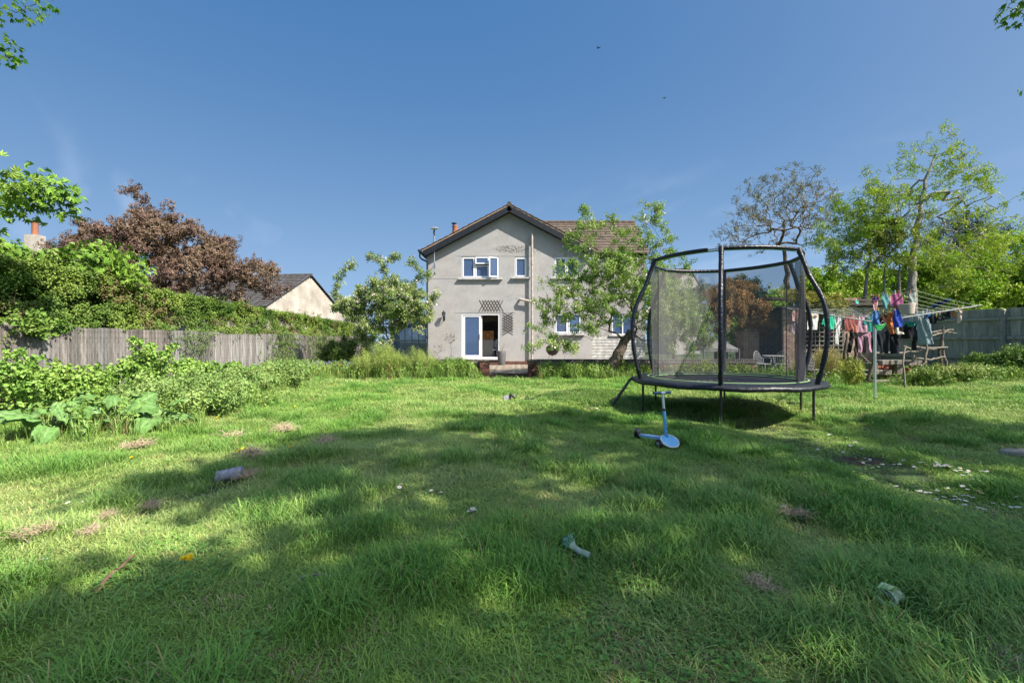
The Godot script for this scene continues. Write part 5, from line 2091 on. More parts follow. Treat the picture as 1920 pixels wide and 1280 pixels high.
	garment("pale_jeans", "pale blue-grey jeans hanging at the right of the washing", "jeans", Vector3(8.945, 1.737, -9.9), yb, [[[0.0, -0.10, 0.10], [-0.2, -0.09, 0.10], [-0.5, -0.06, 0.13]], [[-0.1, 0.06, 0.12], [-0.3, 0.09, 0.15], [-0.5, 0.12, 0.17]]], Color(0.20, 0.27, 0.31), 32)
	garment("dark_jeans", "dark blue jeans leg left of the pale jeans", "jeans", Vector3(9.108, 1.728, -10.2), yb, rag(0.12, 0.32), Color(0.02, 0.035, 0.08), 33)
	garment("bright_blue_pants", "bright blue pants right of the pale jeans", "pants", Vector3(9.096, 1.853, -9.9), yb, [[[0.0, -0.07, 0.07], [-0.1, -0.05, 0.05]]], Color(0.02, 0.22, 0.48), 34)
	garment("black_pants", "black pants pegged just right of the bright blue pants", "pants", Vector3(9.107, 1.804, -9.85), yb, [[[0.0, -0.09, 0.09], [-0.15, -0.06, 0.06]]], Color(0.012, 0.014, 0.02), 35)
	for q in [[1760, 589, 36, "dark grey ankle sock, fifth from the right end of the washing", Color(0.05, 0.055, 0.07)], [1770, 586, 37, "dark green sock, fourth from the right end of the washing", Color(0.02, 0.035, 0.03)], [1778, 583, 38, "dark navy sock, third from the right end of the washing", Color(0.012, 0.016, 0.04)], [1788, 582, 39, "orange patterned sock, second from the right end of the washing", Color(0.36, 0.16, 0.08)]]:
		var d := lerpf(9.85, 9.6, (q[0] - 1760) / 40.0)
		garment("ankle_sock", q[3], "sock", Vector3((q[0] - 960) / 853.33 * d, 1.25 - (q[1] - 640) / 853.33 * d, -d), yb, sock(0.13), q[4], q[2])
	garment("pale_pink_tights", "pale pink tights, last piece at the right end of the washing", "tights", Vector3(9.45, 1.948, -9.6), yb, [[[0.0, -0.03, 0.05], [-0.15, -0.02, 0.045], [-0.29, -0.04, 0.01]]], Color(0.58, 0.42, 0.40), 40)
	garment("aqua_cloth", "small aqua cloth high on the far lines before the brown roof", "cloth", Vector3(8.264, 2.259, -10.9), 0.2, rag(0.10, 0.10, 0.7), Color(0.10, 0.40, 0.36), 41)
	garment("mesh_bag", "grey mesh washing bag behind the cords of the peg basket", "bag", Vector3(7.755, 2.199, -8.8), 0.0, rag(0.13, 0.2, 0.6), Color(0.28, 0.33, 0.33), 42)
	# peg basket on two cords
	t = thing("peg_basket", "beige tapered peg basket hanging on two cords from the near arm", "basket", Vector3(7.053, 1.914, -8.1))
	g = Geo.new()
	g.col = Color(0.50, 0.42, 0.37)
	g.lathe(Vector3(0, -0.19, 0), [Vector2(0.0, 0.0), Vector2(0.09, 0.0), Vector2(0.105, 0.02), Vector2(0.135, 0.18), Vector2(0.142, 0.19), Vector2(0.142, 0.20), Vector2(0.13, 0.20), Vector2(0.1, 0.03), Vector2(0.0, 0.02)], 22, Basis(Vector3(0, 0, 1), 0.10), 1.0, 0.7)
	obj("basket", g, M.plain, t)
	for s in [-1.0, 1.0]:
		g = Geo.new()
		g.tube([Vector3(s * 0.13, 0.0, 0), near_tip - t.position - UP * 0.02], [0.004], 5)
		obj("cord", g, M.cord, t)
	# green hanger
	t = thing("coat_hanger", "green plastic coat hanger dangling beside the dryer pole", "hanger", Vector3(7.542, 1.555, -9.3))
	g = Geo.new()
	g.col = Color(0.02, 0.30, 0.07)
	g.tube([Vector3(-0.13, 0.04, 0), Vector3(-0.06, -0.08, 0), Vector3(0.0, -0.07, 0), Vector3(0.13, 0.09, 0), Vector3(0.02, 0.03, 0), Vector3(-0.13, 0.04, 0)], [0.013], 8)
	g.slab(PackedVector2Array([Vector2(-0.11, 0.03), Vector2(-0.055, -0.07), Vector2(0.0, -0.06), Vector2(0.1, 0.07), Vector2(0.0, 0.02)]), 0.008, Transform3D())
	obj("shoulders", g, M.plastic, t)
	g = Geo.new()
	g.tube([Vector3(0, 0.03, 0), Vector3(0.01, 0.09, 0), Vector3(0.04, 0.12, 0), Vector3(0.06, 0.09, 0)], [0.004], 6)
	obj("hook", g, M.aluminium, t)
	# blue duster lying over the lines
	t = thing("feather_duster", "blue fluffy duster laid across the right-hand lines", "duster", Vector3(8.403, 1.943, -9.1))
	var a := Vector3.ZERO
	var b: Vector3 = Vector3(8.691, 2.094, -9.0) - t.position
	g = Geo.new()
	g.col = Color(0.05, 0.2, 0.5)
	g.rod(a, b, 0.012, 8)
	obj("handle", g, M.plastic, t)
	var r := rnd(5)
	g = Geo.new()
	for q in 500:
		var u := r.randf() * 0.85
		var kk := r.randf_range(0.6, 1.2)
		g.col = Color(0.015 * kk, 0.06 * kk, 0.24 * kk)
		var p := a.lerp(b, u)
		leaf(g, p, Vector3(r.randf_range(-1, 1), r.randf_range(-1.2, 0.6), r.randf_range(-1, 1)).normalized(), UP.rotated(Vector3(1, 0, 0), r.randf()), 0.055, 0.012)
	obj("fluff", g, M.cloth, t)


# ---------------------------------------------------------------- rustic sticks and sleeper bench
func stick_part(t: Node3D, called: String, pts: Array, r0: float, r1: float, c: Color) -> void:
	var g := Geo.new()
	g.col = c
	var fine := []
	var rad := []
	var r := rnd(int(absf(pts[0].x * 131.0 + pts[0].y * 977.0)) + 3)
	for i in pts.size() - 1:
		for k in 4:
			var u := k / 4.0
			fine.append(pts[i].lerp(pts[i + 1], u) + Vector3(r.randf_range(-1, 1), r.randf_range(-1, 1), r.randf_range(-1, 1)) * r0 * 0.5)
	fine.append(pts[pts.size() - 1])
	for i in fine.size():
		rad.append(lerpf(r0, r1, float(i) / (fine.size() - 1)) * r.randf_range(0.9, 1.12))
	g.tube(fine, rad, 8)
	obj(called, g, M.stick, t)


func make_rustic() -> void:
	var pale := Color(0.36, 0.31, 0.26)
	var dark := Color(0.19, 0.155, 0.125)
	var t := thing("stick_trellis", "rustic frame of bare branches in front of the dark panel fence", "plant frame")
	for q in [[Vector3(12.294, 0.336, -13.0), Vector3(12.233, 0.945, -13.0), Vector3(12.325, 1.677, -13.0), dark, 0.045], [Vector3(12.477, 0.153, -13.0), Vector3(12.37, 0.823, -13.0), Vector3(12.373, 1.618, -13.1), pale, 0.036], [Vector3(11.535, 0.5, -12.8), Vector3(11.685, 1.025, -12.8), Vector3(11.64, 1.25, -12.8), pale, 0.03], [Vector3(11.429, 0.659, -12.6), Vector3(11.488, 1.102, -12.6), Vector3(11.473, 1.516, -12.6), pale, 0.026], [Vector3(10.059, -0.014, -11.6), Vector3(10.136, 0.697, -11.8), Vector3(10.406, 1.137, -12.0), pale, 0.024], [Vector3(11.28, 0.71, -12.8), Vector3(11.34, 1.1, -12.8), Vector3(11.37, 1.475, -12.8), pale, 0.03]]:
		stick_part(t, "upright", [q[0], q[1], q[2]], q[4], q[4] * 0.7, q[3])
	for q in [[Vector3(9.881, 0.93, -12.4), Vector3(10.693, 0.942, -12.5), Vector3(11.475, 0.98, -12.8), Vector3(12.358, 1.066, -13.1)], [Vector3(11.104, 1.102, -12.6), Vector3(11.7, 1.055, -12.8), Vector3(12.447, 1.082, -13.0)], [Vector3(11.281, 0.774, -12.7), Vector3(11.867, 0.736, -12.9), Vector3(12.37, 0.808, -13.0)], [Vector3(11.429, 1.356, -12.9), Vector3(11.867, 1.401, -12.9), Vector3(12.416, 1.524, -13.0), Vector3(12.623, 1.477, -12.9)], [Vector3(11.791, 1.463, -13.0), Vector3(12.188, 1.539, -13.0), Vector3(12.416, 1.555, -13.0), Vector3(12.614, 1.585, -13.0)], [Vector3(10.308, 1.137, -12.0), Vector3(10.521, 1.08, -12.1), Vector3(11.163, 1.029, -12.6)]]:
		stick_part(t, "crosspiece", q, 0.030, 0.022, pale)
	t = thing("stick_tripod", "leaning grey branches and a low crosspiece left of the dryer pole", "plant frame")
	for q in [[Vector3(9.082, 0.407, -12.4), Vector3(9.097, 0.959, -12.4), Vector3(9.126, 1.468, -12.4), dark], [Vector3(9.179, 0.306, -12.2), Vector3(9.207, 0.893, -12.2), Vector3(9.236, 1.45, -12.2), dark], [Vector3(9.361, 0.453, -12.6), Vector3(9.317, 0.955, -12.6), Vector3(9.302, 1.25, -12.6), pale], [Vector3(9.394, 0.237, -12.0), Vector3(9.492, 0.603, -12.0), Vector3(9.577, 0.856, -12.0), dark]]:
		stick_part(t, "upright", [q[0], q[1], q[2]], 0.045, 0.028, q[3])
	for q in [[Vector3(9.242, 0.523, -12.4), Vector3(9.474, 0.494, -12.4), Vector3(9.707, 0.465, -12.4)], [Vector3(9.312, 0.414, -12.3), Vector3(9.456, 0.371, -12.3), Vector3(9.614, 0.356, -12.3)], [Vector3(9.236, 1.036, -12.2), Vector3(9.407, 0.85, -12.2), Vector3(9.557, 0.654, -12.1)], [Vector3(9.082, 0.781, -12.5), Vector3(9.358, 0.785, -12.4), Vector3(9.445, 0.785, -12.4)]]:
		stick_part(t, "crosspiece", q, 0.022, 0.016, pale)
	# sleeper bench with bricks behind
	t = thing("sleeper_bench", "weathered railway sleeper bench with red bricks stacked beneath it", "bench")
	var c := Color(0.38, 0.33, 0.285)
	var z := -13.2
	var g: Geo
	for q in [[10.612, 11.261, 0.647, 0.13], [11.292, 11.911, 0.631, 0.14]]:
		g = Geo.new()
		g.col = c
		g.box(Vector3((q[0] + q[1]) / 2, q[2], z), Vector3(q[1] - q[0], q[3], 0.34), Basis(Vector3(0, 0, 1), 0.02), 0.012)
		obj("sleeper_top", g, M.board, t)
	for x in [1636.0, 1680.0, 1724.0]:
		g = Geo.new()
		g.col = Color(c.r * 0.95, c.g * 0.95, c.b * 0.95)
		var wx: float = (x - 960.0) / 853.33 * 13.2
		g.box(Vector3(wx, 0.30, z), Vector3(0.17, 0.66, 0.30), Basis(Vector3(0, 0, 1), 0.10 if x < 1650 else 0.0), 0.012)
		obj("sleeper_leg", g, M.board, t)
	g = Geo.new()
	g.col = c
	g.box(Vector3(10.588, 0.366, -13.0), Vector3(0.46, 0.14, 0.12), Basis(), 0.012)
	obj("lower_rail", g, M.board, t)
	t = thing("brick_stack", "loose stack of red bricks under the sleeper bench", "bricks")
	var r := rnd(77)
	for j in 7:
		for k in 7:
			if r.randf() < 0.85:
				brick(t, Vector3(10.758 + k * 0.222 + 0.1 * (j % 2), 0.16 + j * 0.068, -13.55), r, Color(0.27, 0.09, 0.06), false, 0.5)
	t = thing("wooden_plank", "grey plank lying on the grass in front of the sleeper bench", "plank", Vector3(10.027, 0.175, -12.4))
	g = Geo.new()
	g.col = c
	g.box(Vector3.ZERO, Vector3(0.55, 0.035, 0.12), Basis(UP, 0.2), 0.006)
	obj("plank", g, M.board, t)


# ---------------------------------------------------------------- things lying on the lawn
func make_lawn_things() -> void:
	var r := rnd(91)
	var g := Geo.new()
	# broccoli-shaped plush toy
	var at := Vector3(0.369, 0.0, -2.627)
	at.y = ground(at.x, at.z) + 0.06
	var t := thing("broccoli_toy", "pale green broccoli-shaped toy lying on the shaded grass", "toy", at)
	var line := [Vector3(0.072, -0.005, 0.05), Vector3(0.045, 0.0, 0.035), Vector3(0.012, 0.006, 0.012), Vector3(-0.012, 0.016, -0.008), Vector3(-0.024, 0.03, -0.02)]
	g.col = Color(0.62, 0.76, 0.66)
	g.tube(line, [0.018, 0.0185, 0.0175, 0.019, 0.026], 14)
	obj("stalk", g, M.cloth, t)
	for k in 3:
		g = Geo.new()
		g.col = Color(0.60, 0.74, 0.52)
		g.tube([Vector3(-0.005, 0.01, -0.002), Vector3(-0.02 + 0.03 * (k - 1) * 0.7, 0.022, -0.015 + 0.012 * absf(k - 1.0))], [0.014, 0.010], 8)
		obj("branch", g, M.cloth, t)
	g = Geo.new()
	g.col = Color(0.16, 0.36, 0.29)
	for k in 14:
		var a := k * 2.4
		var c := Vector3(-0.036 + cos(a) * 0.028 * sqrt(k / 14.0), 0.038 + sin(a) * 0.026 * sqrt(k / 14.0), -0.024 - 0.012 * sin(a))
		var rr := r.randf_range(0.013, 0.019)
		var prof := []
		for q in 9:
			var b := -PI / 2 + PI * q / 8
			prof.append(Vector2(cos(b) * rr, sin(b) * rr))
		g.lathe(c, prof, 10)
	obj("florets", g, M.cloth, t)
	# grey fabric drawstring tube, white-green tube
	at = Vector3(-2.592, 0.0, -4.15)
	at.y = ground(at.x, at.z) + 0.065
	t = thing("fabric_bundle", "crumpled pale grey cloth bundle on the lawn at the edge of the shade", "cloth bundle", at, 0.25)
	var pts := []
	for j in 16:
		var u := j / 15.0
		for i in 21:
			var a := TAU * (i % 20) / 20
			var rr := 0.052 * (0.85 + 0.25 * u) * (1.0 + 0.10 * sin(u * 44.0 + a * 2.0) + 0.06 * sin(a * 5.0 + u * 12.0))
			if j > 13:
				rr *= 0.9
			pts.append(Vector3(-0.09 + u * 0.21, cos(a) * rr + 0.025 * u, sin(a) * rr))
	g = Geo.new()
	g.col = Color(0.40, 0.41, 0.52)
	g.sheet(pts, 16, 21)
	obj("cloth", g, M.cloth, t)
	g = Geo.new()
	g.col = Color(0.27, 0.30, 0.30)
	g.lathe(Vector3(-0.09, -0.005, 0), [Vector2(0.03, -0.06), Vector2(0.055, -0.055), Vector2(0.06, -0.01), Vector2(0.045, 0.012), Vector2(0.032, 0.0)], 18, Basis(Vector3(0, 0, 1), PI / 2 - 0.3))
	obj("cuff", g, M.cloth, t)
	g = Geo.new()
	g.col = Color(0.38, 0.39, 0.50)
	g.fan(Vector3(0.12, 0.025, 0), Vector3(0, 1, 0), Vector3(0, 0, 1), 0.052, 0.052, 18, Vector3(1, 0, 0))
	obj("end", g, M.cloth, t)
	at = Vector3(1.735, 0.0, -2.091)
	at.y = ground(at.x, at.z) + 0.075
	t = thing("chewed_tube", "pale green frayed toy tube with a dark hollow end in the long grass", "toy", at, 0.5)
	pts = []
	for j in 9:
		var u := j / 8.0
		for i in 25:
			var a := TAU * (i % 24) / 24
			var rr := (0.040 + 0.006 * sin(u * 9.0 + a)) * (1.0 - 0.25 * u)
			pts.append(Vector3(-0.045 + u * 0.12, sin(a) * rr * 0.9 - u * 0.012, cos(a) * rr))
	g = Geo.new()
	g.col = Color(0.46, 0.62, 0.46)
	g.sheet(pts, 9, 25)
	obj("tube", g, M.cloth, t)
	pts = []
	for j in 6:
		var u := j / 5.0
		for i in 25:
			var a := TAU * (i % 24) / 24
			var rr := lerpf(0.040, 0.022, minf(1.0, u * 3.0))
			pts.append(Vector3(-0.046 + (0.0 if u < 0.34 else (u - 0.34) * 0.09), sin(a) * rr * 0.9, cos(a) * rr))
	g = Geo.new()
	g.col = Color(0.55, 0.66, 0.55)
	g.sheet(pts, 6, 25)
	obj("rim", g, M.cloth, t)
	g = Geo.new()
	g.col = Color(0.012, 0.016, 0.014)  # near-black disc paints the shade inside the tube mouth
	g.fan(Vector3(-0.01, 0, 0), Vector3(0, 1, 0), Vector3(0, 0, 1), 0.024, 0.026, 16, Vector3(-1, 0, 0))
	obj("hollow", g, M.cloth, t)
	for k in 3:
		g = Geo.new()
		g.col = Color(0.48, 0.72, 0.36)
		var zz := -0.022 + k * 0.016
		g.tube([Vector3(-0.05, 0.036 + 0.006 * k, zz), Vector3(0.0, 0.042, zz - 0.005), Vector3(0.05, 0.026, zz - 0.008), Vector3(0.085, 0.006, zz)], [0.007, 0.008, 0.007, 0.004], 7)
		obj("strand", g, M.cloth, t)
	# shoes
	t = thing("grey_sandal", "grey sandal with a black strap lying on the sunlit grass", "sandal", Vector3(-0.058, 0.009, -9.9), 0.3)
	t.position.y = ground(t.position.x, t.position.z) + 0.04
	g = Geo.new()
	g.col = Color(0.30, 0.29, 0.36)
	g.lathe(Vector3(-0.06, 0.02, 0.0), [Vector2(0.0, 0), Vector2(0.07, 0.0), Vector2(0.08, 0.012), Vector2(0.07, 0.024), Vector2(0.0, 0.026)], 18, Basis(Vector3(1, 0, 0), 1.1), 1.1, 0.8)
	obj("sole", g, M.cloth, t)
	g = Geo.new()
	g.col = Color(0.17, 0.165, 0.17)
	g.lathe(Vector3(0.085, 0.03, -0.02), [Vector2(0.0, 0), Vector2(0.05, 0.0), Vector2(0.058, 0.03), Vector2(0.045, 0.06), Vector2(0.0, 0.07)], 16, Basis(Vector3(0, 0, 1), -0.7))
	obj("heel_cup", g, M.cloth, t)
	g = Geo.new()
	g.col = Color(0.012, 0.012, 0.014)
	g.tube([Vector3(0.0, -0.02, 0.06), Vector3(0.01, 0.08, 0.05), Vector3(0.03, 0.12, 0.0), Vector3(0.03, 0.05, -0.06)], [0.02, 0.018, 0.018, 0.02], 8, true, 0.4)
	obj("strap", g, M.cloth, t)
	t = thing("black_sandal", "black strappy sandal lying on its side beside the grey sandal", "sandal", Vector3(0.341, 0.005, -9.4), -0.2)
	t.position.y = ground(t.position.x, t.position.z) + 0.03
	g = Geo.new()
	g.col = Color(0.012, 0.014, 0.016)
	g.box(Vector3(0.02, 0.02, 0), Vector3(0.22, 0.025, 0.08), Basis(Vector3(0, 0, 1), 0.05), 0.01)
	obj("sole", g, M.plain, t)
	g = Geo.new()
	g.col = Color(0.012, 0.014, 0.016)
	g.tube([Vector3(-0.06, 0.03, 0.04), Vector3(-0.03, 0.08, 0.0), Vector3(0.0, 0.03, -0.04)], [0.013], 7, true, 0.4)
	g.tube([Vector3(0.07, 0.03, 0.04), Vector3(0.13, 0.05, 0.0), Vector3(0.2, 0.04, 0.01)], [0.011], 7, true, 0.4)
	obj("strap", g, M.plain, t)
	t = thing("orange_peel", "small cream and orange peel left of the black sandal", "peel", Vector3(0.221, -0.007, -9.45))
	t.position.y = ground(t.position.x, t.position.z) + 0.05
	g = Geo.new()
	g.col = Color(0.72, 0.55, 0.30)
	g.lathe(Vector3.ZERO, [Vector2(0.0, 0), Vector2(0.03, 0.008), Vector2(0.045, 0.025), Vector2(0.043, 0.027), Vector2(0.0, 0.01)], 12, Basis(Vector3(0, 0, 1), 0.4))
	obj("peel", g, M.plain, t)
	# sticks
	for q in [["bare_stick", "peeled brown stick lying diagonally on the grass at the lower left", [Vector3(-2.01, 0.03, -2.2), Vector3(-2.07, 0.035, -2.33), Vector3(-2.11, 0.05, -2.53)], 0.013, Color(0.40, 0.26, 0.155)], ["thin_twig", "thin bent grey twig in the shaded grass near the bottom left", [Vector3(-1.075, 0.035, -2.25), Vector3(-1.06, 0.05, -2.32), Vector3(-0.94, 0.055, -2.36)], 0.006, Color(0.33, 0.30, 0.28)]]:
		t = thing(q[0], q[1], "stick")
		var p2 := []
		for p in q[2]:
			p2.append(p + UP * ground(p.x, p.z))
		stick_part(t, "stick", p2, q[3], q[3] * 0.75, q[4])
		if q[0] == "bare_stick":
			stick_part(t, "snag", [p2[1], p2[1] + Vector3(0.03, 0.012, 0.02)], 0.006, 0.004, q[4])
	# tufts of dried cut grass
	var hay := Geo.new()
	for k in 120:
		var q := r.randf_range(0.6, 1.1)
		hay.col = Color(0.62 * q, 0.47 * q, 0.33 * q)
		var p := Vector3(r.randfn() * 0.032, absf(r.randfn()) * 0.012, r.randfn() * 0.024)
		var d := Vector3(r.randf_range(-1, 1), r.randf_range(-0.2, 0.5), r.randf_range(-1, 1)).normalized() * r.randf_range(0.03, 0.06)
		hay.tube([p, p + d * 0.5 + UP * 0.008, p + d], [0.0013, 0.0012, 0.0008], 3, false)
	var hm := hay.mesh()
	var first := true
	for q in [[-2.70, -3.39, 1.1, "largest clump of dry hay on the sunlit left lawn"], [-2.88, -2.74, 1.3, "long clump of dry hay at the left picture edge"], [-2.62, -2.82, 0.9, "clump of dry hay beside a daisy near the left edge"], [-2.77, -3.09, 0.8, "small clump of dry hay before the largest one"], [1.19, -2.18, 1.0, "grey-brown clump of dry hay in the shade right of the broccoli toy"], [1.98, -3.18, 1.1, "clump of dry hay beside a daisy in the shaded middle of the lawn"], [1.88, -1.74, 1.2, "clump of dry hay in the bottom right corner of the lawn"], [-3.61, -5.93, 2.2, "clump of dry hay near the yellow dandelions on the left lawn"], [-2.75, -4.82, 2.2, "clump of dry hay behind the grey cloth bundle"], [-2.45, -4.2, 1.6, "clump of dry hay touching the grey cloth bundle"], [-3.2, -6.4, 2.4, "far clump of dry hay on the left lawn"], [-2.2, -5.3, 1.8, "clump of dry hay at the top of the tree shadow"], [-4.3, -5.2, 1.8, "clump of dry hay left of the dandelions"], [1.15, -2.75, 0.9, "thin clump of dry hay beyond the broccoli toy"]]:
		t = thing("hay_clump", q[3], "hay", Vector3(q[0], ground(q[0], q[1]) + 0.045, q[1]), r.randf() * 6.0, "dry hay clumps on the lawn")
		var o := put("dry_stalks", hm, M.plain, t)
		o.scale = Vector3(q[2] * 1.25, q[2], q[2])
		o.set_meta("kind", "stuff")
	var t2 := thing("dug_hole", "small bare earth hole worn in the lawn among the daisies", "hole", on(3.85, -5.05))
	g = Geo.new()
	g.lathe(Vector3(0, 0.012, 0), [Vector2(0.30, -0.03), Vector2(0.24, 0.012), Vector2(0.17, 0.02), Vector2(0.12, -0.005), Vector2(0.05, -0.03), Vector2(0.0, -0.03)], 22, Basis(), 1.0, 0.6)
	obj("earth", g, M.bare_soil, t2)
	t2 = thing("flat_stone", "flat pinkish stone set in the grass at the right picture edge", "stone", on(5.80, -5.2))
	g = Geo.new()
	g.col = Color(0.46, 0.40, 0.36)
	g.lathe(Vector3(0, 0.01, 0), [Vector2(0.20, 0), Vector2(0.19, 0.03), Vector2(0.16, 0.045), Vector2(0.0, 0.05)], 11, Basis(), 1.0, 0.7)
	obj("stone", g, M.stone, t2)


func make_flowers() -> void:
	var r := rnd(101)
	var o := Node3D.new()
	o.name = "daisy"
	add_child(o)
	tag(o, "white daisy with a yellow eye open in the lawn", "daisy", "daisies scattered over the lawn")
	var g := Geo.new()
	for k in 15:
		var a := TAU * k / 15
		var q := r.randf_range(0.85, 1.0)
		g.col = Color(0.80 * q, 0.80 * q, 0.82 * q)
		leaf(g, Vector3(cos(a), 0, sin(a)) * 0.004 + UP * 0.052, Vector3(cos(a), 0.12, sin(a)).normalized(), UP, 0.0135, 0.0055)
	obj("petals", g, M.petal, o)
	g = Geo.new()
	g.col = Color(0.75, 0.45, 0.02)
	g.lathe(Vector3(0, 0.051, 0), [Vector2(0.0055, 0), Vector2(0.005, 0.0025), Vector2(0.0, 0.004)], 8)
	obj("eye", g, M.plain, o)
	g = Geo.new()
	g.col = Color(0.08, 0.16, 0.04)
	g.rod(Vector3.ZERO, Vector3(0, 0.052, 0), 0.001, 4)
	obj("stem", g, M.plain, o)
	var place := []
	var tell := []
	var where := ["in the large drift on the shaded right lawn", "beside the trodden strip right of the trampoline", "by the right front trampoline leg", "in the small group left of the broccoli toy", "near the sandals in the middle of the far lawn", "growing singly on the open lawn", "in the sparse row at the front right of the lawn"]
	for c in [[3.32, -4.93, 0.1, 0.1, 7, 1], [4.2, -5.75, 0.2, 0.35, 9, 2], [4.5, -6.25, 0.1, 0.16, 4, 2], [3.85, -5.2, 0.22, 0.22, 7, 1], [3.72, -4.8, 0.12, 0.1, 7, 1], [3.38, -4.2, 0.05, 0.3, 5, 0], [4.24, -4.68, 0.13, 0.09, 13, 0], [4.4, -4.62, 0.12, 0.08, 8, 0], [4.45, -4.5, 0.12, 0.13, 11, 0], [4.28, -4.22, 0.1, 0.1, 4, 0], [3.7, -3.98, 0.14, 0.06, 6, 0], [3.6, -3.86, 0.12, 0.06, 7, 0], [3.95, -3.9, 0.2, 0.12, 6, 0], [3.66, -3.72, 0.1, 0.05, 7, 6], [3.45, -3.6, 0.3, 0.1, 5, 6], [4.1, -3.7, 0.08, 0.1, 4, 6], [3.78, -3.45, 0.05, 0.05, 4, 6], [3.3, -3.25, 0.15, 0.12, 3, 6], [-0.9, -3.79, 0.05, 0.06, 5, 3], [-0.61, -3.62, 0.03, 0.02, 3, 3], [-0.3, -3.29, 0.03, 0.03, 6, 3], [1.43, -8.3, 0.1, 0.09, 8, 4], [0.17, -7.28, 0.08, 0.07, 6, 4], [-2.8, -8.3, 0.5, 0.2, 4, 5], [4.3, -8.9, 0.4, 0.2, 9, 2], [7.0, -4.9, 1.2, 0.5, 5, 5], [2.7, -7.9, 0.1, 0.1, 2, 2]]:
		for k in c[4]:
			place.append(Vector2(c[0] + r.randfn() * c[2] * 0.8, c[1] + r.randfn() * c[3] * 0.8))
			tell.append(where[c[5]])
	for p in [[0.98, -3.41], [1.98, -3.31], [-0.31, -4.3], [-0.63, -4.96], [-3.59, -3.69], [-3.3, -3.5], [-3.37, -3.47], [-2.83, -2.82], [-2.53, -2.45], [3.06, -3.72]]:
		place.append(Vector2(p[0], p[1]))
		tell.append(where[5])
	for k in place.size():
		var d: Node3D = o if k == 0 else o.duplicate()
		if k > 0:
			d.name = "daisy_%03d" % k
			add_child(d)
		d.position = on(place[k].x, place[k].y)
		tag(d, "white daisy " + tell[k], "daisy", "daisies " + tell[k])
		d.rotation = Vector3(r.randf_range(-0.1, 0.45), r.randf() * TAU, r.randf_range(-0.2, 0.2))
		d.scale = Vector3.ONE * r.randf_range(0.85, 1.25)
	# dandelions
	o = Node3D.new()
	o.name = "dandelion"
	add_child(o)
	tag(o, "yellow dandelion flower open in the left lawn", "dandelion", "dandelions in the left lawn")
	g = Geo.new()
	for k in 60:
		var a := k * 2.4
		var lift := lerpf(1.4, 0.15, k / 60.0)
		var q := r.randf_range(0.8, 1.0)
		g.col = Color(0.80 * q, 0.60 * q, 0.02)
		leaf(g, UP * 0.075, Vector3(cos(a), lift, sin(a)).normalized(), UP, lerpf(0.012, 0.026, k / 60.0), 0.006)
	obj("petals", g, M.petal, o)
	g = Geo.new()
	g.col = Color(0.11, 0.16, 0.05)
	g.tube([Vector3(0, 0, 0), Vector3(0.004, 0.04, 0), Vector3(0, 0.075, 0)], [0.0022, 0.002, 0.004], 6)
	obj("stem", g, M.plain, o)
	var k2 := 0
	for p in [[-3.89, -4.68], [-3.07, -5.2], [-2.93, -4.92], [-2.44, -5.01], [-1.18, -2.84], [-1.74, -2.48], [-1.75, -2.43], [-5.75, -6.79], [-4.65, -7.21], [-5.47, -7.41], [-4.31, -6.2], [-3.97, -8.33], [-3.56, -6.46], [-5.9, -9.5], [-5.2, -10.4], [-4.9, -12.6], [-4.7, -12.2], [-5.3, -11.6]]:
		var d: Node3D = o if k2 == 0 else o.duplicate()
		if k2 > 0:
			d.name = "dandelion_%03d" % k2
			add_child(d)
		d.position = on(p[0], p[1])
		var far_: String = "near the front of the left lawn" if p[1] > -3.5 else ("on the sunlit middle of the left lawn" if p[1] > -7.0 else "along the far left border")
		tag(d, "yellow dandelion flower open " + far_, "dandelion", "dandelions " + far_)
		d.rotation = Vector3(r.randf_range(0.2, 0.9), r.randf_range(-0.5, 0.5), 0)
		d.scale = Vector3.ONE * r.randf_range(0.75, 1.1)
		k2 += 1


# ---------------------------------------------------------------- planting
func make_sprigs() -> void:
	L.tiny = sprig(1, 14, 0.09, 0.045, 0.022)
	L.apple = sprig(2, 13, 0.11, 0.065, 0.036, 0.25)
	L.hedge = sprig(3, 16, 0.12, 0.055, 0.030, 0.1)
	L.tree = sprig(4, 16, 0.22, 0.13, 0.075, 0.3)
	L.ash = sprig(5, 16, 0.20, 0.15, 0.040, 0.5)
	L.copper = sprig(6, 14, 0.15, 0.10, 0.050, 0.4)
	L.maple = palmate(7, 4, 0.13, 0.11, 0.038)
	L.bramble = sprig(8, 9, 0.09, 0.085, 0.060, 0.3)
	L.feather = sprig(9, 26, 0.16, 0.055, 0.007, 0.1)
	L.willow = sprig(10, 14, 0.16, 0.10, 0.018, 0.5)
	L.blossom = blossom_mesh(11)
	L.tall = clump(12, 14, 0.07, 0.42, 0.009, 0.8)
	L.herb = sprig(13, 16, 0.16, 0.075, 0.034, -0.1)


func plant(called: String, label: String, category: String, at: Vector3, trunk: Array, r0: float, blobs: Array, n: int, bark: Color, mesh_: Mesh, per: float, spread: float, size: float, tint: Color, tint2: Color, s: int, opt := {}) -> Node3D:
	var t := thing(called, label, category, at, 0.0, opt.get("group", ""))
	var r := rnd(s)
	var targets := targets_in(r, blobs, n, opt.get("shell", 0.45))
	if opt.has("extra"):
		targets.append_array(opt.extra)
	var tips := limbs(t, trunk, r0, targets, M.bark, bark, r, opt.get("step", 0.3), opt.get("arch", 0.12), opt.get("twig", 0.004), opt.get("wig", 0.08), "trunk", opt.get("taper", 0.4))
	leaves(t, "crown", mesh_, M[opt.get("mat", "leaf")], tips, per * opt.get("more", 3.4), spread, size, tint, 0.22, r, tint2)
	if opt.has("blossom"):
		leaves(t, "blossom", L.blossom, M.petal, tips, opt.blossom * 2.2, spread * 1.1, 1.1, Color(0.72, 0.68, 0.66), 0.08, r)
	return t


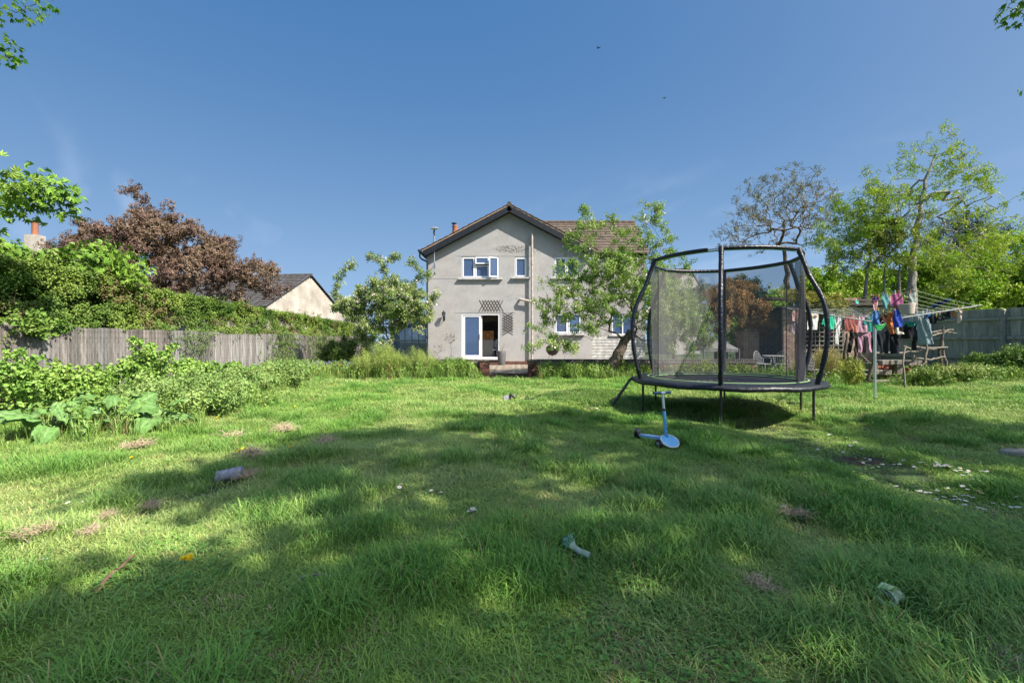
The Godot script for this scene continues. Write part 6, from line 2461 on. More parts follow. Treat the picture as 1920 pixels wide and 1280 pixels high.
func make_trees() -> void:
	var r := rnd(121)
	# apple tree on the right, leaning trunk and many upright shoots
	var ex := []
	for q in [[1093, 390, 14.6], [1098, 396, 15.0], [1106, 410, 14.4], [1150, 405, 15.2], [1152, 415, 14.8], [1128, 424, 15.0], [1166, 440, 14.8], [1206, 385, 15.4], [1228, 388, 15.3], [1234, 392, 15.5], [1240, 400, 15.2], [1246, 432, 15.0], [1262, 446, 15.2], [1215, 420, 15.6], [1192, 430, 15.0], [1080, 440, 14.6], [1062, 452, 14.8], [1086, 425, 14.9], [1112, 440, 15.1], [1180, 455, 14.8], [1225, 410, 15.6], [1255, 470, 15.4], [1290, 500, 15.4], [1300, 520, 15.6], [1276, 480, 15.6], [1040, 505, 14.6], [1012, 530, 14.6], [1000, 566, 14.5], [990, 610, 14.3], [1006, 646, 14.2], [985, 655, 14.2], [1020, 640, 14.0], [1050, 650, 14.2], [1075, 655, 14.0]]:
		ex.append(Vector3((q[0] - 960.0) / 853.33 * q[2] - 3.2, 1.25 - (q[1] - 640.0) / 853.33 * q[2], -q[2] + 15.0))
	for q in [[1088, 392, 14.7], [1097, 402, 15.1], [1110, 425, 14.8], [1128, 420, 15.1], [1148, 402, 15.0], [1156, 428, 14.7], [1168, 438, 15.2], [1184, 450, 14.8], [1203, 384, 15.4], [1214, 412, 15.1], [1229, 386, 15.4], [1238, 396, 15.6], [1246, 428, 15.1], [1258, 448, 15.5], [1270, 478, 15.2], [1070, 440, 14.7], [1060, 470, 14.9], [1048, 492, 14.5], [1290, 500, 15.5]]:
		for py in [q[1] + 105.0, q[1] + 75.0, q[1] + 50.0, q[1] + 25.0, q[1]]:
			ex.append(Vector3((q[0] + r.randf_range(-3.0, 3.0) - 960.0) / 853.33 * q[2] - 3.2, 1.25 - (py - 640.0) / 853.33 * q[2], -q[2] + 15.0))
	plant("apple_tree", "large apple tree with a leaning trunk and upright shoots left of the trampoline", "tree", Vector3(3.2, 0, -15.0), [Vector3(0, -0.1, 0), Vector3(0.1, 0.5, 0.05), Vector3(0.38, 1.05, 0.0), Vector3(0.75, 1.6, -0.1)], 0.27,
		[[Vector3(0.3, 2.8, 0), Vector3(1.7, 1.3, 1.3)], [Vector3(-1.3, 2.1, 0.2), Vector3(1.2, 1.1, 0.8)], [Vector3(0.9, 3.9, 0.0), Vector3(1.2, 0.8, 0.7)], [Vector3(1.6, 2.2, 0.2), Vector3(1.2, 1.3, 1.0)], [Vector3(2.3, 1.7, 0.3), Vector3(0.9, 1.0, 0.8)], [Vector3(0.2, 3.5, -0.1), Vector3(1.4, 0.7, 0.9)]],
		520, Color(0.21, 0.165, 0.125), L.apple, 1.15, 0.075, 1.05, Color(0.20, 0.33, 0.07), Color(0.38, 0.47, 0.15), 122, {"mat": "leaf_fresh", "extra": ex, "step": 0.26, "blossom": 0.2, "wig": 0.12, "more": 4.6})
	# blossoming tree at the left of the house
	plant("blossom_tree", "bushy apple tree with white blossom between the low gable and the house", "tree", Vector3(-4.75, 0, -17.6), [Vector3(0.1, -0.1, 0), Vector3(0.12, 0.6, 0), Vector3(0.0, 1.3, 0)], 0.10,
		[[Vector3(-0.1, 2.7, 0), Vector3(1.35, 1.15, 1.2)], [Vector3(-1.2, 2.7, 0), Vector3(0.75, 0.7, 0.7)], [Vector3(0.9, 2.5, 0.1), Vector3(0.85, 0.9, 0.8)], [Vector3(-0.5, 1.6, 0.2), Vector3(0.9, 0.6, 0.8)]],
		260, Color(0.17, 0.14, 0.11), L.apple, 1.7, 0.08, 1.15, Color(0.21, 0.31, 0.09), Color(0.40, 0.46, 0.20), 123,
		{"mat": "leaf_fresh", "extra": [Vector3(-1.95, 3.75, 0), Vector3(-1.35, 4.25, 0), Vector3(-0.75, 4.55, 0), Vector3(-0.3, 4.35, 0.1), Vector3(0.25, 4.5, 0), Vector3(0.85, 4.35, 0), Vector3(1.5, 3.9, 0), Vector3(-2.05, 3.0, 0), Vector3(1.9, 3.1, 0.2), Vector3(-2.1, 2.55, 0)], "step": 0.24, "blossom": 1.1, "more": 7.0})
	# copper-leaved tree behind the hedge
	plant("copper_tree", "large spreading tree with purple-brown leaves behind the hedge", "tree", Vector3(-15.8, 0, -20.5), [Vector3(0, -0.2, 0), Vector3(0.1, 1.5, 0), Vector3(0, 2.8, 0)], 0.26,
		[[Vector3(0.2, 5.2, 0), Vector3(3.0, 1.7, 2.4)], [Vector3(3.0, 4.1, 0.2), Vector3(2.2, 1.2, 1.6)], [Vector3(-3.2, 5.0, 0), Vector3(2.6, 1.5, 1.8)], [Vector3(-0.5, 6.3, 0), Vector3(1.5, 1.0, 1.2)], [Vector3(-1.0, 3.4, 1.0), Vector3(3.6, 1.2, 1.6)]],
		520, Color(0.12, 0.09, 0.075), L.copper, 2.1, 0.15, 1.08, Color(0.165, 0.102, 0.09), Color(0.24, 0.17, 0.115), 124, {"more": 5.5, "step": 0.36, "extra": [Vector3(-1.2, 8.2, 0), Vector3(-1.5, 7.9, 0.3), Vector3(-0.8, 7.8, 0), Vector3(0.4, 7.3, 0), Vector3(5.6, 3.7, 0), Vector3(5.0, 3.4, 0.2), Vector3(4.9, 4.6, 0), Vector3(3.2, 5.5, 0), Vector3(2.4, 5.9, 0), Vector3(-3.8, 6.6, 0)]})
	# green maple leaning in at the left edge
	var mex := []
	for q in [[40, 345, 7.6], [75, 340, 7.8], [105, 360, 7.8], [60, 380, 7.8], [15, 350, 7.4], [110, 385, 8.0], [128, 372, 8.0], [-30, 400, 8.0]]:
		mex.append(Vector3((q[0] - 960.0) / 853.33 * q[2] + 10.9, 1.25 - (q[1] - 640.0) / 853.33 * q[2], -q[2] + 9.4))
	plant("maple_tree", "fresh green broad-leaved tree rising over the fence at the left edge", "tree", Vector3(-10.9, 0, -9.4), [Vector3(0, -0.1, 0), Vector3(-0.1, 1.2, 0.1), Vector3(-0.2, 2.6, 0.3), Vector3(-0.2, 4.6, 0.9)], 0.16,
		[[Vector3(-0.5, 3.3, 0.4), Vector3(0.8, 0.5, 0.8)], [Vector3(0.0, 2.5, -0.2), Vector3(1.0, 0.85, 1.3)], [Vector3(1.0, 3.0, -1.6), Vector3(0.9, 0.5, 0.8)], [Vector3(-0.4, 2.9, 1.0), Vector3(0.9, 0.9, 1.0)]],
		170, Color(0.16, 0.13, 0.10), L.maple, 1.9, 0.10, 1.0, Color(0.128, 0.262, 0.033), Color(0.225, 0.352, 0.053), 125, {"extra": mex, "step": 0.25, "mat": "leaf"})
	# grey-stemmed ash trees at the right
	plant("ash_tree", "tall ash tree with pale grey twin stems and sparse new leaves at the right", "tree", Vector3(16.2, 0, -18.4), [Vector3(0, -0.1, 0), Vector3(0.0, 2.4, 0), Vector3(0.0, 4.3, 0), Vector3(0.15, 5.7, 0), Vector3(0.55, 7.8, 0), Vector3(1.0, 9.0, 0)], 0.20,
		[[Vector3(0.6, 7.2, 0), Vector3(2.1, 1.9, 1.8)], [Vector3(-1.3, 6.0, 0), Vector3(1.6, 1.8, 1.4)], [Vector3(2.4, 5.6, 0), Vector3(1.6, 1.6, 1.4)], [Vector3(1.6, 4.2, 0.4), Vector3(2.4, 1.0, 1.0)]],
		300, Color(0.52, 0.50, 0.47), L.ash, 1.5, 0.16, 0.95, Color(0.28, 0.38, 0.07), Color(0.47, 0.50, 0.11), 126, {"mat": "leaf_fresh", "more": 1.35, "step": 0.4, "arch": 0.02, "twig": 0.009, "taper": 0.12, "extra": [Vector3(1.45, 9.9, 0), Vector3(1.2, 9.6, 0.2), Vector3(0.7, 9.5, 0), Vector3(0.2, 9.3, 0), Vector3(1.5, 9.3, 0.3), Vector3(2.1, 8.3, 0), Vector3(3.0, 7.6, 0), Vector3(3.3, 7.7, 0.2), Vector3(-1.8, 8.3, 0), Vector3(-0.6, 8.8, 0), Vector3(4.4, 7.2, 0.2), Vector3(4.9, 7.9, 0.2)]})
	plant("ash_tree", "slimmer multi-stemmed ash left of the tall ash, thin pale trunks", "tree", Vector3(14.9, 0, -18.9), [Vector3(-0.3, -0.1, 0), Vector3(-0.3, 1.8, 0), Vector3(-0.2, 3.6, 0), Vector3(0.0, 5.0, 0)], 0.11,
		[[Vector3(-0.3, 6.2, 0), Vector3(1.5, 1.6, 1.3)], [Vector3(-1.3, 5.2, 0), Vector3(1.2, 1.3, 1.0)]],
		90, Color(0.38, 0.365, 0.34), L.ash, 1.7, 0.16, 0.9, Color(0.26, 0.38, 0.07), Color(0.42, 0.50, 0.11), 127, {"mat": "leaf_fresh", "more": 2.2, "step": 0.38, "arch": 0.02, "twig": 0.007})
	for q in [[15.25, -18.6, 0.07, 4.3, "thin grey ash stem standing between the two ash trees"], [15.62, -18.3, 0.075, 4.6, "thin grey ash stem just left of the tall ash"]]:
		plant("ash_sapling", q[4], "tree", Vector3(q[0], 0, q[1]), [Vector3(0, -0.1, 0), Vector3(0.03, 1.8, 0), Vector3(-0.04, q[3] * 0.7, 0), Vector3(0, q[3], 0)], q[2], [[Vector3(-0.1, q[3] + 0.8, 0), Vector3(0.8, 1.0, 0.7)]], 22, Color(0.40, 0.385, 0.355), L.ash, 1.4, 0.14, 0.9, Color(0.210, 0.270, 0.045), Color(0.300, 0.323, 0.060), 128, {"step": 0.4, "arch": 0.02, "twig": 0.007, "group": "thin ash stems by the tall ash"})
	# the barer, rust-barked tree beyond the trampoline
	plant("bare_tree", "nearly bare spreading tree with an orange-brown trunk beyond the trampoline", "tree", Vector3(14.4, 0, -24.0), [Vector3(0.1, -0.1, 0), Vector3(0.1, 2.8, 0), Vector3(0.12, 4.8, 0), Vector3(0.0, 6.1, 0)], 0.25,
		[[Vector3(0.0, 8.6, 0), Vector3(2.6, 1.9, 2.2)], [Vector3(-1.9, 7.1, 0), Vector3(1.8, 1.3, 1.5)], [Vector3(1.4, 7.9, 0), Vector3(1.5, 1.8, 1.4)]],
		620, Color(0.29, 0.19, 0.11), L.tiny, 0.45, 0.10, 1.7, Color(0.180, 0.195, 0.090), Color(0.255, 0.225, 0.112), 129, {"taper": 0.25, "more": 2.6, "step": 0.36, "arch": 0.08, "twig": 0.0075, "wig": 0.16})
	# dense yellow-green trees along the right
	var shades := [[Color(0.26, 0.40, 0.06), Color(0.50, 0.58, 0.11)], [Color(0.23, 0.38, 0.06), Color(0.47, 0.56, 0.12)]]
	for q in [[16.2, -22.6, 2.0, 5.0, 0, "broad yellow-green tree behind the slim ash"], [19.6, -22.4, 2.4, 5.8, 1, "broad yellow-green tree behind the tall ash"], [23.2, -22.0, 2.6, 6.3, 0, "tall yellow-green tree above the panel fence"], [26.4, -22.0, 2.6, 6.2, 1, "yellow-green tree at the right picture edge"], [13.3, -23.5, 1.7, 3.9, 0, "low yellow-green tree above the brown outbuilding roof"]]:
		var w: float = q[2]
		var hh: float = q[3]
		plant("broad_tree", q[5], "tree", Vector3(q[0], 0, q[1]), [Vector3(0, -0.1, 0), Vector3(0, hh * 0.25, 0), Vector3(0, hh * 0.5, 0)], 0.17,
			[[Vector3(0, hh * 0.62, 0), Vector3(w, hh * 0.36, w)], [Vector3(-w * 0.5, hh * 0.38, 0.3), Vector3(w * 0.8, hh * 0.28, w * 0.8)], [Vector3(w * 0.55, hh * 0.4, 0.3), Vector3(w * 0.8, hh * 0.28, w * 0.8)]],
			200, Color(0.15, 0.12, 0.09), L.tree, 3.4, 0.20, 1.0, shades[q[4]][0], shades[q[4]][1], 130 + int(q[0]), {"mat": "leaf_fresh", "more": 6.0, "step": 0.45, "group": "yellow-green trees beyond the right fence"})
	plant("dark_conifer", "dark drooping conifer showing through behind the tall ash", "tree", Vector3(28.0, 0, -28.0), [Vector3(0, 0, 0), Vector3(0, 5, 0), Vector3(0, 9.3, 0)], 0.25,
		[[Vector3(0, 7.6, 0), Vector3(2.6, 1.4, 2)], [Vector3(0, 5.6, 0), Vector3(3.0, 1.8, 2.4)]], 200, Color(0.08, 0.06, 0.05), L.willow, 3.0, 0.22, 1.6, Color(0.053, 0.090, 0.033), Color(0.105, 0.128, 0.039), 139, {"arch": -0.08, "step": 0.45})
	# orange-bronze shrub and greenery behind the net
	plant("bronze_shrub", "rounded shrub with orange-bronze new leaves behind the net and brick chimney", "shrub", Vector3(9.35, 0, -18.9), [Vector3(0, 0, 0), Vector3(0, 0.8, 0), Vector3(0, 1.4, 0)], 0.09,
		[[Vector3(0.0, 2.75, 0), Vector3(1.25, 1.15, 1.0)], [Vector3(-0.6, 2.2, 0.2), Vector3(0.8, 0.8, 0.7)], [Vector3(0.7, 2.1, 0.2), Vector3(0.7, 0.8, 0.7)]], 150, Color(0.14, 0.1, 0.07), L.hedge, 3.4, 0.09, 1.15, Color(0.28, 0.18, 0.07), Color(0.52, 0.30, 0.11), 140, {"step": 0.22})
	plant("green_shrub", "dark green shrub topping the wall line between trampoline net and bronze shrub", "shrub", Vector3(9.6, 0, -21.4), [Vector3(0, 0, 0), Vector3(0, 1.2, 0), Vector3(0, 2.0, 0)], 0.09,
		[[Vector3(0, 3.1, 0), Vector3(2.0, 1.1, 0.8)], [Vector3(1.2, 3.5, 0), Vector3(1.2, 0.9, 0.8)]], 150, Color(0.12, 0.1, 0.07), L.hedge, 2.8, 0.1, 1.3, Color(0.075, 0.135, 0.038), Color(0.150, 0.210, 0.060), 141, {"step": 0.25})
	plant("net_side_shrub", "leafy green shrub behind the left half of the trampoline net", "shrub", Vector3(6.2, 0.1, -17.5), [Vector3(0, 0, 0), Vector3(0, 0.7, 0), Vector3(0.1, 1.3, 0)], 0.07,
		[[Vector3(0.2, 2.3, 0), Vector3(1.1, 1.1, 0.8)], [Vector3(0.9, 1.6, 0.1), Vector3(0.8, 0.7, 0.6)]], 120, Color(0.15, 0.12, 0.09), L.apple, 2.2, 0.08, 1.1, Color(0.105, 0.210, 0.045), Color(0.210, 0.300, 0.075), 142, {"step": 0.24})
	plant("golden_climber", "yellow-green climber spilling over the left of the brown outbuilding roof", "climber", Vector3(11.5, 0, -16.9), [Vector3(0, 0, -0.3), Vector3(0, 1.3, -0.35), Vector3(0, 2.2, -0.4)], 0.03,
		[[Vector3(0.2, 2.75, -0.4), Vector3(0.9, 0.38, 0.5)], [Vector3(-0.5, 2.9, -0.5), Vector3(0.6, 0.4, 0.5)], [Vector3(0.7, 2.5, -0.2), Vector3(0.5, 0.4, 0.4)]], 90, Color(0.15, 0.12, 0.09), L.hedge, 2.2, 0.07, 1.0, Color(0.300, 0.300, 0.060), Color(0.510, 0.435, 0.120), 143, {"step": 0.2})
	# shade trees: crowns out of the picture at the right, over the lawn
	shade_trees()
	left_overhead_tree()


# the big trees beside the camera: their trunks stand right of and behind the view; crowns lean over the lawn and shade it
func shade_trees() -> void:
	var edge := PackedVector2Array([Vector2(-3.7, 3.95), Vector2(-3.2, 4.25), Vector2(-2.55, 4.1), Vector2(-2.9, 4.9), Vector2(-2.85, 5.7), Vector2(-2.2, 5.6), Vector2(-2.2, 6.6), Vector2(-1.4, 6.7), Vector2(-0.75, 6.35), Vector2(-0.8, 7.4), Vector2(0.2, 8.0), Vector2(1.2, 8.2), Vector2(1.6, 7.3), Vector2(2.5, 6.6), Vector2(3.7, 6.5), Vector2(4.3, 6.2), Vector2(5.3, 7.0), Vector2(6.6, 7.5), Vector2(7.6, 7.0), Vector2(9.0, 6.5), Vector2(9.5, 1.0), Vector2(2.0, -0.5), Vector2(-2.4, 0.6), Vector2(-2.6, 1.7), Vector2(-2.1, 2.2), Vector2(-1.7, 2.45), Vector2(-1.2, 2.3), Vector2(-1.15, 2.6), Vector2(-1.7, 3.1), Vector2(-2.3, 3.45), Vector2(-3.0, 3.55)])
	var gaps := [Vector3(-0.95, 6.5, 0.30), Vector3(3.5, 4.75, 0.30), Vector3(3.6, 4.3, 0.25), Vector3(3.0, 3.1, 0.22), Vector3(2.45, 2.65, 0.15), Vector3(1.65, 4.25, 0.20), Vector3(4.6, 5.9, 0.5), Vector3(2.9, 6.2, 0.25), Vector3(-1.6, 5.9, 0.2), Vector3(5.9, 6.7, 0.35), Vector3(7.0, 6.3, 0.4), Vector3(0.4, 6.9, 0.16), Vector3(1.9, 1.95, 0.12)]
	var sun := Vector2(0.79, -0.53)      # shift of a shade-caster per metre of height: to the right and towards the camera
	var r := rnd(150)
	var sets := [[], []]
	var tries := 0
	while sets[0].size() + sets[1].size() < 950 and tries < 30000:
		tries += 1
		var p := Vector2(r.randf_range(-3.8, 9.5), r.randf_range(-0.5, 8.3))
		if not Geometry2D.is_point_in_polygon(p, edge):
			continue
		var hole := false
		for q in gaps:
			if p.distance_to(Vector2(q.x, q.y)) < q.z:
				hole = true
		if hole:
			continue
		var hh := r.randf_range(7.5, 12.5)
		var c := Vector3(p.x + sun.x * hh, hh, -(p.y + sun.y * hh))
		var d := -c.z
		if d > 0.3 and absf(c.x) < 1.19 * d + 0.35 and c.y - 1.25 < 0.82 * d + 0.3:
			continue
		sets[0 if c.x < 10.0 else 1].append(c)
	for q in [[1905, 8, 6.4], [1916, 20, 6.4], [1890, 14, 6.5], [1990, 70, 6.6], [2010, 140, 6.6], [1975, 175, 6.6], [1924, 182, 6.6]]:
		sets[1].append(Vector3((q[0] - 960.0) / 853.33 * q[2], 1.25 - (q[1] - 640.0) / 853.33 * q[2], -q[2]))
	var feet := [Vector3(7.6, 0, 4.2), Vector3(13.2, 0, 0.2)]
	for k in 2:
		var t := thing("shade_tree", ["big leafy tree standing just behind the camera, its crown over the lawn", "big leafy tree beside the view whose sprigs hang into the top right corner"][k], "tree", feet[k])
		var local := []
		for c in sets[k]:
			local.append(c - feet[k])
		var tips := limbs(t, [Vector3(0, -0.1, 0), Vector3(0.1, 2.6, 0), Vector3(0.0, 5.2, -0.1), Vector3(0.1, 7.6, -0.3)], 0.30, local, M.bark, Color(0.16, 0.13, 0.10), r, 0.35, 0.08, 0.005)
		var near := []
		for e in tips:
			if e[2] <= 1.5:
				near.append(e)
		var hanging := []
		var high := []
		for e in near:
			var w: Vector3 = e[0] + feet[k]
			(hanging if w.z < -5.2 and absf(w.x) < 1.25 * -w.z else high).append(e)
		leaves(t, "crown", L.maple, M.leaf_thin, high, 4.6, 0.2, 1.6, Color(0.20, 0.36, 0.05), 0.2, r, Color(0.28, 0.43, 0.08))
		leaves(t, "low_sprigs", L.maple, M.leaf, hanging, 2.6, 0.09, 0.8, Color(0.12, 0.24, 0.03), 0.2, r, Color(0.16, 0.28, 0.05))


# a tree out of the frame at the left: only the ends of two limbs reach into the top left corner
func left_overhead_tree() -> void:
	var r := rnd(155)
	var foot := Vector3(-11.2, 0, -5.2)
	var t := thing("overhead_tree", "green broad-leaved tree whose sprigs enter the top left corner", "tree", foot)
	var local := targets_in(r, [[Vector3(-0.6, 7.0, 0.6), Vector3(2.2, 1.4, 2.0)], [Vector3(0.8, 5.6, 0.8), Vector3(1.4, 0.8, 1.2)]], 90)
	for q in [[-60, 40, 5.8], [5, 14, 5.7], [30, 24, 5.7], [52, 12, 5.75], [72, 4, 5.8], [-60, 90, 5.8], [4, 84, 5.8], [20, 96, 5.8], [26, 104, 5.8], [8, 108, 5.8]]:
		local.append(Vector3((q[0] - 960.0) / 853.33 * q[2], 1.25 - (q[1] - 640.0) / 853.33 * q[2], -q[2]) - foot)
	var tips := limbs(t, [Vector3(0, -0.1, 0), Vector3(0.05, 2.5, 0), Vector3(0, 4.6, 0.1), Vector3(-0.2, 6.6, 0.3)], 0.2, local, M.bark, Color(0.16, 0.13, 0.10), r, 0.2, 0.05, 0.004)
	var near := []
	for e in tips:
		if e[2] <= 1.5:
			near.append(e)
	leaves(t, "crown", L.maple, M.leaf_thin, near, 2.0, 0.06, 0.62, Color(0.12, 0.24, 0.03), 0.2, r, Color(0.18, 0.31, 0.05))


func make_hedge() -> void:
	var r := rnd(161)
	var t := thing("privet_hedge", "long clipped green hedge standing above and behind the left fence", "hedge")
	var s := Scatter.new()
	var g := Geo.new()
	for k in 19000:
		var z := -r.randf_range(6.5, 28.0)
		var top := 2.62 - 0.020 * (-z - 8.0) + 0.10 * patch.get_noise_2d(z * 18.0, 3.0) + 0.2 * (1.0 - smoothstep(8.0, 13.5, -z))
		var y := 0.0
		var x := 0.0
		if r.randf() < 0.55:
			y = r.randf_range(1.15, top)
			x = -9.35 - absf(r.randfn()) * 0.10 + 0.10 * patch.get_noise_2d(z * 24.0, y * 24.0)
			if y < 1.65 and r.randf() < 0.25:
				x += 0.22
		else:
			y = top - absf(r.randfn()) * 0.09
			x = r.randf_range(-10.8, -9.3)
		x += 0.16 * patch.get_noise_3d(y * 30.0, z * 30.0, 5.0)
		if y < top - 0.1 and patch.get_noise_3d(y * 46.0 + 9.0, z * 46.0, 1.0) < -0.16:
			continue
		if r.randf() < 0.03:
			y += r.randf_range(0.05, 0.22) if y > top - 0.2 else 0.0
		var n := clampf(0.5 + 1.1 * patch.get_noise_3d(y * 22.0, z * 14.0, x * 14.0) + r.randf_range(-0.25, 0.25), 0.0, 1.0)
		var c := Color(0.08, 0.165, 0.028).lerp(Color(0.25, 0.35, 0.07), n)
		if patch.get_noise_2d(z * 9.0 + 50.0, y * 16.0) > 0.22 and r.randf() < 0.5:
			c = Color(0.19, 0.155, 0.07)
		var d := Vector3(1.0 if y < top - 0.2 else 0.2, 0.7, r.randf_range(-0.6, 0.6))
		s.add(Transform3D(basis_to(d, r.randf() * TAU).scaled(Vector3.ONE * r.randf_range(0.8, 1.3)), Vector3(x, y, z)), c)
	strew("foliage", L.hedge, M.leaf, s, t)
	for k in 220:
		var z := -r.randf_range(6.5, 28.0)
		g.col = Color(0.20, 0.16, 0.11)
		var x := -9.55 - r.randf() * 0.9
		g.tube([Vector3(x, 0, z), Vector3(x + r.randf_range(-0.1, 0.2), 1.2, z + r.randf_range(-0.2, 0.2)), Vector3(x + r.randf_range(-0.2, 0.35), 2.3, z + r.randf_range(-0.4, 0.4))], [0.016, 0.012, 0.005], 4, false)
	var st := obj("stems", g, M.stick, t)
	st.set_meta("kind", "stuff")
	# taller mixed growth at the left end of the hedge
	plant("mixed_shrub", "tall tangled green shrub behind the fence at the far left below the maple", "shrub", Vector3(-11.0, 0, -10.6), [Vector3(0, 0, 0), Vector3(0, 0.9, 0), Vector3(0, 1.6, 0)], 0.08,
		[[Vector3(0.1, 2.35, 0.2), Vector3(1.1, 1.0, 1.6)], [Vector3(0.0, 2.2, 2.2), Vector3(1.0, 0.9, 1.2)], [Vector3(0.3, 2.1, -1.8), Vector3(0.9, 0.8, 1.2)]], 240, Color(0.15, 0.12, 0.09), L.bramble, 3.0, 0.11, 1.0, Color(0.098, 0.203, 0.033), Color(0.210, 0.300, 0.068), 162, {"step": 0.25})
	plant("overhanging_sprays", "leafy sprays hanging over the fence top at the far left edge", "shrub", Vector3(-9.5, 0, -8.9), [Vector3(0, 0, 0), Vector3(0, 1.0, 0), Vector3(0.05, 1.5, 0)], 0.03,
		[[Vector3(0.45, 1.6, 0.3), Vector3(0.3, 0.25, 0.8)]], 26, Color(0.15, 0.12, 0.09), L.bramble, 1.3, 0.07, 0.9, Color(0.112, 0.225, 0.038), Color(0.195, 0.300, 0.060), 163, {"step": 0.15})
	for q in [[-12.9, "ivy climbing the fence near its far end in a ragged sheet", 0.75, 150], [-17.9, "ivy hanging over the fence near the blossom tree", 0.6, 260], [-21.5, "dark ivy mound on the fence behind the blossom tree", 0.9, 260]]:
		t = thing("fence_ivy", q[1], "ivy", Vector3(-9.0, 0, q[0]))
		s = Scatter.new()
		for k in q[3]:
			var z: float = r.randfn() * q[2]
			var y := r.randf_range(0.35, 1.6)
			if y < 1.5 - 0.9 * exp(-z * z / 0.5) and q[0] > -17.0:
				continue
			var b := r.randf_range(0.8, 1.2)
			s.add(Transform3D(basis_to(Vector3(1, 0.4, r.randf_range(-0.6, 0.6)), r.randf() * TAU).scaled(Vector3.ONE * r.randf_range(0.7, 1.1)), Vector3(0.05 + absf(r.randfn()) * 0.05, y, z)), Color(0.13 * b, 0.20 * b, 0.055 * b))
		strew("leaves", L.hedge, M.leaf, s, t)
		g = Geo.new()
		for k in 6:
			g.col = Color(0.16, 0.12, 0.08)
			var z: float = r.randfn() * q[2] * 0.5
			g.tube([Vector3(0.03, 0, z), Vector3(0.04, 0.8, z + r.randf_range(-0.15, 0.15)), Vector3(0.04, 1.5, z + r.randf_range(-0.3, 0.3))], [0.009, 0.007, 0.004], 5)
		obj("stems", g, M.stick, t)


func bush(called: String, label: String, category: String, at: Vector3, rad: Vector3, n: int, mesh_: Mesh, size: float, tint: Color, tint2: Color, s: int, stems := 14, group := "") -> Node3D:
	var t := thing(called, label, category, at, 0.0, group)
	var r := rnd(s)
	var g := Geo.new()
	var sc := Scatter.new()
	for k in stems:
		var a := r.randf() * TAU
		var q := sqrt(r.randf())
		var top := Vector3(cos(a) * q * rad.x, rad.y * r.randf_range(0.75, 1.15) * (1.0 - 0.45 * q * q), sin(a) * q * rad.z)
		var foot := Vector3(top.x * 0.6, -0.05, top.z * 0.6)
		var mid := (foot + top) * 0.5 + Vector3(0, rad.y * 0.12, 0)
		g.col = Color(0.17, 0.16, 0.07)
		g.tube([foot, mid, top], [0.007, 0.005, 0.003], 4, false)
		for j in int(n * 2.0 / float(stems)):
			var u := sqrt(r.randf())
			var p := foot.lerp(mid, u).lerp(mid.lerp(top, u), u) + Vector3(r.randfn(), r.randfn() * 0.6, r.randfn()) * 0.07
			if p.y < 0.02:
				continue
			var c := tint.lerp(tint2, clampf(0.5 + 0.8 * patch.get_noise_3d((at.x + p.x) * 16.0, p.y * 16.0, (at.z + p.z) * 16.0) + r.randf_range(-0.35, 0.35), 0.0, 1.0))
			var b := r.randf_range(0.85, 1.15)
			sc.add(Transform3D(basis_to(Vector3(r.randf_range(-0.8, 0.8), 1, r.randf_range(-0.8, 0.8)), r.randf() * TAU).scaled(Vector3.ONE * size * r.randf_range(0.7, 1.25)), p), Color(c.r * b, c.g * b, c.b * b))
	obj("stems", g, M.stick, t)
	strew("leaves", mesh_, M.leaf, sc, t)
	return t


# a large soft leaf, heart-shaped at its base, wavy and folded along its rib
func big_leaf(s: int, length: float, width: float) -> ArrayMesh:
	var r := rnd(s)
	var g := Geo.new()
	var pts := []
	var rows := 23
	var cols := 17
	var k := r.randf_range(0.85, 1.15)
	var ph := r.randf() * 6.0
	var curl := r.randf_range(0.2, 0.55)
	for j in rows:
		var u := j / (rows - 1.0)
		var w := width * 0.5 * pow(sin(PI * clampf(0.12 + u * 0.88, 0, 1)), 0.7) * (1.0 - 0.25 * u) * (1.0 + 0.05 * sin(u * 37.0 + ph) + 0.04 * sin(u * 71.0))
		for i in cols:
			var v := i / (cols - 1.0) * 2.0 - 1.0
			var z := u * length - absf(v) * length * 0.18 * (1.0 - u)
			var y := absf(v) * w * 0.40 - pow(absf(v), 3.0) * w * 0.5 - pow(u, 2.0) * length * curl + (0.020 * sin(v * 7.0 + ph + u * 4.0) + 0.017 * sin(u * 19.0 + ph + signf(v))) * absf(v) + 0.006 * cos((u * 1.0 - absf(v) * 0.22) * 44.0) * smoothstep(0.0, 0.2, absf(v))
			pts.append(Vector3(v * w, y, z))
	g.sheet(pts, rows, cols)
	for j in rows:   # pale rib and side veins
		for i in cols:
			var v := absf(i / (cols - 1.0) * 2.0 - 1.0)
			var u := j / (rows - 1.0)
			var vein := maxf(1.0 - v * 8.0, 0.55 * maxf(0.0, cos((u - v * 0.22) * 44.0) - 0.6) / 0.4)
			var c := Color(0.125 * k, 0.245 * k, 0.065 * k).lerp(Color(0.27, 0.38, 0.17), clampf(vein, 0.0, 1.0) * 0.7)
			g.c[j * cols + i] = c
	return g.mesh()


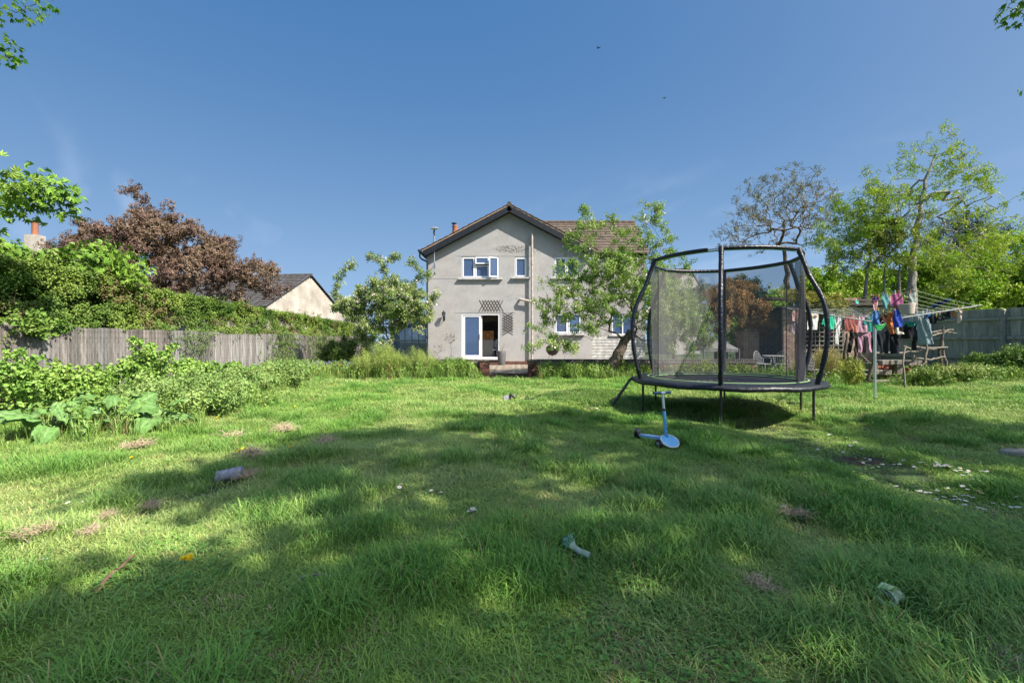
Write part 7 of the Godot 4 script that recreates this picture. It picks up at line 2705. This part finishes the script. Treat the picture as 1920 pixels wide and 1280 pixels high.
func make_borders() -> void:
	var r := rnd(171)
	# bramble and raspberry thicket before the left fence
	for q in [[-7.6, -9.6, 0.85, 1.25, 330, "tall pale green bramble bush in the middle of the left border"], [-7.3, -11.2, 0.7, 0.72, 260, "bramble bush right of the tallest one in the left border"], [-8.2, -8.6, 0.6, 0.85, 240, "bramble bush left of the tallest one, close to the fence"], [-8.3, -7.5, 0.55, 1.1, 170, "loose bramble canes at the left picture edge"], [-6.6, -9.2, 0.6, 0.5, 240, "low bramble bush at the front of the left border"], [-6.9, -12.9, 0.7, 0.5, 220, "bramble bush at the far end of the left thicket"]]:
		bush("bramble_bush", q[5], "bush", on(q[0], q[1]), Vector3(q[2] * 1.15, q[3], q[2] * 1.1), int(q[4] * 1.6), L.bramble, 0.9, Color(0.15, 0.31, 0.05), Color(0.29, 0.44, 0.10), 172 + int(-q[1] * 10), 26, "bramble bushes along the left fence")
	for q in [[-6.4, -8.3, "nettle-like weeds between the burdocks and the brambles"], [-5.3, -7.6, "fine-leaved weeds right behind the burdocks at the lawn edge"], [-5.9, -8.9, "fine-leaved weeds below the brambles at the lawn edge"], [-6.3, -10.6, "fine-leaved weeds at the lawn edge before the tallest bramble"], [-6.2, -12.6, "fine-leaved weeds at the lawn edge past the brambles"], [-7.5, -14.2, "grey-green leafy weed bush at the foot of the left fence"], [-8.0, -15.8, "feathery weeds at the foot of the left fence further on"], [-8.2, -17.6, "weeds by the ivy at the far end of the left fence"]]:
		bush("weed_bush", q[2], "weeds", on(q[0], q[1]), Vector3(0.8, 0.55, 0.9), 300, L.herb, 0.85, Color(0.16, 0.28, 0.075), Color(0.31, 0.42, 0.13), 180 + int(-q[1]), 30, "leafy weeds along the left fence")
	# burdock with big leaves, each leaf a part
	var leafm := []
	for k in 7:
		leafm.append(big_leaf(190 + k, 0.31, 0.23))
	for q in [[-6.0, -5.9, 8, "big-leaved burdock at the left edge with a leaf folded over"], [-5.45, -6.25, 8, "big-leaved burdock beneath the grassy tuft in the left border"], [-4.95, -6.3, 6, "big-leaved burdock nearest the camera at the lawn edge"], [-5.75, -7.1, 7, "big-leaved burdock behind the others against the brambles"], [-6.6, -6.7, 7, "big-leaved burdock at the far left below the canes"]]:
		var t := thing("burdock", q[3], "plant", on(q[0], q[1]), 0.0, "burdocks at the edge of the left border")
		for k in q[2]:
			var a: float = k * 2.4 + r.randf_range(-0.3, 0.3)
			var out := Vector3(cos(a), 0, sin(a))
			var hgt := r.randf_range(0.10, 0.42)
			var reach := r.randf_range(0.10, 0.24)
			var g := Geo.new()
			g.col = Color(0.15, 0.2, 0.08)
			var tip := out * reach + UP * hgt
			g.tube([Vector3.ZERO, tip * 0.5 + UP * hgt * 0.2, tip], [0.012, 0.010, 0.007], 6)
			obj("stalk", g, M.plain, t)
			var side := UP.cross(out)
			var b := Basis(side, UP, out) * Basis(Vector3(1, 0, 0), r.randf_range(-0.9, 0.55)) * Basis(Vector3(0, 0, 1), r.randf_range(-0.8, 0.8))
			put("leaf", leafm[r.randi() % 7], M.leaf_shiny, t, Transform3D(b.scaled(Vector3.ONE * r.randf_range(0.8, 1.6)), tip))
	# tall grass and weeds: too many to count
	var o := thing("rough_grass", "tall uncut grass and weeds along the borders, wall and fence", "grass")
	o.set_meta("kind", "stuff")
	var s := Scatter.new()
	var s2 := Scatter.new()
	for q in [[-5.6, -6.6, 0.6, 0.6, 220, 0.8], [-5.6, -8.2, 0.8, 0.9, 240, 0.7], [-4.9, -6.2, 0.5, 0.4, 60, 0.6], [-7.0, -11.8, 1.0, 2.0, 260, 0.8], [-7.2, -16.0, 1.2, 2.2, 420, 0.8], [-4.9, -15.4, 2.0, 0.6, 620, 1.15], [-2.4, -15.3, 1.0, 0.4, 420, 1.1], [1.8, -15.2, 0.8, 0.4, 420, 1.15], [3.2, -14.9, 1.0, 0.5, 340, 1.0], [5.2, -15.3, 1.6, 0.4, 260, 0.7], [8.2, -15.2, 1.2, 0.5, 220, 0.8], [10.2, -15.2, 0.7, 0.7, 220, 1.2], [9.6, -13.6, 0.6, 0.5, 90, 0.6], [11.6, -12.4, 0.8, 0.35, 200, 0.55], [13.2, -12.0, 0.9, 0.5, 230, 0.6], [14.6, -12.8, 0.6, 1.1, 320, 0.8], [15.0, -10.8, 0.6, 1.2, 280, 0.75], [3.3, -7.15, 0.16, 0.10, 12, 0.5], [4.75, -7.15, 0.14, 0.10, 8, 0.4], [2.5, -8.4, 0.2, 0.2, 12, 0.55], [-6.3, -5.6, 0.5, 0.3, 50, 0.5]]:
		for k in q[4]:
			var x: float = q[0] + r.randfn() * q[2] * 0.7
			var z: float = q[1] + r.randfn() * q[3] * 0.7
			if (z < -15.6 and x > -4.3 and x < 8.8) or x < -8.9 or x > 15.6 - (-z - 13.3) * 0.34 or (absf(x + 0.1) < 1.0 and z < -14.4):
				continue
			var b := r.randf_range(0.8, 1.2)
			var c := Color(0.17 * b, 0.31 * b, 0.06 * b).lerp(Color(0.33 * b, 0.40 * b, 0.13 * b), r.randf() * 0.7)
			if r.randf() < 0.05 or (x > 9.3 and x < 11.0 and z < -14.4 and r.randf() < 0.5):
				c = Color(0.36 * b, 0.29 * b, 0.15 * b)
			var sz: float = q[5] * r.randf_range(0.6, 1.15)
			s.add(Transform3D(Basis(UP, r.randf() * TAU).scaled(Vector3.ONE * sz), on(x, z)), c)
			if r.randf() < 0.55 and q[4] > 60:
				s2.add(Transform3D(basis_to(Vector3(r.randf_range(-0.5, 0.5), 1, r.randf_range(-0.5, 0.5)), r.randf() * TAU).scaled(Vector3.ONE * r.randf_range(0.7, 1.3)), on(x + r.randfn() * 0.1, z + r.randfn() * 0.1) + UP * r.randf_range(0.05, 0.42) * q[5]), Color(0.15 * b, 0.28 * b, 0.055 * b).lerp(Color(0.28, 0.37, 0.09), r.randf()))
	strew("blades", L.tall, M.grass, s, o)
	strew("weed_leaves", L.herb, M.leaf, s2, o)
	# feathery shrub and willow canes in front of the house's left corner
	bush("feathery_shrub", "soft feathery yellow-green shrub before the left corner of the house", "shrub", on(-4.4, -15.1), Vector3(0.9, 1.0, 0.6), 640, L.feather, 1.3, Color(0.24, 0.36, 0.08), Color(0.42, 0.50, 0.15), 201, 44)
	bush("feathery_shrub", "smaller feathery shrub right of the willow canes against the low wall", "shrub", on(-3.1, -15.3), Vector3(0.6, 0.95, 0.45), 520, L.feather, 1.0, Color(0.22, 0.35, 0.08), Color(0.40, 0.48, 0.15), 202, 34)
	bush("corner_shrub", "green shrub under the blossom tree at the end of the fence", "shrub", on(-6.7, -18.4), Vector3(1.2, 1.5, 0.8), 620, L.apple, 1.2, Color(0.13, 0.22, 0.05), Color(0.23, 0.31, 0.09), 203, 40)
	bush("wall_shrub", "low green shrub in front of the low wall left of the step", "shrub", on(-2.0, -15.4), Vector3(0.7, 0.6, 0.4), 320, L.herb, 0.9, Color(0.128, 0.255, 0.045), Color(0.240, 0.345, 0.075), 204, 30)
	bush("wall_shrub", "leafy weeds around the foot of the leaning apple trunk", "shrub", on(3.6, -15.2), Vector3(1.1, 0.5, 0.4), 360, L.herb, 0.9, Color(0.150, 0.255, 0.045), Color(0.270, 0.360, 0.075), 205, 34)
	bush("wall_shrub", "bright green weeds in front of the low wall behind the trampoline", "shrub", on(6.6, -15.2), Vector3(1.6, 0.42, 0.4), 420, L.herb, 0.9, Color(0.180, 0.270, 0.045), Color(0.330, 0.390, 0.075), 206, 40)
	bush("fence_weeds", "weeds growing along the shaded foot of the panel fence", "weeds", on(14.4, -12.9), Vector3(0.7, 0.75, 1.3), 620, L.herb, 1.0, Color(0.13, 0.23, 0.05), Color(0.24, 0.33, 0.09), 207, 60)
	bush("fence_weeds", "weeds at the foot of the panel fence at the right picture edge", "weeds", on(14.9, -11.2), Vector3(0.6, 0.6, 1.0), 420, L.herb, 1.0, Color(0.13, 0.23, 0.05), Color(0.24, 0.33, 0.09), 208, 44)
	bush("bench_weeds", "pale green weeds around the sleeper bench and stick frame", "weeds", on(12.0, -12.3), Vector3(1.3, 0.42, 0.35), 420, L.herb, 0.8, Color(0.180, 0.285, 0.068), Color(0.375, 0.420, 0.150), 209, 44)
	bush("straw_grass", "tall straw-coloured grass clump beside the brick outbuilding", "grass clump", on(10.1, -14.6), Vector3(0.6, 1.0, 0.5), 420, L.feather, 1.2, Color(0.330, 0.315, 0.120), Color(0.540, 0.465, 0.225), 210, 44)
	bush("bench_climber", "yellow-green climber on the sticks left of the dryer pole", "climber", on(9.15, -12.3), Vector3(0.25, 0.85, 0.2), 120, L.herb, 0.7, Color(0.270, 0.330, 0.060), Color(0.450, 0.450, 0.090), 211, 12)
	# straw-coloured canes bundled upright
	var t := thing("cane_bundle", "upright bundle of straw-coloured canes before the feathery shrub", "canes", on(-3.95, -14.6))
	for k in 7:
		var x := r.randf_range(-0.06, 0.06)
		stick_part(t, "cane", [Vector3(x, -0.02, r.randf_range(-0.05, 0.05)), Vector3(x * 1.1, 0.3, 0), Vector3(x * 1.3, r.randf_range(0.5, 0.68), 0)], 0.009, 0.006, Color(0.48, 0.33, 0.13))
	# blue and yellow border flowers
	for q in [["blue_flowers", "drift of small blue flowers in the border before the far fence", Color(0.27, 0.33, 0.50), [[-6.6, -16.2, 0.9, 0.5, 330], [-5.6, -15.9, 0.5, 0.3, 120]]], ["yellow_flowers", "small yellow flowers scattered through the far left border", Color(0.66, 0.42, 0.04), [[-6.9, -14.2, 0.5, 0.4, 12], [-5.7, -14.6, 0.5, 0.3, 16], [-6.1, -15.0, 0.3, 0.2, 10]]]]:
		var f := thing(q[0], q[1], "flowers")
		f.set_meta("kind", "stuff")
		var sf := Scatter.new()
		for e in q[3]:
			for k in e[4]:
				var b := r.randf_range(0.8, 1.15)
				sf.add(Transform3D(Basis(UP, r.randf() * TAU).scaled(Vector3.ONE * r.randf_range(0.3, 0.55)), on(e[0] + r.randfn() * e[2] * 0.6, e[1] + r.randfn() * e[3] * 0.6) + UP * r.randf_range(0.22, 0.55)), Color(q[2].r * b, q[2].g * b, q[2].b * b))
		strew("petals", L.blossom, M.petal, sf, f)


func make_birds() -> void:
	for q in [[Vector3(7.214, 25.742, -38.0), "small dark bird high in the sky above the house", 0.6], [Vector3(14.747, 24.763, -44.0), "small dark bird lower in the sky above the apple tree", -0.4]]:
		var t := thing("flying_bird", q[1], "bird", q[0], q[2])
		var g := Geo.new()
		g.col = Color(0.03, 0.03, 0.04)
		g.tube([Vector3(0, 0, -0.13), Vector3(0, 0.01, -0.09), Vector3(0, 0.01, 0.0), Vector3(0, 0.0, 0.1), Vector3(0, 0, 0.19)], [0.008, 0.028, 0.036, 0.022, 0.006], 8)
		for s in [-1.0, 1.0]:
			g.quad(Vector3(0, 0.015, -0.06), Vector3(s * 0.12, 0.06, -0.05), Vector3(s * 0.12, 0.06, 0.03), Vector3(0, 0.015, 0.05))
			g.tri(Vector3(s * 0.12, 0.06, -0.05), Vector3(s * 0.27, 0.03, 0.09), Vector3(s * 0.12, 0.06, 0.03))
		g.tri(Vector3(0, 0, 0.1), Vector3(0.05, 0, 0.24), Vector3(-0.05, 0, 0.24))
		obj("body", g, M.plain, t)
